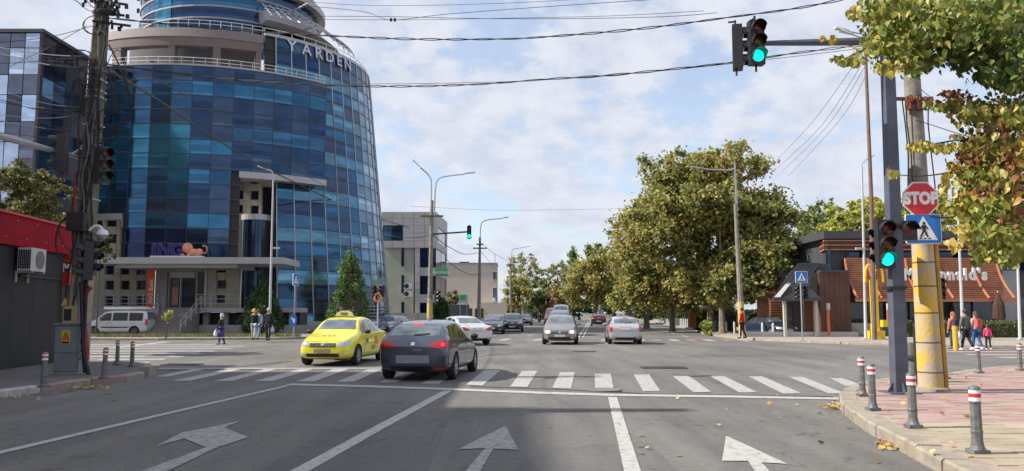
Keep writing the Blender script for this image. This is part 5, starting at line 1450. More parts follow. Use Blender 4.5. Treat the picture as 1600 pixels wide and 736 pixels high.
# ================================================================== LEFT POLE, CABINET, CABLES
lb_ = G(118, 583, .14); lD = lb_.y; ltop = P(165, -60, lD)
lpT = thing('utility_pole', 'weathered concrete pole tangled in black cables on the left corner', 'utility pole', lb_)
lax = lambda z: lb_.lerp(ltop, (z - lb_.z) / (ltop.z - lb_.z))
def lr(z): return .23 - .0085 * z
zq = P(120, 430, lD).z
mb = MB()
def taper(mb, a, b, w0, w1):
    r = [(-1, -.7), (-.7, -1), (.7, -1), (1, -.7), (1, .7), (.7, 1), (-.7, 1), (-1, .7)]
    mb.add([a + Vector((i * w0, j * w0, 0)) for i, j in r] + [b + Vector((i * w1, j * w1, 0)) for i, j in r],
           [tuple(range(7, -1, -1)), tuple(range(8, 16))] + [(i, (i + 1) % 8, 8 + (i + 1) % 8, 8 + i) for i in range(8)])
    return mb
part('upper_shaft', taper(MB(), lax(zq), ltop, lr(zq), lr(11)), mat('mossy_concrete', (0.19, 0.18, 0.14), .95, color2=(0.08, 0.085, 0.05), scale=4, bump=.6, bscale=20), lpT)
part('lower_shaft', taper(MB(), lb_, lax(zq), lr(0) + .004, lr(zq) + .004), mat('painted_concrete_ochre', (0.40, 0.31, 0.18), .9, color2=(0.26, 0.22, 0.17), scale=4, bump=.5, bscale=16), lpT)
rd = random.Random(12)
for k in range(16):
    z = rd.uniform(2.6, 9.2) if k > 4 else 7.3 + k * .14
    part('steel_band', MB().box(lax(z), (2 * lr(z) + .025, 2 * lr(z) + .025, .03)), M_galv if k % 2 else MATS['rusty_band'], lpT)
# conduits and cables running down the shaft
for k in range(11):
    dx = rd.uniform(-.3, .26); dy = -.22 - rd.uniform(0, .08); z1 = rd.uniform(6, 9.8); z0 = rd.uniform(.2, 3.2)
    pts = [lax(z0 + (z1 - z0) * i / 14) + Vector((dx + .05 * sin(i * 1.3 + k), dy, 0)) for i in range(15)]
    part('cable_run', MB().tube(pts, rd.choice((.010, .014, .024)), 5), rd.choice((M_cable, M_cable, mat('grey_cable', (.13, .13, .14), .6))), lpT)
for k in range(7):
    z = 9.1 + rd.uniform(-.5, .6)
    part('cable_bracket', MB().box(lax(z) + Vector((rd.uniform(.1, .6), -.25, 0)), (rd.uniform(.3, .9), .05, .05), rz=rd.uniform(-.5, .5)), M_cable, lpT)
mb = MB()
for k in range(60):
    z = 9.3 + rd.gauss(0, .3); mb.box(lax(z) + Vector((.35 + rd.gauss(0, .3), -.25 + rd.gauss(0, .15), 0)), (.07, .06, .10), rz=rd.uniform(0, 3))
part('insulators', mb, M_black, lpT, kind='stuff')
# coils
def coil(c, ru, rv, turns, seed, r=.011, m=M_cable):
    g = random.Random(seed); pts = []
    for i in range(int(turns * 20)):
        q = 2 * pi * i / 20; f = 1 + .12 * sin(q * .37 + seed)
        pts.append(c + Vector((cos(q) * ru * f, .03 * sin(q * 1.3) - .002 * i, sin(q) * rv * f)))
    part('cable_coil', MB().tube(pts, r, 5), m, lpT)
for (u, v, ru, rv, n, s) in ((176, 158, .5, .75, 1.3, 1), (172, 190, .33, .35, 2, 2), (180, 130, .28, .9, 1.2, 3), (168, 210, .28, .18, 2, 4), (122, 150, .12, .4, 2.5, 5), (137, 120, .2, .25, 2, 6), (150, 40, .3, .25, 2, 8), (128, 86, .25, .12, 2, 9)):
    coil(P(u, v, lD - .35), ru, rv, n, s)
# big loop hanging right of the pole
lp_ = [(170, 70), (185, 100), (200, 140), (205, 165), (198, 188), (182, 197), (162, 194)]
part('cable_loop', MB().tube(smooth_path([P(u, v, lD - .3) for u, v in lp_], 5), .022, 5), M_cable, lpT)
part('cable_loop', MB().tube(smooth_path([P(u, v, lD - .35) for u, v in ((168, 110), (176, 140), (178, 170), (165, 190))], 5), .018, 5), M_cable, lpT)
part('red_conduit', MB().tube(smooth_path([P(u, v, lD - .3) for u, v in ((118, 268), (117, 310), (116, 350))], 4), .028, 6), mat('red_duct', (.28, .03, .03), .6), lpT)
part('red_conduit', MB().tube(smooth_path([P(u, v, lD - .45) for u, v in ((142, 448), (133, 462), (131, 500), (135, 535), (135, 562))], 5), .055, 7), mat('red_sheath', (.26, .03, .03), .6), lpT)
part('black_conduit', MB().tube(smooth_path([P(u, v, lD - .5) for u, v in ((127, 440), (129, 500), (131, 550), (139, 586))], 5), .05, 7), M_cable, lpT)
part('black_conduit', MB().tube(smooth_path([P(u, v, lD - .5) for u, v in ((136, 430), (133, 500), (130, 545), (132, 583))], 5), .035, 7), M_cable, lpT)
part('cable_loop', MB().tube(smooth_path([P(u, v, lD - .3) for u, v in ((114, 338), (95, 348), (87, 375), (92, 402), (110, 412))], 5), .022, 5), M_cable, lpT)
part('cable_loop', MB().tube(smooth_path([P(u, v, lD - .32) for u, v in ((116, 330), (92, 352), (98, 380), (112, 395))], 5), .016, 5), M_cable, lpT)
part('steel_conduit', MB().tube([P(125, 380, lD - .35), P(123, 583, lD - .35)], .03, 6), M_galv, lpT)
jb = P(121, 347, lD - .35); part('junction_box', MB().box(jb, (.42, .25, .46)), M_black, lpT)
# dome camera
dc = thing('dome_camera', 'white dome security camera on a curved arm at the left pole', 'security camera', P(160, 366, lD - .4))
part('arm', MB().tube(smooth_path([P(u, v, lD - .4) for u, v in ((140, 360), (147, 354), (156, 354), (161, 361))], 5), .035, 7), M_white, dc)
b = MW[dc.name].translation
part('housing', MB().lathe([(.03, .12), (.1, .1), (.13, .04), (.135, -.02)], 16, Matrix.Translation(b)), M_white, dc, smooth=True); part('dome', MB().lathe([(.12, -.02), (.1, -.09), (.05, -.13), (0, -.14)], 16, Matrix.Translation(b)), M_greypanel, dc, smooth=True)
# signals on the left pole
signal_head('post_traffic_light', 'black traffic light on the left pole facing the shop', P(131, 408, lD - .5), R(-60), None, 1.0, rods=False)
signal_head('post_traffic_light', 'black traffic light on the left pole turned to the crossing', P(148, 402, lD - .3), R(95), None, .95, rods=False)
part('signal_arm', MB().tube([P(128, 247, lD), P(60, 229, lD - 2), P(-60, 196, lD - 5)], [.05, .07, .09], 8), M_galv, lpT)
part('strut', MB().tube([P(128, 232, lD), P(84, 258, lD - 1.2)], .03, 6), M_galv, lpT)
signal_head('hanging_traffic_light', 'pale backed traffic light on the left arm seen from the side', P(90, 240, lD - 1.3), R(-75), None, 1.0)
signal_head('hanging_traffic_light', 'tilted traffic light just right of the left pole against the blue glass', P(164, 258, lD - .3), R(65), None, 1.0)
# cabinet
cbt = thing('electric_cabinet', 'scratched grey electric cabinet with a yellow warning plate before the left pole', 'electric cabinet', G(102, 585, .14))
b = MW[cbt.name].translation; W_, H_ = .60, 1.18
M_cab = mat('cabinet_grey', (0.22, 0.24, 0.27), 0.55, color2=(0.15, 0.16, 0.18), scale=3.5, bump=.2, bscale=12)
part('body', MB().bb(-W_ / 2, W_ / 2, 0, .42, .04, H_), M_cab, cbt, world=False); part('plinth', MB().bb(-W_ / 2 - .06, W_ / 2 + .1, -.05, .5, 0, .045), M_kerb, cbt, world=False)
part('upper_door', MB().bb(-W_ / 2 + .03, W_ / 2 - .03, -.02, 0, .52, H_ - .05), M_cab, cbt, world=False); part('lower_door', MB().bb(-W_ / 2 + .03, W_ / 2 - .03, -.02, 0, .07, .50), M_cab, cbt, world=False)
part('roof', MB().bb(-W_ / 2 - .03, W_ / 2 + .03, -.04, .45, H_, H_ + .035), M_cab, cbt, world=False)
T = UPRIGHT
part('warning_plate', MB().prism([(-.13, .72), (.08, .72), (.08, 1.05), (-.13, 1.05)], .021, .026, T), M_yellow, cbt, world=False)
part('warning_triangle', MB().prism([(-.115, .80), (.065, .80), (-.025, 1.02)], .027, .03, T), M_black, cbt, world=False)
part('warning_inner', MB().prism([(-.09, .80), (.04, .80), (-.025, .96)], .031, .033, T), M_yellow, cbt, world=False)
part('warning_bolt', MB().prism([(-.05, .815), (.0, .815), (-.01, .9), (-.04, .9)], .034, .036, T), M_signred, cbt, world=False)
part('notice_strip', MB().prism([(-.11, .735), (.06, .735), (.06, .775), (-.11, .775)], .027, .03, T), M_black, cbt, world=False)
gf = MB()
for k, z in enumerate((.78, .6, .42)): gf.tube([Vector((W_ / 2 + .006, .12 + .09 * cos(q * .7 + k), z + .08 * sin(q * .7 + k * 2))) for q in range(8)], .012, 4)
part('graffiti', gf, M_black, cbt, world=False)
bx = thing('meter_box', 'small ochre steel box standing on the grey cabinet', 'box', b + Vector((.04, .05, H_ + .036)))
part('case', MB().bb(-.2, .18, 0, .25, 0, .42), mat('ochre_steel', (.42, .32, .16), .6), bx, world=False); part('opening', MB().bb(-.18, .0, -.006, 0, .06, .34), M_dark, bx, world=False)
part('flag', MB().prism([(-.26, .4), (-.1, .45), (-.16, .62)], 0, .02, UPRIGHT), M_yellow, bx, world=False)

# ------------------------------------------------------------------ overhead cables (each sags in space between its ends)
def cable(label, pts, r, name='overhead_cable', group=None, twist=0, wob=0.0, m=None):
    w = smooth_path([P(u, v, D) for u, v, D in pts], 8); mb = MB()
    if twist:
        w = resample(w, .12)
        for s in (0, pi):
            mb.tube([p + Vector((0, cos(i * .55 + s) * r, sin(i * .55 + s) * r * (1.0 + .9 * sin(i * .07) ** 2))) for i, p in enumerate(w)], r * .95, 4)
    else: mb.tube(w, r, 4)
    return solo(name, mb, m or M_cable, label, 'cable', group)
yD = yp.y
cable('upper thick twisted black cable sagging across the sky', [(168, 28, lD), (330, 44, 20.5), (500, 55, 20), (640, 61, 19.5), (780, 61, 19), (860, 57, 18.5), (1000, 45, 18), (1140, 27, 17.5), (1250, 12, 17), (1340, -6, 17), (1420, -24, 17)], .013, twist=1)
cable('lower thick twisted black cable running to the right pole', [(165, 100, lD), (300, 118, 20.5), (460, 131, 20), (600, 135, 19.5), (740, 132, 19), (850, 124, 18.3), (960, 117, 17.8), (1140, 98, 17.2), (1250, 82, 17), (1420, 62, yD)], .012, twist=1)
cable('companion strand under the lower thick cable', [(165, 103, lD), (460, 129, 20), (600, 131, 19.5), (740, 129, 19), (850, 125, 18.3), (1020, 112, 17.6), (1200, 93, 17), (1424, 66, yD)], .007)
cable('long cable dropping from the left pole to the grey building', [(168, 108, lD), (250, 158, 30), (350, 225, 42), (450, 280, 58), (560, 330, 76), (640, 356, 99)], .045)
cable('second thin cable dropping beside the long one', [(168, 100, lD), (240, 122, 26), (330, 175, 34), (420, 240, 46), (510, 292, 60), (600, 345, 99)], .02)
cable('topmost thin wire with a small clamp', [(430, 25, 34), (600, 26, 33), (760, 29, 32), (900, 29, 31), (1040, 26, 30), (1120, 20, 30)], .012)
cable('thin wire crossing the first below the clamp', [(400, 3, 34), (560, 17, 33), (610, 31, 32.5), (700, 22, 32), (860, 10, 31), (1100, -6, 30)], .012)
cable('straight thin wire just above the twisted cable', [(460, 30, 34), (620, 31, 33), (760, 29, 32), (950, 25, 31), (1100, 17, 30)], .010)
cable('highest faint wire leaving at the top', [(400, -6, 34), (560, 8, 33), (760, 6, 32), (960, -4, 31)], .009)
for i, (u, v) in enumerate(((611, 31), (617, 31))): solo('cable_clamp', MB().box(P(u, v, 32.4), (.1, .08, .12)), M_cable, ('left' if i == 0 else 'right') + ' half of the clamp on the thin top wires', 'clamp', None)
for k, (a, b) in enumerate((((0, 72), (128, 88)), ((0, 80), (128, 106)), ((0, 62), (138, 40)), ((0, 97), (135, 86)), ((0, 138), (122, 168)), ((0, 147), (120, 172)), ((0, 157), (122, 176)), ((0, 152), (120, 180)), ((0, 175), (122, 178)), ((0, 186), (124, 205)), ((118, 0), (162, 22)), ((130, -6), (165, 14)), ((60, -30), (158, 18)), ((0, 108), (128, 40)), ((30, 230), (124, 178)), ((0, 205), (123, 215)))):
    (u0, v0), (u1, v1) = a, b; D2 = lD + 9 - (k % 4) * 5
    cable(('second', 'fourth', 'first', 'fifth', 'seventh', 'eighth', 'tenth', 'ninth', 'eleventh', 'twelfth', 'steep topmost left', 'steep topmost right', 'high slanting', 'sixth, steep rising,', 'lowest rising', 'thirteenth')[k] + ' black wire counted down the left border, strung from the left pole', [(u0 - (u1 - u0) * .5 if u0 < 10 else u0, v0 - (v1 - v0) * .5 if u0 < 10 else v0, D2), ((u0 + u1) / 2, (v0 + v1) / 2 + 4 + k % 3 * 2, (D2 + lD) / 2), (u1 + 8, v1, lD)], .018 if k in (0, 1) else .008, group='wires strung left of the left pole')
for k, pts in enumerate(([(1352, 92, 44), (1280, 200, 60), (1215, 262, 90)], [(1354, 100, 44), (1290, 200, 62), (1222, 268, 92)], [(1356, 112, 44), (1310, 190, 60), (1232, 275, 95)], [(1346, 84, 44), (1270, 190, 60), (1208, 256, 90)])):
    cable(('second', 'third', 'rightmost', 'leftmost')[k] + ' faint wire fanning down from the rusty pole', pts, .014, group='wires fanning from the rusty pole')
cable('faint wire strung level between the lamp poles', [(640, 322, 56), (760, 328, 62), (860, 328, 64), (960, 326, 66), (1149, 318, 52)], .012)
cable('cable swinging from the double armed lamp to the next pole', [(677, 368, 56), (700, 385, 66), (725, 397, 76), (749, 395, 80)], .03)
cable('cable curving behind the cream house lamp', [(697, 405, 75), (715, 420, 78), (735, 429, 80), (749, 428, 80)], .025)
cable('cable crossing before the grey panelled building', [(600, 366, 95), (630, 371, 80), (655, 371, 66), (673, 367, 56)], .03)
cable('short wire rising from the yellow pole into the leaves', [(1424, 185, yD), (1470, 200, 14), (1520, 215, 12), (1600, 228, 10)], .008)
cable('thin wire above the short wire right of the yellow pole', [(1424, 115, yD), (1440, 140, 15), (1470, 165, 14), (1500, 200, 12.5), (1600, 250, 9)], .006)
cable('thin wire between two far dark lamp poles left of the avenue', [(750, 378, 80), (775, 398, 95), (798, 410, 118)], .02)
cable('wire dropping from the lamp to the cream house wall', [(750, 392, 80), (764, 408, 100), (772, 420, 119)], .02)
# ================================================================== VEHICLES
ST = {
 'hatch': [(0, .36, .50, .58, .60, .48), (.010, .27, .57, .67, .74, .60), (.045, .21, .63, .76, .87, .70), (.12, .18, .72, .85, .95, .77), (.20, .18, .80, .93, .985, .81),
           (.262, .18, .86, .99, 1, .82), (.295, .18, .89, 1.06, 1, .80), (.37, .18, .91, 1.29, 1, .73), (.435, .18, .92, 1.41, 1, .70), (.56, .18, .93, 1.47, 1, .69), (.72, .18, .95, 1.455, 1, .68),
           (.84, .18, .97, 1.40, .99, .67), (.895, .19, .98, 1.33, .975, .66), (.945, .22, .98, 1.12, .95, .72), (.970, .25, .96, 1.01, .93, .76), (.990, .30, .88, .92, .89, .76), (1, .38, .78, .82, .80, .66)],
 'sedan': [(0, .36, .50, .58, .60, .48), (.010, .27, .60, .70, .76, .62), (.04, .21, .67, .80, .88, .72), (.12, .18, .75, .89, .95, .77), (.20, .18, .82, .95, .985, .81),
           (.255, .18, .87, 1.0, 1, .82), (.285, .18, .90, 1.08, 1, .80), (.355, .18, .92, 1.32, 1, .72), (.41, .18, .93, 1.44, 1, .69), (.52, .18, .94, 1.50, 1, .68), (.64, .18, .95, 1.48, 1, .67),
           (.72, .18, .96, 1.38, .99, .66), (.79, .19, .97, 1.17, .98, .70), (.835, .20, .97, 1.05, .97, .78), (.90, .22, .96, 1.03, .95, .78), (.965, .25, .94, 1.01, .92, .76), (.99, .32, .84, .90, .87, .72), (1, .40, .74, .80, .78, .62)],
 'mpv': [(0, .36, .52, .60, .62, .50), (.010, .27, .60, .72, .76, .62), (.04, .21, .68, .82, .88, .72), (.11, .18, .77, .92, .95, .78), (.17, .18, .84, .99, .985, .81),
         (.215, .18, .90, 1.06, 1, .82), (.255, .18, .93, 1.18, 1, .79), (.33, .18, .95, 1.42, 1, .74), (.39, .18, .96, 1.52, 1, .72), (.55, .18, .97, 1.59, 1, .71), (.75, .18, .98, 1.57, 1, .70),
         (.88, .19, .99, 1.50, .99, .69), (.935, .20, 1.0, 1.36, .97, .70), (.965, .22, 1.0, 1.14, .95, .74), (.985, .28, .92, 1.0, .92, .76), (1, .38, .80, .86, .82, .68)],
 'suv': [(0, .42, .60, .70, .66, .54), (.010, .32, .70, .84, .80, .66), (.04, .25, .78, .94, .90, .76), (.11, .24, .86, 1.02, .96, .80), (.19, .24, .92, 1.06, .99, .83),
         (.24, .24, .97, 1.11, 1, .82), (.28, .24, 1.0, 1.22, 1, .79), (.35, .24, 1.02, 1.48, 1, .74), (.41, .24, 1.03, 1.60, 1, .72), (.55, .24, 1.04, 1.66, 1, .71), (.75, .24, 1.05, 1.64, 1, .70),
         (.88, .24, 1.06, 1.57, .99, .69), (.94, .25, 1.06, 1.38, .97, .71), (.968, .28, 1.05, 1.18, .95, .74), (.988, .34, .96, 1.04, .92, .76), (1, .44, .84, .92, .82, .68)],
 'van': [(0, .36, .58, .66, .66, .54), (.010, .28, .68, .82, .80, .66), (.04, .22, .76, .94, .90, .76), (.10, .2, .85, 1.02, .96, .80), (.16, .2, .93, 1.08, .99, .82),
         (.20, .2, .98, 1.16, 1, .83), (.24, .2, 1.0, 1.32, 1, .82), (.30, .2, 1.0, 1.62, 1, .79), (.36, .2, 1.0, 1.76, 1, .78), (.5, .2, 1.0, 1.81, 1, .79), (.75, .2, 1.0, 1.81, 1, .79),
         (.93, .2, 1.0, 1.79, .99, .78), (.968, .22, 1.0, 1.74, .98, .77), (.985, .26, 1.0, 1.60, .96, .77), (.995, .32, .98, 1.35, .94, .77), (1, .40, .92, 1.15, .90, .74)],
}
def paint(name, c, metal=0.35): return mat('car_paint_' + name, c, .28, metal, var=.05, scale=.8, coat=1.0)
M_cglass = mat('car_glass', (0.05, 0.06, 0.065), .05, 0.35, var=0.1, spec=0.9, coat=.6)
M_screen = mat('car_screen_glass', (0.20, 0.235, 0.26), .06, 0.55, var=0.5, scale=2.5, spec=0.9, coat=.6)
M_chrome = mat('chrome', (0.7, 0.7, 0.72), .15, 1.0, var=0)
M_alloy = mat('alloy_rim', (0.48, 0.49, 0.5), .3, .7, var=.1)
M_tail = mat('tail_lens_red', (0.42, 0.012, 0.015), .15, 0, var=.15, scale=12, coat=.6)
M_taillit = mat('brake_lamp_lit', (0.6, 0.02, 0.02), .2, 0, var=0, emit=(1, .04, .03), estr=1.1)
M_head = mat('headlamp_lens', (0.5, 0.52, 0.55), .12, .3, var=.3, scale=14, coat=.8)
M_headlit = mat('headlamp_lit', (0.8, 0.7, 0.55), .2, 0, var=0, emit=(1, .78, .5), estr=1.6)
M_trim = mat('black_trim', (0.016, 0.016, 0.018), .5, var=.15)
M_plate = mat('number_plate_white', (0.55, 0.55, 0.52), .5, var=.05)
M_plateblur = mat('number_plate_blank', (0.25, 0.26, 0.29), .6, var=.1)

def make_car(kind, L, W, H, color, name, label, cat, loc, heading, lit_head=False, lit_brake=False, plate_f=None, plate_r=None, rim=None, wr=.31, rear_plate_z=None,
             front='std', rear='std', plate_w=.26, glass_m=None, extras=None, mirror=None, group=None, detail=True):
    rz = math.atan2(-heading[0], heading[1])
    t = thing(name, label, cat, (loc[0], loc[1], 0.0), rz, group)
    st = ST[kind]; H0 = max(s[3] for s in st) + .01; kz = H / H0; hw = W / 2
    gm_ = glass_m or M_cglass
    def sec(s):
        _, b, z, tp, wb, wt = s; b, z, tp = b * kz, z * kz, tp * kz; wb *= hw; wt *= hw
        lp = lambda a, c, f: a + (c - a) * f
        return [(0, b), (.80 * wb, b), (.965 * wb, b + .07), (wb, b + .35 * (z - b)), (wb * .998, b + .75 * (z - b)), (.965 * wb, z), (lp(.95 * wb, wt, .10), z + .03 + .02 * (tp - z)),
                (lp(.95 * wb, wt, .86), z + .84 * (tp - z)), (.88 * wt, tp - .03 * (tp - z) - .008), (0, tp + .008)]
    vs, fs = [], []; n = 18
    for s in st:
        h = sec(s); y = L / 2 - s[0] * L
        ring = [(x, y, z) for x, z in h] + [(-x, y, z) for x, z in h[-2:0:-1]]
        vs += ring
    for i in range(len(st) - 1):
        for j in range(n): fs.append((i * n + j, (i + 1) * n + j, (i + 1) * n + (j + 1) % n, i * n + (j + 1) % n))
    for o, flip in ((0, False), ((len(st) - 1) * n, True)):
        for a in range(9):
            q = (o + a, o + a + 1, o + (n - a - 1) % n, o + (n - a) % n)
            q = tuple(dict.fromkeys(q))
            if len(q) > 2: fs.append(q if not flip else q[::-1])
    me = bpy.data.meshes.new('body'); me.from_pydata(vs, [], fs)
    bm = bmesh.new(); bm.from_mesh(me); bmesh.ops.recalc_face_normals(bm, faces=bm.faces); bm.to_mesh(me); bm.free()
    tmp = bpy.data.objects.new('body_work', me); COL.objects.link(tmp)
    sm_ = tmp.modifiers.new('s', 'SUBSURF'); sm_.levels = 2; sm_.render_levels = 2
    fy, ry = L / 2 - L * .195, -L / 2 + L * .19
    cut = MB(); ra = wr + .045
    for y in (fy, ry):
        for s in (-1, 1):
            cut.lathe([(ra, -.19), (ra, .19)], 24, Matrix.Translation((s * (hw - .08), y, wr)) @ Matrix.Rotation(R(90), 4, 'Y'))
    cme = cut.mesh('cut', M_trim); co = bpy.data.objects.new('cut_work', cme); COL.objects.link(co)
    bo = tmp.modifiers.new('b', 'BOOLEAN'); bo.operation = 'DIFFERENCE'; bo.object = co; bo.solver = 'EXACT'
    dg = bpy.context.evaluated_depsgraph_get(); bmesh_ = bpy.data.meshes.new_from_object(tmp.evaluated_get(dg))
    bpy.data.objects.remove(tmp); bpy.data.objects.remove(co)
    bmesh_.materials.clear(); bmesh_.materials.append(color); bmesh_.materials.append(M_trim)
    mi = []
    for p in bmesh_.polygons:
        c = p.center; k = 0
        for y in (fy, ry):
            if math.hypot(c.y - y, c.z - wr) < ra * 1.004 and abs(c.x) > hw - .30: k = 1
        if c.z < .20 * kz and abs(p.normal.z) > .7: k = 1
        mi.append(k)
    bmesh_.polygons.foreach_set('material_index', mi); bmesh_.polygons.foreach_set('use_smooth', [True] * len(mi))
    try: bmesh_.set_sharp_from_angle(angle=R(40))
    except Exception: pass
    bmesh_.name = 'body'; body = link('body', bmesh_, t)
    bvh = BVHTree.FromPolygons([v.co for v in bmesh_.vertices], [tuple(p.vertices) for p in bmesh_.polygons])
    AX = {'L': (Vector((1, 0, 0)), lambda a, b: Vector((-3, a, b))), 'R': (Vector((-1, 0, 0)), lambda a, b: Vector((3, a, b))),
          'F': (Vector((0, -1, 0)), lambda a, b: Vector((a, 6, b))), 'B': (Vector((0, 1, 0)), lambda a, b: Vector((a, -6, b)))}
    def decal(nm, bot, top, m, axis, n=6, mm=3, off=.006, parent=None, rim_=True):
        """patch between two polylines of projected points laid on the body"""
        def samp(pl, f):
            k = f * (len(pl) - 1); i = min(int(k), len(pl) - 2); g = k - i
            return (pl[i][0] * (1 - g) + pl[i + 1][0] * g, pl[i][1] * (1 - g) + pl[i + 1][1] * g)
        d, org = AX[axis]; V = {}; vs = []; fs = []
        for i in range(n + 1):
            a, b = samp(bot, i / n), samp(top, i / n)
            for j in range(mm + 1):
                f = j / mm; hit = bvh.ray_cast(org(a[0] * (1 - f) + b[0] * f, a[1] * (1 - f) + b[1] * f), d)
                if hit[0] is None: continue
                V[i, j] = len(vs); vs.append(hit[0] + hit[1] * off)
        for i in range(n):
            for j in range(mm):
                q = [V.get(k) for k in ((i, j), (i + 1, j), (i + 1, j + 1), (i, j + 1))]
                if None in q: continue
                fs.append(tuple(q))
        if not fs: return None
        mb = MB().add(vs, fs); return part(nm, mb, m, parent or t, smooth=True, world=False)
    def zi(col, tt):
        for a, b in zip(st, st[1:]):
            if a[0] <= tt <= b[0]: f = (tt - a[0]) / (b[0] - a[0]); return (a[col] * (1 - f) + b[col] * f) * kz
        return st[-1][col] * kz
    Y = lambda tt: L / 2 - tt * L
    tA = {'hatch': .30, 'sedan': .29, 'mpv': .26, 'suv': .285, 'van': .235}[kind]
    tC = {'hatch': .885, 'sedan': .765, 'mpv': .93, 'suv': .925, 'van': .93}[kind]
    tB = {'hatch': .53, 'sedan': .50, 'mpv': .50, 'suv': .52, 'van': .46}[kind]
    wins = [(tA + .02, tB - .012), (tB + .012, tC - .13 if kind != 'van' else .70), (tC - .115 if kind != 'van' else .72, tC)]
    for s in 'LR':
        for (a, b) in wins:
            N = 7; bot, top = [], []
            for i in range(N + 1):
                q = a + (b - a) * i / N; bot.append((Y(q), zi(2, q) + .045)); top.append((Y(q), max(zi(2, q) + .06, zi(3, q) - (.115 if kind != 'van' else .2))))
            decal('side_window', bot, top, gm_, s, 8, 4, .005)
        if detail:
            for q in (tA + .03, tB, tC - .12):
                zt_ = zi(2, q) + .02
                decal('door_seam', [(Y(q) - .006, .24), (Y(q) + .006, .24)], [(Y(q) - .006, zt_), (Y(q) + .006, zt_)], M_trim, s, 1, 6, .003)
            for q in (tB - .03, tC - .15): decal('door_handle', [(Y(q), zi(2, q) - .13), (Y(q) + .17, zi(2, q) - .13)], [(Y(q), zi(2, q) - .10), (Y(q) + .17, zi(2, q) - .10)], M_trim if kind == 'van' else color, s, 3, 1, .02)
            decal('sill_trim', [(fy - ra, .21 * kz), (ry + ra, .21 * kz)], [(fy - ra, .27 * kz), (ry + ra, .27 * kz)], M_trim, s, 10, 1, .006)
    # windscreen and rear window
    def screen(nm, q0, q1, ax_, w0, w1, zlo, zhi, m=M_screen):
        N = 8; xs = [-1 + 2 * i / N for i in range(N + 1)]
        decal(nm, [(x * w0 * hw, zlo + .015 * (1 - x * x)) for x in xs], [(x * w1 * hw, zhi + .02 * (1 - x * x)) for x in xs], m, ax_, 12, 6, .005)
    tw = {'hatch': (.28, .425), 'sedan': (.27, .40), 'mpv': (.235, .38), 'suv': (.26, .40), 'van': (.205, .335)}[kind]
    screen('windscreen', *tw, 'F', .84, .66 if kind != 'van' else .73, zi(3, tw[0]) + .03, zi(3, tw[1]) - .055)
    tr_ = {'hatch': (.962, .895), 'sedan': (.825, .71), 'mpv': (.962, .91), 'suv': (.962, .91), 'van': (.99, .965)}[kind]
    screen('rear_window', *tr_, 'B', .78, .62 if kind != 'van' else .70, zi(3, tr_[0]) + .02 if kind != 'van' else 1.12 * kz, zi(3, tr_[1]) - .03)
    zh = zi(3, .03)
    def rect(nm, x0, x1, z0, z1, m, ax_, off=.008, n=5, mm=2, sk=0): return decal(nm, [(x0, z0), (x1, z0 + sk)], [(x0, z1), (x1, z1 + sk)], m, ax_, n, mm, off)
    # front
    for s in (-1, 1):
        a, b = s * hw * .50, s * hw * .87
        decal('headlight', [(a, zh - .17), (b, zh - .16)], [(a, zh - .06), ((a + b) / 2, zh - .03), (b, zh - .0)], M_head, 'F', 7, 3, .008)
        if lit_head: decal('lit_lamp', [(s * hw * .58, zh - .16), (s * hw * .76, zh - .16)], [(s * hw * .58, zh - .04), (s * hw * .76, zh - .04)], M_headlit, 'F', 4, 3, .02)
        decal('fog_light', [(s * hw * .64, .34), (s * hw * .76, .34)], [(s * hw * .64, .41), (s * hw * .76, .41)], M_head, 'F', 3, 2, .01)
    rect('grille', -hw * .47, hw * .47, zh - .19, zh - .075, M_trim, 'F', .008, 8, 2)
    for k in range(2): rect('grille_bar', -hw * .44, hw * .44, zh - .155 + k * .045, zh - .148 + k * .045, M_chrome, 'F', .014, 8, 1)
    rect('lower_intake', -hw * .58, hw * .58, .29, .39, M_trim, 'F', .008, 8, 2)
    decal('emblem', [(-.06, zh - .13), (0, zh - .17), (.06, zh - .13)], [(-.06, zh - .09), (0, zh - .085), (.06, zh - .09)], M_chrome, 'F', 4, 2, .02)
    rect('front_plate', -.26, .26, .41, .52, plate_f or M_plate, 'F', .022, 4, 1)
    rect('bonnet_seam', -hw * .66, hw * .66, zh - .035, zh - .028, M_trim, 'F', .004, 8, 1)
    # rear
    zt0 = {'hatch': .90, 'sedan': .86, 'mpv': .96, 'suv': 1.0, 'van': .95}[kind] * kz
    if rear != 'none':
        for s in (-1, 1):
            if kind == 'van' or rear == 'tall':
                decal('taillight', [(s * hw * .80, zt0 - .25), (s * hw * .93, zt0 - .25)], [(s * hw * .78, zt0 + .2), (s * hw * .90, zt0 + .2)], M_tail, 'B', 4, 5, .008)
                decal('taillight_side', [(-L / 2 + .01, zt0 - .22), (-L / 2 + .14, zt0 - .22)], [(-L / 2 + .05, zt0 + .2), (-L / 2 + .16, zt0 + .2)], M_tail, 'R' if s > 0 else 'L', 4, 4, .008)
            else:
                decal('taillight', [(s * hw * .44, zt0 - .085), (s * hw * .72, zt0 - .12), (s * hw * .90, zt0 - .11)], [(s * hw * .44, zt0 - .05), (s * hw * .70, zt0 + .06), (s * hw * .91, zt0 + .08)], M_tail, 'B', 8, 3, .008)
                decal('taillight_side', [(-L / 2 + .02, zt0 - .09), (-L / 2 + .22, zt0 - .05)], [(-L / 2 + .03, zt0 + .05), (-L / 2 + .25, zt0 + .03)], M_tail, 'R' if s > 0 else 'L', 5, 3, .008)
                if lit_brake and s > 0: decal('lit_lamp', [(s * hw * .76, zt0 - .06), (s * hw * .85, zt0 - .06)], [(s * hw * .76, zt0 + .005), (s * hw * .85, zt0 + .005)], M_taillit, 'B', 4, 3, .014)
        zp = rear_plate_z or (.74 if kind in ('sedan',) else .62) * kz
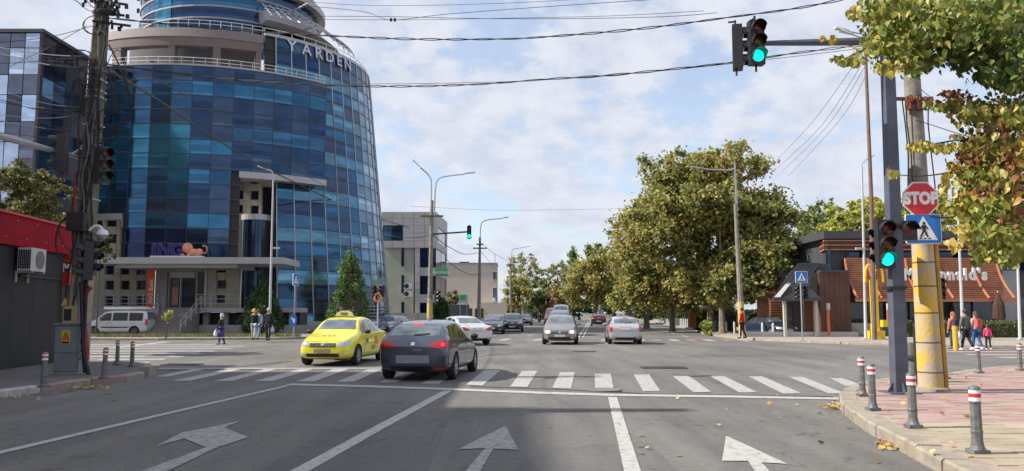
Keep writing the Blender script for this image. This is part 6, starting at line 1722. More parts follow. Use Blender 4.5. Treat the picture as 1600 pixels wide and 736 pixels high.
        rect('rear_plate', -plate_w, plate_w, zp - .055 * (plate_w / .26) ** 1.2, zp + .055 * (plate_w / .26) ** 1.2, plate_r or M_plate, 'B', .014, 4, 1)
        rect('bumper_trim', -hw * .62, hw * .62, .27, .36, M_trim, 'B', .010, 8, 2)
        rect('emblem', -.045, .045, zt0 - .05, zt0 + .02, M_chrome, 'B', .014, 2, 2)
        rect('boot_seam', -hw * .74, hw * .74, zp - .12, zp - .112, M_trim, 'B', .004, 8, 1)
        if kind != 'sedan':
            zz_ = zi(3, tr_[1]) - .005
            decal('high_brake_light', [(-.13, zz_ - .0), (.13, zz_)], [(-.13, zz_ + .03), (.13, zz_ + .03)], M_taillit if lit_brake else M_tail, 'B', 3, 1, .012)
            rect('wiper', -.02, .36, zi(3, tr_[0]) + .03, zi(3, tr_[0]) + .055, M_trim, 'B', .02, 5, 1, .03)
    # mirrors, aerial
    zm = zi(2, tA + .03) + .1
    for s in (-1, 1):
        mbm = MB().lathe([(.0, -.1), (.06, -.09), (.085, 0), (.06, .09), (0, .1)], 10, Matrix.Translation((s * (hw + .07), Y(tA + .045), zm)) @ Matrix.Rotation(R(90), 4, 'Y') @ Matrix.Diagonal((.85, .7, 1, 1)))
        part('mirror', mbm, mirror or color, t, smooth=True, world=False)
    # wheels
    wm = None
    for y in (fy, ry):
        for s in (-1, 1):
            w = wr * .66
            Mw = Matrix.Translation((s * (hw - .10), y, wr)) @ Matrix.Rotation(R(90) * s, 4, 'Y')
            if wm is None:
                hub = MB().lathe([(w * .95, -.09), (w * .95, .02), (0, .02)], 16).mesh('wheel', M_trim)
                tyre = MB().lathe([(w, -.1), (wr * .93, -.1), (wr, -.06), (wr, .06), (wr * .93, .1), (w * 1.03, .1), (w, .07), (w, -.1)], 28).mesh('tyre', M_rubber, True)
                rm = MB().lathe([(w, .05), (w * .99, .085), (w * .90, .08), (w * .88, .03)], 24); rm.lathe([(w * .25, .02), (w * .25, .075), (w * .1, .085), (0, .085)], 12)
                for k in range(7):
                    q = 2 * pi * k / 7; d_ = Vector((cos(q), sin(q), 0)); rm.tube([d_ * w * .2 + Vector((0, 0, .06)), d_ * w * .92 + Vector((0, 0, .07))], [.035, .024], 4)
                rim_me = rm.mesh('rim', rim or M_alloy)
                wm = True
            wo = inst('wheel', hub, t, Mw); link('tyre', tyre, wo); link('rim', rim_me, wo)
    if extras: extras(t, decal, hw, L, H, zi, Y)
    return t
def at(u, D): return (P(u, 489, D).x, D)
AV = (sin(ROAD), cos(ROAD))
# taxi
def taxi_extras(t, decal, hw, L, H, zi, Y):
    s = part('roof_sign', MB().prism([(-.30, 0), (.30, 0), (.24, .10), (.08, .17), (-.08, .17), (-.24, .10)], -.07, .07, Matrix.Translation((0, Y(.46), H - .015)) @ UPRIGHT), mat('taxi_sign_cream', (.72, .66, .38), .4), t, world=False)
    me = text_mesh('TAXI', .1, .003, .004); me.materials.append(M_black); me.transform(Matrix.Translation((0, Y(.46) + .075, H + .05)) @ Matrix.Rotation(pi, 4, 'Z') @ UPRIGHT); link('lettering', me, s)
    for k, c in enumerate('943'):
        me = text_mesh(c, .17, .002, .004); me.materials.append(MATS['bonnet_digit']); q = .125
        me.transform(Matrix.Translation(((1 - k) * .16, Y(q), zi(3, q) + .012)) @ Matrix.Rotation(R(-9), 4, 'X') @ Matrix.Rotation(pi, 4, 'Z')); link('bonnet_digit', me, t)
    decal('door_badge', [(Y(.66), .62), (Y(.62), .60), (Y(.58), .62)], [(Y(.66), .84), (Y(.62), .86), (Y(.58), .84)], mat('door_badge_orange', (.55, .25, .02), .5), 'L', 4, 3, .008)
    for k in range(3): decal('door_text', [(Y(.50), .44 + k * .05), (Y(.60), .44 + k * .05)], [(Y(.50), .462 + k * .05), (Y(.60), .462 + k * .05)], M_trim, 'L', 4, 1, .008)
    decal('door_badge', [(Y(.42), .66), (Y(.36), .66)], [(Y(.42), .80), (Y(.36), .80)], mat('door_badge_green', (.1, .25, .08), .5), 'L', 3, 2, .008)
mat('bonnet_digit', (.30, .27, .05), .5)
make_car('sedan', 4.30, 1.74, 1.52, mat('car_paint_taxi', (0.80, 0.70, 0.04), .3, 0, var=.04, coat=.9), 'taxi', 'yellow taxi turning towards the camera with a sign on its roof', 'taxi',
         (-5.42, 26.1), (-.12, -1), extras=taxi_extras, plate_f=mat('number_plate_olive', (.25, .24, .12), .6), mirror=M_trim, wr=.31)
def leon_extras(t, decal, hw, L, H, zi, Y):
    part('aerial', MB().tube([(0, Y(.86), H - .05), (0, Y(.90), H + .14)], .006, 5), M_trim, t, world=False)
    decal('reflector', [(.48, .30), (.76, .30)], [(.48, .35), (.76, .35)], M_tail, 'B', 4, 1, .018)
    for s in (-1, 1): decal('bumper_shade', [(s * hw * .60, .42), (s * hw * .93, .40)], [(s * hw * .68, .60), (s * hw * .93, .62)], mat('bumper_shade_paint', (.045, .05, .06), .35, .3), 'B', 5, 3, .006)  # flat dark decals, shade painted onto the bumper corners
    me = text_mesh('LEON', .07, .002, .002, 1.3); me.materials.append(M_chrome); me.transform(Matrix.Translation((.12, -L / 2 - .02, .74)) @ UPRIGHT); link('lettering', me, t)
make_car('hatch', 4.30, 1.78, 1.46, paint('graphite', (0.085, 0.10, 0.135), .6), 'hatchback', 'dark grey hatchback with lit brake lamps driving over the near crossing', 'car',
         (-2.05, 20.9), (.13, .99), lit_brake=True, plate_r=M_plateblur, extras=leon_extras, plate_w=.40, mirror=M_trim, wr=.32, rear_plate_z=.52)
make_car('sedan', 4.87, 1.86, 1.48, paint('white', (0.62, 0.62, 0.62), .1), 'white_sedan', 'white sedan seen from behind, turning left behind the dark grey hatchback', 'car', (-2.70, 41.4), (-.42, .91), wr=.33, rear_plate_z=.80)
make_car('hatch', 4.15, 1.80, 1.53, paint('warm_silver', (0.25, 0.235, 0.23), .5), 'silver_hatchback', 'greyish beige car with glowing headlights coming towards the camera', 'car', (at(877, 41.8)[0], 42.2), (-AV[0] * .9, -AV[1]), lit_head=True, wr=.31)
make_car('hatch', 4.03, 1.72, 1.47, paint('silver', (0.50, 0.51, 0.53), .4), 'silver_hatchback', 'pale silver hatchback driving away on the right side of the avenue', 'car', (at(975, 42)[0], 42.6), (AV[0] * .6, AV[1]), wr=.30, rear='tall', rear_plate_z=.80)
make_car('suv', 4.5, 1.84, 1.66, paint('maroon', (0.07, 0.03, 0.03), .4), 'brown_suv', 'small dark maroon car far off driving away up the avenue', 'car', at(935, 98), AV, wr=.34, detail=False)
make_car('sedan', 4.5, 1.8, 1.5, paint('black_blue', (0.02, 0.026, 0.04), .3), 'black_car', 'dark blue black car, first in the queue of dark cars beyond the white sedan', 'car', at(770, 62), (-.02, -1), wr=.32, detail=False)
make_car('suv', 4.4, 1.84, 1.62, paint('black', (0.014, 0.014, 0.016), .2), 'black_suv', 'black off-road car, second in the queue of dark cars', 'car', at(801, 69), (-.02, -1), wr=.35, detail=False)
make_car('hatch', 4.3, 1.8, 1.5, paint('dark_grey', (0.03, 0.032, 0.035), .3), 'black_car', 'small dark car at the end of the queue under the far left trees', 'car', at(821, 108), (-.1, -1), wr=.32, detail=False)
make_car('sedan', 4.5, 1.78, 1.45, paint('pale', (0.5, 0.51, 0.52), .3), 'parked_car', 'pale car parked behind the taxi against the grey wall', 'car', at(606, 72), (-.8, -.5), wr=.31, detail=False)
make_car('hatch', 4.2, 1.76, 1.45, paint('slate_blue', (0.06, 0.09, 0.13), .4), 'parked_car', 'slate blue car peeping out right behind the taxi', 'car', at(613, 62), (-.2, -1), wr=.31, detail=False)
make_car('hatch', 4.2, 1.76, 1.45, paint('grey', (0.18, 0.18, 0.19), .4), 'parked_car', 'pale roofed car far left by the cream house drive', 'car', at(784, 84), (-.1, -1), wr=.31, detail=False)
make_car('mpv', 4.6, 1.86, 1.85, paint('steel_blue', (0.10, 0.12, 0.16), .4), 'blue_minivan', 'dark blue minivan following the car with glowing headlights', 'car', at(875, 58), (-AV[0], -AV[1]), wr=.33, detail=False)
make_car('van', 5.2, 1.95, 2.5, paint('van_white', (0.6, 0.6, 0.6), .1), 'white_van', 'white van queueing behind the dark blue minivan', 'van', at(877, 82), (-AV[0], -AV[1]), wr=.34, detail=False)
make_car('van', 5.2, 1.95, 2.3, paint('van_red', (0.6, 0.03, 0.02), .1), 'red_van', 'bright red van standing left of the queueing white van', 'van', at(863, 104), (-AV[0], -AV[1]), wr=.34, detail=False)
def doblo_extras(t, decal, hw, L, H, zi, Y):
    part('roof_box', MB().bb(-.5, .5, -1.9, .9, H + .03, H + .2).bb(-.5, .5, -2.0, -1.0, H + .04, H + .13), M_white, t, world=False)
    for s in 'LR': decal('side_moulding', [(Y(.18), .56), (Y(.82), .56)], [(Y(.18), .64), (Y(.82), .64)], M_trim, s, 10, 1, .012)
make_car('van', 4.5, 1.75, 1.83, paint('doblo_white', (0.52, 0.53, 0.56), .15), 'white_van', 'white window van with a roof box parked before the stepped entrance', 'van', (P(184, 489, 56.5).x, 56.8), (-1, -.05), extras=doblo_extras, wr=.33, rim=mat('steel_rim_dark', (.1, .1, .11), .5))
make_car('sedan', 4.4, 1.78, 1.42, paint('navy', (0.015, 0.025, 0.06), .3), 'parked_car', 'dark navy car parked in front of the low tiled wing of the restaurant', 'car', (P(1203, 489, 53).x, 53.5), (.35, -.94), wr=.31, detail=False)

# ================================================================== PEOPLE
def skin(nodes, edges, levels=1, root=0, name='body', m=None, parent=None):
    me = bpy.data.meshes.new(name); me.from_pydata([n[0] for n in nodes], edges, [])
    o = bpy.data.objects.new(name + '_work', me); COL.objects.link(o)
    sk = o.modifiers.new('skin', 'SKIN'); sk.use_smooth_shade = True
    if not me.skin_vertices: 
        with bpy.context.temp_override(object=o, active_object=o): bpy.ops.mesh.customdata_skin_add()
    for i, n in enumerate(nodes):
        r = n[1]; me.skin_vertices[0].data[i].radius = r if isinstance(r, tuple) else (r, r)
        me.skin_vertices[0].data[i].use_root = (i == root)
    ss = o.modifiers.new('sub', 'SUBSURF'); ss.levels = levels; ss.render_levels = levels
    dg = bpy.context.evaluated_depsgraph_get(); out = bpy.data.meshes.new_from_object(o.evaluated_get(dg)); bpy.data.objects.remove(o)
    out.name = name; out.materials.clear(); out.materials.append(m)
    return out
def person(label, u, v, h, face, z0=0.0, skinc=(.42, .24, .16), hair=((.05, .03, .02), 'short'), top=(.03, .03, .035), legs=(.03, .03, .04), shoes=(.02, .02, .02), stride=.25, arms=(.15, -.15), skirt=None, bag=None, pack=None, coat=False, female=False, name='person', D=None, elbow=(.1, .1)):
    p = G(u, v, z0); t = thing(name, label, 'person', p, face); S = h
    V = lambda x, y, z: Vector((x * S, y * S, z * S))
    sw = .105 if not female else .095; hipw = .052
    # joints; figure faces local +Y
    pel = V(0, 0, .53); wai = V(0, .0, .60); che = V(0, .005, .72); nb = V(0, 0, .815); nk = V(0, .01, .85)
    sh, el, wrst, hd = [], [], [], []
    for s, a, e in ((-1, arms[0], elbow[0]), (1, arms[1], elbow[1])):
        p0 = V(s * sw, 0, .80); p1 = p0 + V(s * .025, sin(a) * .17, -cos(a) * .17); p2 = p1 + V(s * .005, sin(a + e) * .15, -cos(a + e) * .15); p3 = p2 + V(0, sin(a + e) * .03, -cos(a + e) * .03)
        sh.append(p0); el.append(p1); wrst.append(p2); hd.append(p3)
    hip, kn, an, to = [], [], [], []
    for s, a in ((-1, stride), (1, -stride)):
        p0 = V(s * hipw, 0, .50); bend = .12 if a < 0 else .02
        p1 = p0 + V(0, sin(a) * .235, -cos(a) * .235); p2 = p1 + V(0, sin(a - bend * 2) * .23, -cos(a - bend * 2) * .225); zf = p2.z
        hip.append(p0); kn.append(p1); an.append(p2); to.append(p2 + V(0, .085, -.02 if a > 0 else -.028))
    low = min(to[0].z, to[1].z) - .012 * S
    R_ = lambda r: r * S
    nodes = [(pel, (R_(.078), R_(.055))), (wai, (R_(.068), R_(.05))), (che, (R_(.088), R_(.058))), (nb, (R_(.05), R_(.04))), (nk, R_(.03)), (V(0, .012, .895), (R_(.042), R_(.048))), (V(0, .01, .94), (R_(.045), R_(.052))), (V(0, .005, .978), (R_(.028), R_(.032)))]
    edges = [(0, 1), (1, 2), (2, 3), (3, 4), (4, 5), (5, 6), (6, 7)]
    for k in (0, 1):
        b = len(nodes); nodes += [(sh[k], R_(.032)), (el[k], R_(.023)), (wrst[k], R_(.015)), (hd[k], (R_(.018), R_(.010)))]; edges += [(3, b), (b, b + 1), (b + 1, b + 2), (b + 2, b + 3)]
        b = len(nodes); nodes += [(hip[k], R_(.05)), (kn[k], R_(.032)), (kn[k].lerp(an[k], .35), R_(.031)), (an[k], R_(.019)), (to[k], (R_(.02), R_(.014)))]; edges += [(0, b), (b, b + 1), (b + 1, b + 2), (b + 2, b + 3), (b + 3, b + 4)]
    for n_ in nodes: n_[0].z -= 0
    off = Vector((0, 0, -low))
    nodes = [(a + off, r) for a, r in nodes]
    M_sk = mat('skin_%02d' % int(skinc[0] * 100), skinc, .6, var=.05)
    me = skin(nodes, edges, 1, 0, 'body', M_sk)
    bm = bmesh.new(); bm.from_mesh(me)
    # fingers, nose, ears, eyes joined into the same body mesh
    ex = MB()
    for k in (0, 1):
        d = (hd[k] - wrst[k]).normalized(); w = hd[k] + off; side = Vector((0, 1, 0)) if abs(d.y) < .8 else Vector((0, 0, 1))
        for f in range(4):
            b0 = w + side * (f - 1.5) * R_(.0085); L_ = R_((.038, .043, .040, .031)[f])
            ex.tube([b0, b0 + d * L_ * .5, b0 + d * L_ + Vector(((1 if k == 0 else -1) * R_(.008), 0, 0))], [R_(.0052), R_(.0048), R_(.003)], 5)
        tb_ = wrst[k].lerp(hd[k], .5) + off + side * R_(.014); ex.tube([tb_, tb_ + side * R_(.016) + d * R_(.014), tb_ + side * R_(.02) + d * R_(.034)], [R_(.006), R_(.0055), R_(.0035)], 5)
    hc = V(0, .012, .925) + off
    ex.add([hc + V(-.008, .046, -.008), hc + V(.008, .046, -.008), hc + V(0, .062, -.01), hc + V(0, .047, .018)], [(0, 1, 2), (0, 2, 3), (1, 3, 2), (0, 3, 1)])
    for s in (-1, 1): ball(ex, hc + V(s * .046, -.004, 0), R_(.012), 6, (.5, 1, 1.3))
    o = link('body', me, t)
    exm = ex.mesh('x', M_sk); bm.from_mesh(exm); bm.to_mesh(me); bm.free(); me.polygons.foreach_set('use_smooth', [True] * len(me.polygons)); bpy.data.meshes.remove(exm)
    eye = MB()
    for s in (-1, 1): ball(eye, hc + V(s * .018, .046, .006), R_(.005), 6)
    eye.box(hc + V(0, .047, -.024), (R_(.024), R_(.004), R_(.004))); part('eyes_and_mouth', eye, mat('face_dark', (.05, .02, .015), .4), t, world=False)
    def cloth(nm, nn, ee, m, lv=1): 
        return link(nm, skin([(a + off, r) for a, r in nn], ee, lv, 0, nm, m), t)
    Mt = mat('cloth_%02d%02d%02d' % tuple(int(c * 99) for c in top), top, .85, var=.25, scale=12); Ml = mat('cloth_%02d%02d%02d' % tuple(int(c * 99) for c in legs), legs, .85, var=.25, scale=12)
    hem = .50 if not coat else .44
    tn = [(V(0, 0, hem), (R_(.094 + (.015 if coat else 0)), R_(.07))), (V(0, 0, .60), (R_(.086), R_(.066))), (che, (R_(.102), R_(.072))), (nb, (R_(.068), R_(.055)))]
    te = [(0, 1), (1, 2), (2, 3)]
    for k in (0, 1):
        b = len(tn); tn += [(sh[k], R_(.043)), (el[k], R_(.034)), (el[k].lerp(wrst[k], .9), R_(.024))]; te += [(3, b), (b, b + 1), (b + 1, b + 2)]
    cloth('jacket', tn, te, Mt)
    if skirt:
        sk_ = MB().lathe([(R_(.075), R_(.62)), (R_(.105), R_(.50)), (R_(.125), R_(.36)), (R_(.14), R_(.235)), (R_(.135), R_(.235))], 18, Matrix.Translation(off) @ Matrix.Diagonal((1, .8, 1, 1)))
        part('skirt', sk_, mat('skirt_cloth', skirt, .85, var=.25, scale=10), t, smooth=True, world=False)
        ap = MB().lathe([(R_(.142), R_(.25)), (R_(.145), R_(.225))], 18, Matrix.Translation(off) @ Matrix.Diagonal((1, .8, 1, 1))); part('skirt_hem', ap, M_white, t, world=False)
    ln = [(V(0, 0, .54), (R_(.085), R_(.062)))]; le = []
    for k in (0, 1):
        b = len(ln); ln += [(hip[k], R_(.058)), (kn[k], R_(.041)), (kn[k].lerp(an[k], .4), R_(.037)), (kn[k].lerp(an[k], .93), R_(.031))]; le += [(0, b), (b, b + 1), (b + 1, b + 2), (b + 2, b + 3)]
    cloth('trousers' if not skirt else 'stockings', ln, le, Ml)
    Ms = mat('shoe_%02d' % int(shoes[0] * 100), shoes, .6)
    for k in (0, 1):
        a, b = an[k] + off, to[k] + off
        part('shoe', MB().tube([a + V(0, -.03, -.012), a + V(0, .0, -.01), b + V(0, -.01, 0), b + V(0, .02, -.002)], [R_(.018), R_(.026), R_(.024), R_(.012)], 8), Ms, t, smooth=True, world=False)
    hcol = mat('hair_%02d%02d' % (int(hair[0][0] * 99), int(hair[0][1] * 99)), hair[0], .7, var=.3, scale=20)
    c = V(0, .0, .945) + off; hm = MB()
    ball(hm, c + V(0, -.008, .012), R_(.058), 12, (.95, 1.08, 1.0))
    if hair[1] == 'long': hm.tube([c + V(0, -.03, .0), c + V(0, -.045, -.05), c + V(0, -.045, -.12)], [R_(.05), R_(.05), R_(.03)], 8)
    if hair[1] == 'bob': hm.tube([c + V(0, -.02, .0), c + V(0, -.028, -.045)], [R_(.06), R_(.055)], 10)
    if hair[1] == 'scarf': hm.tube([c + V(0, -.012, .0), c + V(0, -.02, -.06)], [R_(.062), R_(.05)], 10)
    part('hair' if hair[1] != 'scarf' else 'headscarf', hm, hcol, t, smooth=True, world=False)
    if pack:
        part('backpack' if pack[1] == 'pack' else 'back_panel', MB().box(V(0, -.1, .70) + off, (R_(.16), R_(.08), R_(.2))), mat('pack_%02d%02d' % (int(pack[0][0] * 99), int(pack[0][2] * 99)), pack[0], .8), t, world=False)
    if bag:
        for k, colr, sz in bag:
            b = hd[k] + off + V(0, .01, -.05); bm_ = MB()
            prof = [(R_(.012), R_(.05)), (R_(.03), R_(.03)), (R_(.065 * sz), R_(-.03)), (R_(.075 * sz), R_(-.10)), (R_(.05 * sz), R_(-.135)), (0, R_(-.14))]
            bm_.lathe(prof, 10, Matrix.Translation(b) @ Matrix.Diagonal((1, .6, 1, 1)))
            wb = MW[t.name] @ b
            bo_ = thing('carrier_bag', {(0, 0): 'x'}.get((0, 1), colr[1]), 'bag', wb, face)
            part('sack', MB().lathe(prof, 10, Matrix.Diagonal((1, .6, 1, 1))), mat('bag_%02d%02d' % (int(colr[0][0] * 99), int(colr[0][2] * 99)), colr[0], .5, var=.1), bo_, smooth=True, world=False)
            part('handle', MB().tube([(0, 0, R_(.04)), (0, 0, R_(.065))], R_(.01), 6), M_white, bo_, world=False)
    return t
wb = lambda s: ((.75, .75, .76), s)
person('old woman in a black cardigan and long purple skirt crossing with carrier bags', 345, 538.5, 1.58, R(95), 0, hair=((.5, .5, .52), 'scarf'), top=(.015, .015, .02), legs=(.02, .02, .02), skirt=(.05, .045, .16), stride=.12, female=True, bag=[(0, wb('crumpled white carrier bag held by the old woman in the purple skirt'), 1.2)], arms=(.35, -.1))
person('blonde woman in black jacket and pale trousers walking away, left of the conifer', 396, 531, 1.72, R(5), .13, hair=((.62, .40, .10), 'bob'), top=(.018, .018, .02), legs=(.42, .44, .48), stride=.2, female=True, arms=(.4, -.2), coat=True)
person('person in light blue jeans and pale top between blonde woman and man in black', 403, 530.5, 1.68, R(-10), .13, hair=((.08, .05, .04), 'short'), top=(.30, .33, .36), legs=(.20, .28, .40), stride=.15)
person('white haired man in a black jacket carrying a pale bag', 418.5, 532, 1.74, R(0), .13, hair=((.5, .5, .5), 'short'), top=(.02, .02, .025), legs=(.018, .018, .02), stride=.14, coat=True, bag=[(1, ((.42, .52, .66), 'pale blue bag in the right hand of the man in black'), .9)], pack=((.04, .045, .06), 'pack'))
person('person in a red jacket and dark trousers standing under the big plane tree', 1160, 528.5, 1.78, R(60), .13, hair=((.03, .02, .02), 'short'), top=(.55, .01, .02), legs=(.015, .015, .02), stride=.12)
person('woman with reddish hair and coral top, leftmost of the family crossing', 1491, 545, 1.66, R(20), 0, hair=((.35, .10, .04), 'long'), top=(.52, .18, .16), legs=(.03, .06, .12), stride=.1, female=True, pack=((.02, .03, .07), 'pack'))
person('tall man in a grey green sweater carrying a white bag on the crossing', 1510.5, 547, 1.78, R(25), 0, hair=((.04, .03, .025), 'short'), top=(.12, .13, .11), legs=(.02, .02, .025), shoes=(.6, .6, .6), stride=.2, bag=[(0, wb('white carrier bag held by the man in the grey green sweater'), 1.4)])
person('woman with a coral backpack and blue jeans beside the little girl', 1526.5, 545.5, 1.68, R(15), 0, hair=((.10, .05, .03), 'long'), top=(.55, .35, .36), legs=(.025, .09, .26), shoes=(.6, .6, .6), stride=.16, female=True, pack=((.60, .08, .08), 'panel'))
person('little girl in a bright pink jacket, rightmost of the family on the crossing', 1544.5, 546, 1.12, R(-10), 0, hair=((.06, .03, .02), 'long'), top=(.80, .05, .20), legs=(.015, .015, .02), shoes=(.6, .6, .6), stride=.15, female=True)
person('far off dark clothed person walking beside the road left of the queueing vans', 843.5, 506, 1.72, R(180), 0, top=(.02, .02, .025), legs=(.02, .02, .02), stride=.2)
person('person in a dark jacket with a yellow patterned bag leaving the glass door', 291, 492, 1.75, R(180), P(291, 481, 62).z - .02, top=(.015, .015, .015), legs=(.015, .015, .02), stride=.15, pack=None) if False else None
# ================================================================== TREES
PLANE = [(0, (0.085, 0.122, 0.037)), (.3, (0.207, 0.244, 0.067)), (.55, (0.378, 0.366, 0.110)), (.8, (0.512, 0.427, 0.146)), (1, (0.415, 0.268, 0.110))]
LEAFM = {
 'plane': mat('plane_leaves', (.1, .1, .03), .55, attr=PLANE, trans=.48, var=0),
 'green': mat('green_leaves', (.1, .1, .03), .6, attr=[(0, (0.049, 0.085, 0.024)), (.5, (0.122, 0.183, 0.049)), (1, (0.268, 0.305, 0.085))], trans=.35, var=0),
 'lime': mat('yellow_green_leaves', (.1, .1, .03), .6, attr=[(0, (0.171, 0.232, 0.049)), (.5, (0.378, 0.415, 0.085)), (1, (0.610, 0.537, 0.134))], trans=.4, var=0),
 'rust': mat('russet_leaves', (.1, .1, .03), .6, attr=[(0, (0.122, 0.122, 0.049)), (.5, (0.329, 0.232, 0.098)), (1, (0.488, 0.342, 0.146))], trans=.35, var=0),
 'pale': mat('thin_pale_leaves', (.1, .1, .03), .6, attr=[(0, (0.195, 0.220, 0.110)), (.5, (0.342, 0.354, 0.171)), (1, (0.512, 0.464, 0.232))], trans=.35, var=0),
 'olive': mat('olive_leaves', (.1, .1, .03), .6, attr=[(0, (0.061, 0.073, 0.024)), (.5, (0.159, 0.171, 0.055)), (1, (0.403, 0.342, 0.110))], trans=.35, var=0),
 'thuja': mat('thuja_scales', (.1, .1, .03), .7, attr=[(0, (0.024, 0.067, 0.018)), (.5, (0.073, 0.159, 0.037)), (1, (0.207, 0.293, 0.073))], trans=.2, var=0),
}
M_bark = mat('plane_bark', (.26, .22, .17), .9, color2=(.10, .08, .06), scale=5, bump=.5, bscale=14)
M_barkd = mat('dark_bark', (.07, .055, .045), .9, var=.3, scale=6, bump=.5, bscale=14)
def leaf_cloud(rng, centers, radii, counts, size, tints, flat=1.0, jitter=.36, droop=0.0):
    """numpy: rhombic leaves scattered in clumps -> verts, tint per leaf"""
    tot = int(sum(counts)); C = np.repeat(centers, counts, axis=0); Rr = np.repeat(radii, counts)[:, None]; T = np.repeat(tints, counts)
    d = rng.normal(size=(tot, 3)); d /= np.linalg.norm(d, axis=1)[:, None]
    r = np.abs(rng.normal(size=tot))[:, None] * .52
    pos = C + d * r * Rr * np.array([1, 1, flat])
    a = rng.normal(size=(tot, 3)); a += d * .5; a /= np.linalg.norm(a, axis=1)[:, None]
    b = np.cross(a, rng.normal(size=(tot, 3))); b /= np.linalg.norm(b, axis=1)[:, None]
    c = np.cross(a, b); s = (size * (.6 + .8 * rng.random(tot)))[:, None]
    v = np.stack([pos + b * s, pos + c * s * .62 + a * s * .15, pos - b * s, pos - c * s * .62 + a * s * .15], axis=1).reshape(-1, 3)
    t = np.clip(T + rng.normal(size=tot) * jitter * .6, 0, 1)
    return v, t
def quads_mesh(name, v, t, m):
    n = len(t); me = bpy.data.meshes.new(name); me.vertices.add(len(v)); me.vertices.foreach_set('co', v.astype(np.float32).ravel())
    me.loops.add(4 * n); me.loops.foreach_set('vertex_index', np.arange(4 * n, dtype=np.int32)); me.polygons.add(n)
    me.polygons.foreach_set('loop_start', np.arange(0, 4 * n, 4, dtype=np.int32)); 
    try: me.polygons.foreach_set('loop_total', np.full(n, 4, dtype=np.int32))
    except Exception: pass
    me.update(calc_edges=True); a = me.attributes.new('tint', 'FLOAT', 'FACE'); a.data.foreach_set('value', t.astype(np.float32)); me.materials.append(m); return me
def make_tree(name, label, cat, base, lobes, n, leaf, mk, seed, trunk_r=.3, fork=.3, nclump=120, clump=.15, bark=None, group=None, tint0=.5, limbs=9, lean=(0, 0)):
    """lobes: ellipsoids (dx, dy, zc, rx, ry, rz) that together give the crown's outline"""
    rng = np.random.default_rng(seed); t = thing(name, label, cat, base, 0, group)
    vol = np.array([l[3] * l[4] * l[5] for l in lobes]); pr = vol ** .75 / (vol ** .75).sum(); Cs, Rs, Ts = [], [], []
    for _ in range(nclump):
        l = lobes[rng.choice(len(lobes), p=pr)]; d = rng.normal(size=3); d /= np.linalg.norm(d); d[1] = -abs(d[1]) if rng.random() < .35 else d[1]
        rr = rng.random() ** .4 * rng.uniform(.78, .98); c = np.array([l[0] + d[0] * l[3] * rr, l[1] + d[1] * l[4] * rr, l[2] + d[2] * l[5] * rr])
        Cs.append(c); Rs.append(clump * (l[3] + l[5]) / 2 * rng.uniform(.65, 1.5)); Ts.append(tint0 + rng.normal() * .16)
    Rs = np.array(Rs); w = Rs ** 2; cnt = np.maximum(1, (n * w / w.sum()).astype(int))
    v, tt = leaf_cloud(rng, np.array(Cs), Rs, cnt, leaf, np.array(Ts), .8)
    o = link('crown', quads_mesh('crown', v, tt, LEAFM[mk]), t)
    zc = min(l[2] - l[5] for l in lobes); top = max(l[2] + l[5] * .6 for l in lobes); mb = MB()
    f = Vector((lean[0] * .5, lean[1] * .5, max(zc * 1.0, top * fork)))
    mb.tube([Vector((0, 0, -.05)), Vector((0, 0, .25)), f * .5, f, Vector((lean[0], lean[1], top * .8))], [trunk_r * 1.35, trunk_r, trunk_r * .85, trunk_r * .7, trunk_r * .15], 8)
    part('trunk', mb, bark or M_bark, t, smooth=True, world=False)
    order = rng.permutation(len(Cs))[:limbs]
    for k in order:
        e = Vector(Cs[k]); s = Vector((0, 0, f.z + (top * .8 - f.z) * rng.random() * .5)); m_ = s.lerp(e, .5) + Vector((0, 0, .12 * (e - s).length))
        part('limb', MB().tube([s, m_, e], [trunk_r * .38, trunk_r * .24, trunk_r * .08], 6), bark or M_bark, t, smooth=True, world=False)
    return t
def px_lobe(u, v, ru, rv, D, base, dep=None):
    c = P(u, v, D); rx = ru / FPX * D; rz = rv / FPX * D
    return (c.x - base.x, c.y - base.y, c.z - base.z, rx, dep or rx * .9, rz)
def ptree(name, label, bu, D, lobes, n, leaf, mk, seed, cat='tree', **k):
    b = Vector((P(bu, 489, D).x, D, .12)); return make_tree(name, label, cat, b, [px_lobe(l[0], l[1], l[2], l[3], D, b, l[4] if len(l) > 4 else None) for l in lobes], n, leaf, mk, seed, **k)
# the big plane trees on the right of the avenue
ptree('plane_tree', 'biggest yellowing plane tree, its crown towering behind the lamp with two heads', 1110, 61, [(1035, 262, 48, 42, 3), (1140, 258, 62, 44, 3.5), (1090, 275, 78, 46, 4), (1090, 320, 95, 62, 5), (1175, 360, 72, 72, 4.5), (1030, 350, 78, 66, 4.5), (1100, 420, 85, 58, 4.5), (1165, 450, 52, 32, 3.5)], 92000, .15, 'plane', 1, trunk_r=.30, nclump=520, clump=.26, limbs=16, tint0=.53)
ptree('plane_tree', 'spreading plane tree just left of the biggest one over the row of kerb bollards', 1050, 66, [(1000, 400, 52, 52, 4), (1020, 445, 62, 42, 4), (965, 355, 24, 24, 2.5), (1070, 450, 58, 38, 4)], 26000, .15, 'plane', 2, trunk_r=.24, nclump=180, clump=.3, limbs=8, tint0=.55)
ptree('plane_tree', 'plane tree whose dark right side hangs over the restaurant wing', 1128, 58, [(1190, 395, 50, 48, 3.5), (1215, 340, 32, 32, 2.6), (1130, 445, 50, 40, 3), (1175, 445, 36, 30, 3)], 22000, .15, 'plane', 3, trunk_r=.26, nclump=170, clump=.3, limbs=7, tint0=.36)
ptree('plane_tree', 'plane tree with a pale trunk behind the bollard row, low green skirts', 1010, 78, [(990, 440, 42, 50, 4), (1020, 470, 40, 24, 3)], 15000, .13, 'lime', 4, trunk_r=.3, nclump=90, clump=.2, limbs=6, tint0=.4)
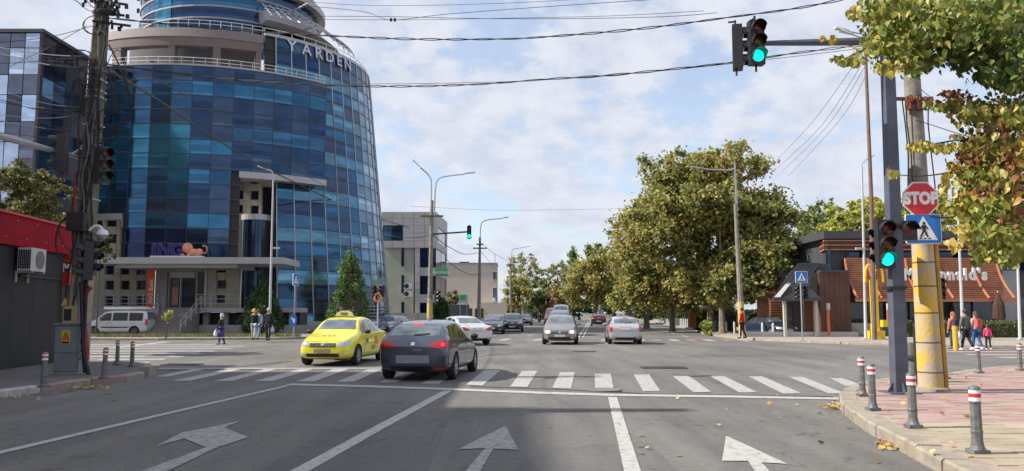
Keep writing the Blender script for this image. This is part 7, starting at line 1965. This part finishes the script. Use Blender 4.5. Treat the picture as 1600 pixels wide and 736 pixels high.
ptree('plane_tree', 'round yellow brown plane tree beyond the maroon car', 930, 112, [(930, 430, 50, 36, 5), (905, 455, 36, 28, 4), (960, 455, 34, 34, 4), (945, 405, 30, 20, 4)], 22000, .2, 'plane', 5, trunk_r=.35, nclump=170, clump=.3, limbs=8, tint0=.62)
ptree('plane_tree', 'bright yellow green low tree to the right of the round yellow one', 985, 95, [(985, 455, 28, 34, 4), (965, 475, 20, 20, 3)], 6000, .2, 'lime', 6, nclump=60, clump=.25, limbs=5, tint0=.55)
ptree('avenue_tree', 'thin pale birch like tree far left of the avenue with sky showing through', 818, 150, [(820, 422, 33, 34, 4), (845, 440, 22, 24, 3)], 4200, .22, 'pale', 7, nclump=110, clump=.16, limbs=14, trunk_r=.25, tint0=.55)
ptree('avenue_tree', 'second thin pale tree between the lamps and the yellow plane', 872, 160, [(868, 440, 26, 34, 4), (880, 420, 16, 22, 3)], 3600, .24, 'pale', 8, nclump=80, clump=.18, limbs=10, trunk_r=.25, tint0=.4)
ptree('avenue_tree', 'deep green bushy tree behind the small dark car', 842, 140, [(842, 462, 24, 24, 4), (830, 475, 20, 18, 3)], 5000, .24, 'green', 9, nclump=60, clump=.26, limbs=4)
ptree('avenue_tree', 'yellowing tree beside the cream house wall', 812, 135, [(808, 455, 24, 30, 4), (795, 470, 16, 20, 3)], 5000, .24, 'plane', 10, nclump=60, clump=.26, limbs=4, tint0=.6)
ptree('avenue_tree', 'russet brown tree in the middle of the avenue end', 868, 138, [(868, 470, 26, 22, 4), (880, 455, 16, 16, 3)], 5000, .24, 'rust', 11, nclump=60, clump=.26, limbs=4)
ptree('poplar', 'slim dark green poplar standing above the far trees', 896, 190, [(896, 402, 7.5, 17, 2), (896, 430, 9, 30, 2)], 2600, .3, 'green', 12, nclump=60, clump=.4, limbs=3, tint0=.35)
ptree('avenue_tree', 'green tree top rising left of the big plane crown', 938, 150, [(932, 392, 22, 14, 3), (945, 410, 24, 20, 3)], 4000, .26, 'green', 13, nclump=60, clump=.26, limbs=5, tint0=.7)
ptree('avenue_tree', 'dark low tree closing the avenue behind the maroon car', 905, 175, [(905, 478, 50, 16, 4)], 6000, .28, 'green', 14, nclump=70, clump=.2, limbs=3, tint0=.2)
ptree('avenue_tree', 'green tree closing the view behind the rows of cars', 960, 170, [(960, 470, 50, 24, 4), (1010, 470, 50, 26, 4)], 7000, .3, 'green', 15, nclump=90, clump=.2, limbs=3, tint0=.3)
# trees right of the junction, behind the restaurant
for i, (u, vt, D, mk, lb) in enumerate(((1276, 306, 118, 'green', 'tall bluish green poplar, left one of the pair over the restaurant roof'), (1296, 304, 124, 'green', 'tall bluish green poplar, right one of the pair over the restaurant roof'), (1254, 322, 110, 'green', 'lower poplar beside the big plane crown'))):
    ptree('poplar', lb, u, D, [(u, vt + 24, 9, 24, 2), (u, vt + 70, 13, 50, 2.5)], 4200, .26, mk, 20 + i, nclump=80, clump=.34, limbs=3, tint0=.8)
for i, (u, v, ru, rv, D) in enumerate(((1322, 340, 36, 26, 80), (1385, 335, 42, 32, 78), (1352, 322, 22, 16, 84), (1450, 330, 50, 34, 76), (1530, 335, 50, 34, 80), (1600, 330, 50, 34, 78))):
    ptree('plane_tree', ('leftmost', 'second', 'rearmost small', 'third', 'fourth', 'last') [i] + ' yellow green tree behind the restaurant roof', u, D, [(u, v, ru, rv, 4), (u - ru * .4, v + 20, ru * .7, rv, 4)], 7500, .17, 'lime', 30 + i, nclump=90, clump=.2, limbs=6, tint0=.55)
# olive toned tree behind the black shop
ptree('shade_tree', 'dense olive green tree rising behind the red parapet', 45, 31, [(40, 285, 34, 36, 2), (88, 300, 26, 28, 1.8), (10, 320, 40, 36, 2), (70, 340, 50, 34, 2.2)], 34000, .055, 'olive', 40, trunk_r=.2, bark=M_barkd, nclump=220, clump=.22, limbs=6, tint0=.5)
ptree('shade_tree', 'small tree behind the dome camera before the beige wall', 152, 55, [(160, 380, 14, 26, 1), (170, 398, 9, 16, 1)], 2600, .08, 'olive', 41, trunk_r=.06, bark=M_barkd, nclump=40, clump=.28, limbs=4, tint0=.3)
ptree('shade_tree', 'bushy tree between the grey building and the green billboard', 711, 97, [(711, 464, 14, 12, 2), (700, 478, 12, 12, 2)], 2400, .16, 'olive', 42, trunk_r=.12, bark=M_barkd, nclump=40, clump=.28, limbs=3, tint0=.4)
# conifers
def conifer(label, bu, vb, vt, ru, D, n, seed, tint0, mk='thuja', shape=.75, leaf=.09):
    b = Vector((P(bu, 489, D).x, D, .12)); t = thing('conifer', label, 'conifer', b); rng = np.random.default_rng(seed)
    h = P(bu, vt, D).z - .12; r = ru / FPX * D; cs, rs, ts = [], [], []
    for _ in range(150):
        z = rng.random() ** .9; rr = r * (1 - z ** 1.35) ** shape * rng.uniform(.72, 1.02) * (.8 + .2 * min(1, z * 6)); q = rng.random() * 2 * pi
        cs.append([rr * cos(q), rr * sin(q), .15 + z * (h - .3)]); rs.append(r * .2 * rng.uniform(.6, 1.3)); ts.append(tint0 + rng.normal() * .15)
    rs = np.array(rs); w = rs ** 2; v, tt = leaf_cloud(rng, np.array(cs), rs, np.maximum(1, (n * w / w.sum()).astype(int)), leaf, np.array(ts), 1.7)
    link('crown', quads_mesh('crown', v, tt, LEAFM[mk]), t)
    mb = MB().lathe([(r * .55, .2), (r * .62, h * .3), (r * .35, h * .65), (.02, h * .93)], 10); part('inner_twigs', mb, M_barkd, t, world=False)
    part('trunk', MB().tube([(0, 0, -.02), (0, 0, h * .6)], [.12, .05], 6), M_barkd, t, world=False)
conifer('bright green cone shaped thuja before the blue tower', 546, 505, 395, 36, 56, 22000, 50, .6, leaf=.065)
conifer('dark broad conifer behind the slim pale lamp post', 410, 510, 440, 34, 57, 15000, 51, .15, leaf=.065)
conifer('rounded dark conifer beside the double armed lamp', 690, 502, 465, 15, 80, 3500, 52, .15, shape=.5, leaf=.12)
# small things green
sap = thing('sapling', 'small round headed sapling on the verge in front of the steps', 'tree', G(259, 529, .15)); b = MW[sap.name].translation
part('trunk', MB().tube([b, b + Vector((.05, 0, .5)), b + Vector((.12, 0, 1.05))], [.05, .035, .025], 6), M_barkd, sap)
rng = np.random.default_rng(60); v, tt = leaf_cloud(rng, np.array([[.13, 0, 1.3], [.0, 0, 1.25], [.2, 0, 1.45]]), np.array([.26, .2, .16]), np.array([420, 250, 200]), .05, np.array([.6, .5, .7]))
link('crown', quads_mesh('crown', v, tt, LEAFM['lime']), sap)
ptree('bush', 'low bush at the end of the row of kerb bollards', 1103, 56, [(1103, 512, 11, 9, 1)], 1500, .09, 'lime', 61, cat='bush', trunk_r=.04, nclump=25, clump=.35, limbs=3, tint0=.3)
ptree('bush', 'dark green shrub beside the dark navy parked car', 1180, 60, [(1182, 500, 12, 16, 1)], 1800, .1, 'green', 62, cat='bush', trunk_r=.05, nclump=25, clump=.35, limbs=3, tint0=.2)
hm = MB(); rr_ = random.Random(3); ha, hb = RD(15.5, 64), RD(15.5, 230); hd_ = (hb - ha)
hm.tube([ha + Vector((0, 0, .8)), hb + Vector((0, 0, .8))], .6, 8, tint=.1)
for _ in range(26000):
    f = rr_.random() ** 1.5; p = ha + hd_ * f + Vector((rr_.gauss(0, .35), rr_.gauss(0, .35), rr_.uniform(.12, 1.9))); s = rr_.uniform(.07, .16)
    m3 = Euler((rr_.uniform(0, 6), rr_.uniform(0, 6), rr_.uniform(0, 6))).to_matrix()
    hm.add([m3 @ Vector(q) * s + p for q in ((-1, 0, 0), (0, -.6, 0), (1, 0, 0), (0, .6, 0))], [(0, 1, 2, 3)], tint=rr_.random() * .6)
solo('hedge', hm, M_hedge, 'long dark hedge running up the avenue behind the plane trunks', 'hedge')
b_ = RD(12.2, 80, .12)
row = make_tree('plane_tree', 'slender pale trunked plane tree of the row behind the bollards, nearest', 'tree', b_, [(0, 0, 5.6, 3.0, 3.0, 2.6), (-.6, 0, 4.0, 2.6, 2.4, 1.5)], 9000, .15, 'plane', 90, trunk_r=.17, nclump=90, clump=.28, limbs=5, tint0=.55, group='slender plane trees behind the bollards', bark=mat('pale_plane_bark', (.42, .38, .30), .9, color2=(.22, .19, .15), scale=3))
for k_, (t_, s_) in enumerate(((88, 12.0), (97, 12.4), (107, 12.0), (118, 12.3), (131, 12.0), (146, 12.2))):
    copy_tree(row, RD(s_, t_, .12), k_ * 1.3, 'slender pale trunked plane tree behind the bollards, ' + ('second', 'third', 'fourth', 'fifth', 'sixth', 'farthest')[k_] + ' up the avenue')
hedge(1085, 1145, 484, 512, 68, 1.2, 'dark hedge under the plane trees behind the kerb bollards', 3)
for i_, (u_, v_, D_, w_) in enumerate(((800, 486, 185, 30), (850, 488, 190, 34), (1010, 486, 120, 38), (1060, 486, 105, 36), (1120, 484, 90, 34))):
    ptree('shade_tree', ('leftmost', 'second', 'middle', 'fourth', 'rightmost')[i_] + ' dark low tree filling the gap under the avenue crowns', u_, D_, [(u_, v_, w_, 15, 4)], 5000, .24 if D_ > 150 else .16, 'green', 80 + i_, nclump=60, clump=.25, limbs=3, tint0=.1)
for k, (u0, u1, lb) in enumerate(((1078, 1088, 'orange brown advertising pillar among the plane trunks'), )):
    solo('advertising_pillar', pxbox(MB(), u0, u1, 487, 512, 66, .8), mat('pillar_orange', (.45, .14, .05), .6), lb, 'pillar')
solo('green_fence', pxbox(MB(), 1118, 1150, 492, 518, 62, .1), mat('fence_green', (.02, .07, .05), .5), 'dark green fence panel left of the person in red', 'fence')

# ------------------------------------------------------------------ near tree at the right edge: each big leaf an object of its own
nb = Vector((7.6, 7.2, RH)); nt = thing('linden_tree', 'near linden tree with large turning leaves reaching in from the right edge', 'tree', nb)
part('trunk', MB().tube([nb, nb + Vector((0, 0, 1.5)), nb + Vector((-.1, 0, 3.0)), nb + Vector((-.35, .1, 4.2)), nb + Vector((-.6, 0, 5.5)), nb + Vector((-.4, 0, 7))], [.24, .19, .17, .14, .09, .04], 12), M_bark, nt, smooth=True)
NATT = [(0, (0.04, 0.09, 0.015)), (.3, (0.13, 0.20, 0.03)), (.55, (0.34, 0.33, 0.06)), (.72, (0.60, 0.46, 0.10)), (.8, (0.5, 0.30, 0.06)), (.88, (0.22, 0.07, 0.03)), (1, (0.36, 0.17, 0.07))]
M_nleaf = mat('linden_leaves', (.1, .15, .03), .45, attr=NATT, trans=.26, var=.3, scale=30)
g = random.Random(77)
clumps = [  # u, v, spread u, spread v, distance, count, tint, spread
 (1400, 20, 30, 22, 6.6, 75, .45, .12), (1440, 60, 35, 30, 6.4, 110, .42, .12), (1490, 30, 45, 30, 6.2, 170, .42, .12), (1560, 30, 45, 35, 6.2, 200, .35, .14), (1520, 80, 45, 25, 6.6, 150, .28, .12), (1590, 90, 30, 30, 6.3, 110, .3, .12),
 (1340, 94, 14, 8, 6.4, 14, .5, .08), (1316, 95, 8, 5, 6.4, 6, .5, .08), (1365, 20, 18, 14, 6.6, 26, .5, .12), (1380, 45, 22, 18, 6.6, 50, .42, .14), (1400, 70, 26, 20, 6.5, 60, .42, .14), (1430, 10, 50, 16, 6.5, 90, .5, .14), (1500, 60, 50, 30, 6.9, 130, .15, .1), (1540, 60, 60, 40, 7.4, 200, .12, .1), (1560, 250, 40, 60, 7.2, 130, .35, .2), (1560, 350, 40, 40, 7.2, 110, .35, .2), (1372, 70, 22, 14, 6.5, 34, .5, .12), (1395, 105, 20, 9, 6.5, 16, .6, .12), (1430, 100, 20, 14, 6.5, 30, .45, .12), (1338, 22, 12, 7, 6.7, 12, .6, .1), (1300, 62, 4, 4, 6.6, 2, .74, .05), (1284, 60, 2, 2, 6.6, 2, .74, .03),
 (1580, 130, 25, 14, 6.5, 55, .35, .12), (1545, 122, 18, 8, 6.6, 20, .35, .12), (1460, 165, 12, 5, 6.6, 9, .5, .12), (1490, 165, 20, 10, 6.6, 26, .55, .15), (1530, 175, 28, 14, 6.5, 60, .55, .16), (1580, 180, 25, 20, 6.4, 75, .55, .18), (1480, 232, 25, 6, 6.6, 16, .6, .1), (1440, 228, 14, 6, 6.6, 10, .62, .08), (1540, 225, 35, 16, 6.5, 60, .6, .2), (1590, 235, 20, 24, 6.4, 60, .75, .15),
 (1492, 262, 10, 9, 6.7, 9, .78, .06), (1520, 275, 25, 20, 6.5, 55, .55, .2), (1570, 280, 30, 25, 6.4, 95, .55, .2), (1476, 286, 5, 8, 6.7, 4, .66, .08), (1512, 318, 24, 14, 6.5, 34, .6, .15), (1560, 325, 35, 18, 6.4, 80, .45, .15), (1545, 365, 30, 20, 6.4, 75, .5, .12), (1590, 370, 25, 25, 6.4, 75, .48, .12), (1508, 362, 16, 8, 6.4, 12, .68, .06), (1490, 382, 8, 8, 6.4, 5, .72, .05), (1572, 400, 22, 12, 6.4, 30, .5, .1), (1396, 273, 7, 4, 6.4, 3, .62, .06), (1530, 395, 14, 8, 6.4, 9, .5, .1),
 (1555, 205, 25, 12, 6.3, 16, .89, .03), (1520, 250, 18, 14, 6.3, 18, .88, .04), (1585, 260, 16, 22, 6.3, 34, .92, .06), (1545, 300, 22, 12, 6.3, 24, .90, .08), (1590, 310, 14, 30, 6.3, 26, .85, .08), (1575, 345, 16, 12, 6.3, 10, .93, .05), (1500, 150, 22, 7, 6.3, 14, .88, .02)]
leaves = []
for (u, v, su, sv, D, n, tn, sp) in clumps:
    for _ in range(int(n * 4.4)):
        uu, vv = u + g.gauss(0, su * .62), v + g.gauss(0, sv * .6)
        if 1402 < uu < 1469 and 282 < vv < 386: continue
        p = P(uu, vv, D + g.gauss(0, .34)); leaves.append((p, g.uniform(.022, .047) * (0.8 if tn > .85 else 1), min(1, max(0, g.gauss(tn, sp * .8)))))
def big_leaf(k):
    """heart shaped leaf folded along its midrib, about 20 triangles"""
    out = [(0, -.5), (.30, -.62), (.62, -.35), (.66, .1), (.42, .55), (.12, .9), (0, 1.15)]
    q = random.Random(k); fold = q.uniform(.15, .5); curl = q.uniform(.1, .5)
    mid = [(0, y) for y in (-.5, -.3, .0, .3, .6, .9, 1.15)]
    f = lambda x, y: (x * cos(fold * .8) , y, abs(x) * sin(fold) - curl * (y * y) * .4 + q.uniform(-.03, .03))
    vs = [f(*m) for m in mid]; fs = []
    for s in (1, -1):
        o = len(vs); vs += [f(x * s, y) for x, y in out[1:6]]; ring = [0] + [o + i for i in range(5)] + [6]
        for i in range(6):
            a, b = ring[i], ring[i + 1]; fs.append((i if i else 0, a, b, i + 1) if a != i and b != i + 1 else ((i, a, b) if b == i + 1 else (i, b, i + 1)))
    fs = [tuple(dict.fromkeys(x)) for x in fs]; fs = [x for x in fs if len(x) > 2]
    return vs, fs
shapes = [big_leaf(k) for k in range(6)]
tb_ = [round(i / 11, 3) for i in range(12)]; LM = {}
def inframe(p):
    d = p - Vector((0, 0, CAM_H)); uu = 800 + FPX * (d.x / (d.y * cos(PITCH) + d.z * sin(PITCH))); return uu < 1602
leaves.sort(key=lambda l: (not inframe(l[0]), -l[1] / l[0].y))
rest = MB()
for i, (p, s, tn) in enumerate(leaves):
    k = i % 6; m4 = Matrix.Translation(p) @ Euler((g.uniform(-2.6, -.6), g.uniform(-.7, .7), g.uniform(0, 6.3))).to_matrix().to_4x4() @ Matrix.Scale(s, 4)
    if i < 300:
        ti = round(tn * 11) / 11; key = (k, ti)
        if key not in LM:
            LM[key] = MB().add(shapes[k][0], shapes[k][1], tint=ti).mesh('leaf', M_nleaf, True)
        inst('leaf', LM[key], nt, MW[nt.name].inverted() @ m4)
    else: rest.add([m4 @ Vector(q) for q in shapes[k][0]], shapes[k][1], tint=tn)
part('foliage', rest, M_nleaf, nt, smooth=True, kind='stuff')
for pts, r in (([(1640, 40), (1590, 20), (1520, 30), (1440, 50), (1370, 70), (1318, 93)], .03), ([(1640, 60), (1600, 150), (1540, 165), (1470, 165)], .02), ([(1650, 180), (1600, 220), (1530, 215), (1440, 228)], .018), ([(1620, 120), (1560, 95), (1500, 90), (1400, 104)], .02),
               ([(1660, 260), (1600, 300), (1540, 330), (1480, 340), (1452, 338)], .016), ([(1640, 340), (1590, 350), (1540, 360), (1490, 380)], .016), ([(1640, 240), (1570, 262), (1500, 268), (1440, 275), (1392, 272)], .012), ([(1640, 300), (1600, 250), (1560, 200)], .016), ([(1500, 20), (1420, 10), (1340, 22)], .014), ([(1640, 380), (1600, 385), (1560, 400)], .014)):
    w = [P(u, v, 6.45 + .1 * (i % 2)) for i, (u, v) in enumerate(pts)]
    part('branch', MB().tube(smooth_path(w, 4), [r * (1 - .75 * i / ((len(w) - 1) * 4)) for i in range((len(w) - 1) * 4 + 1)], 6), M_barkd, nt)
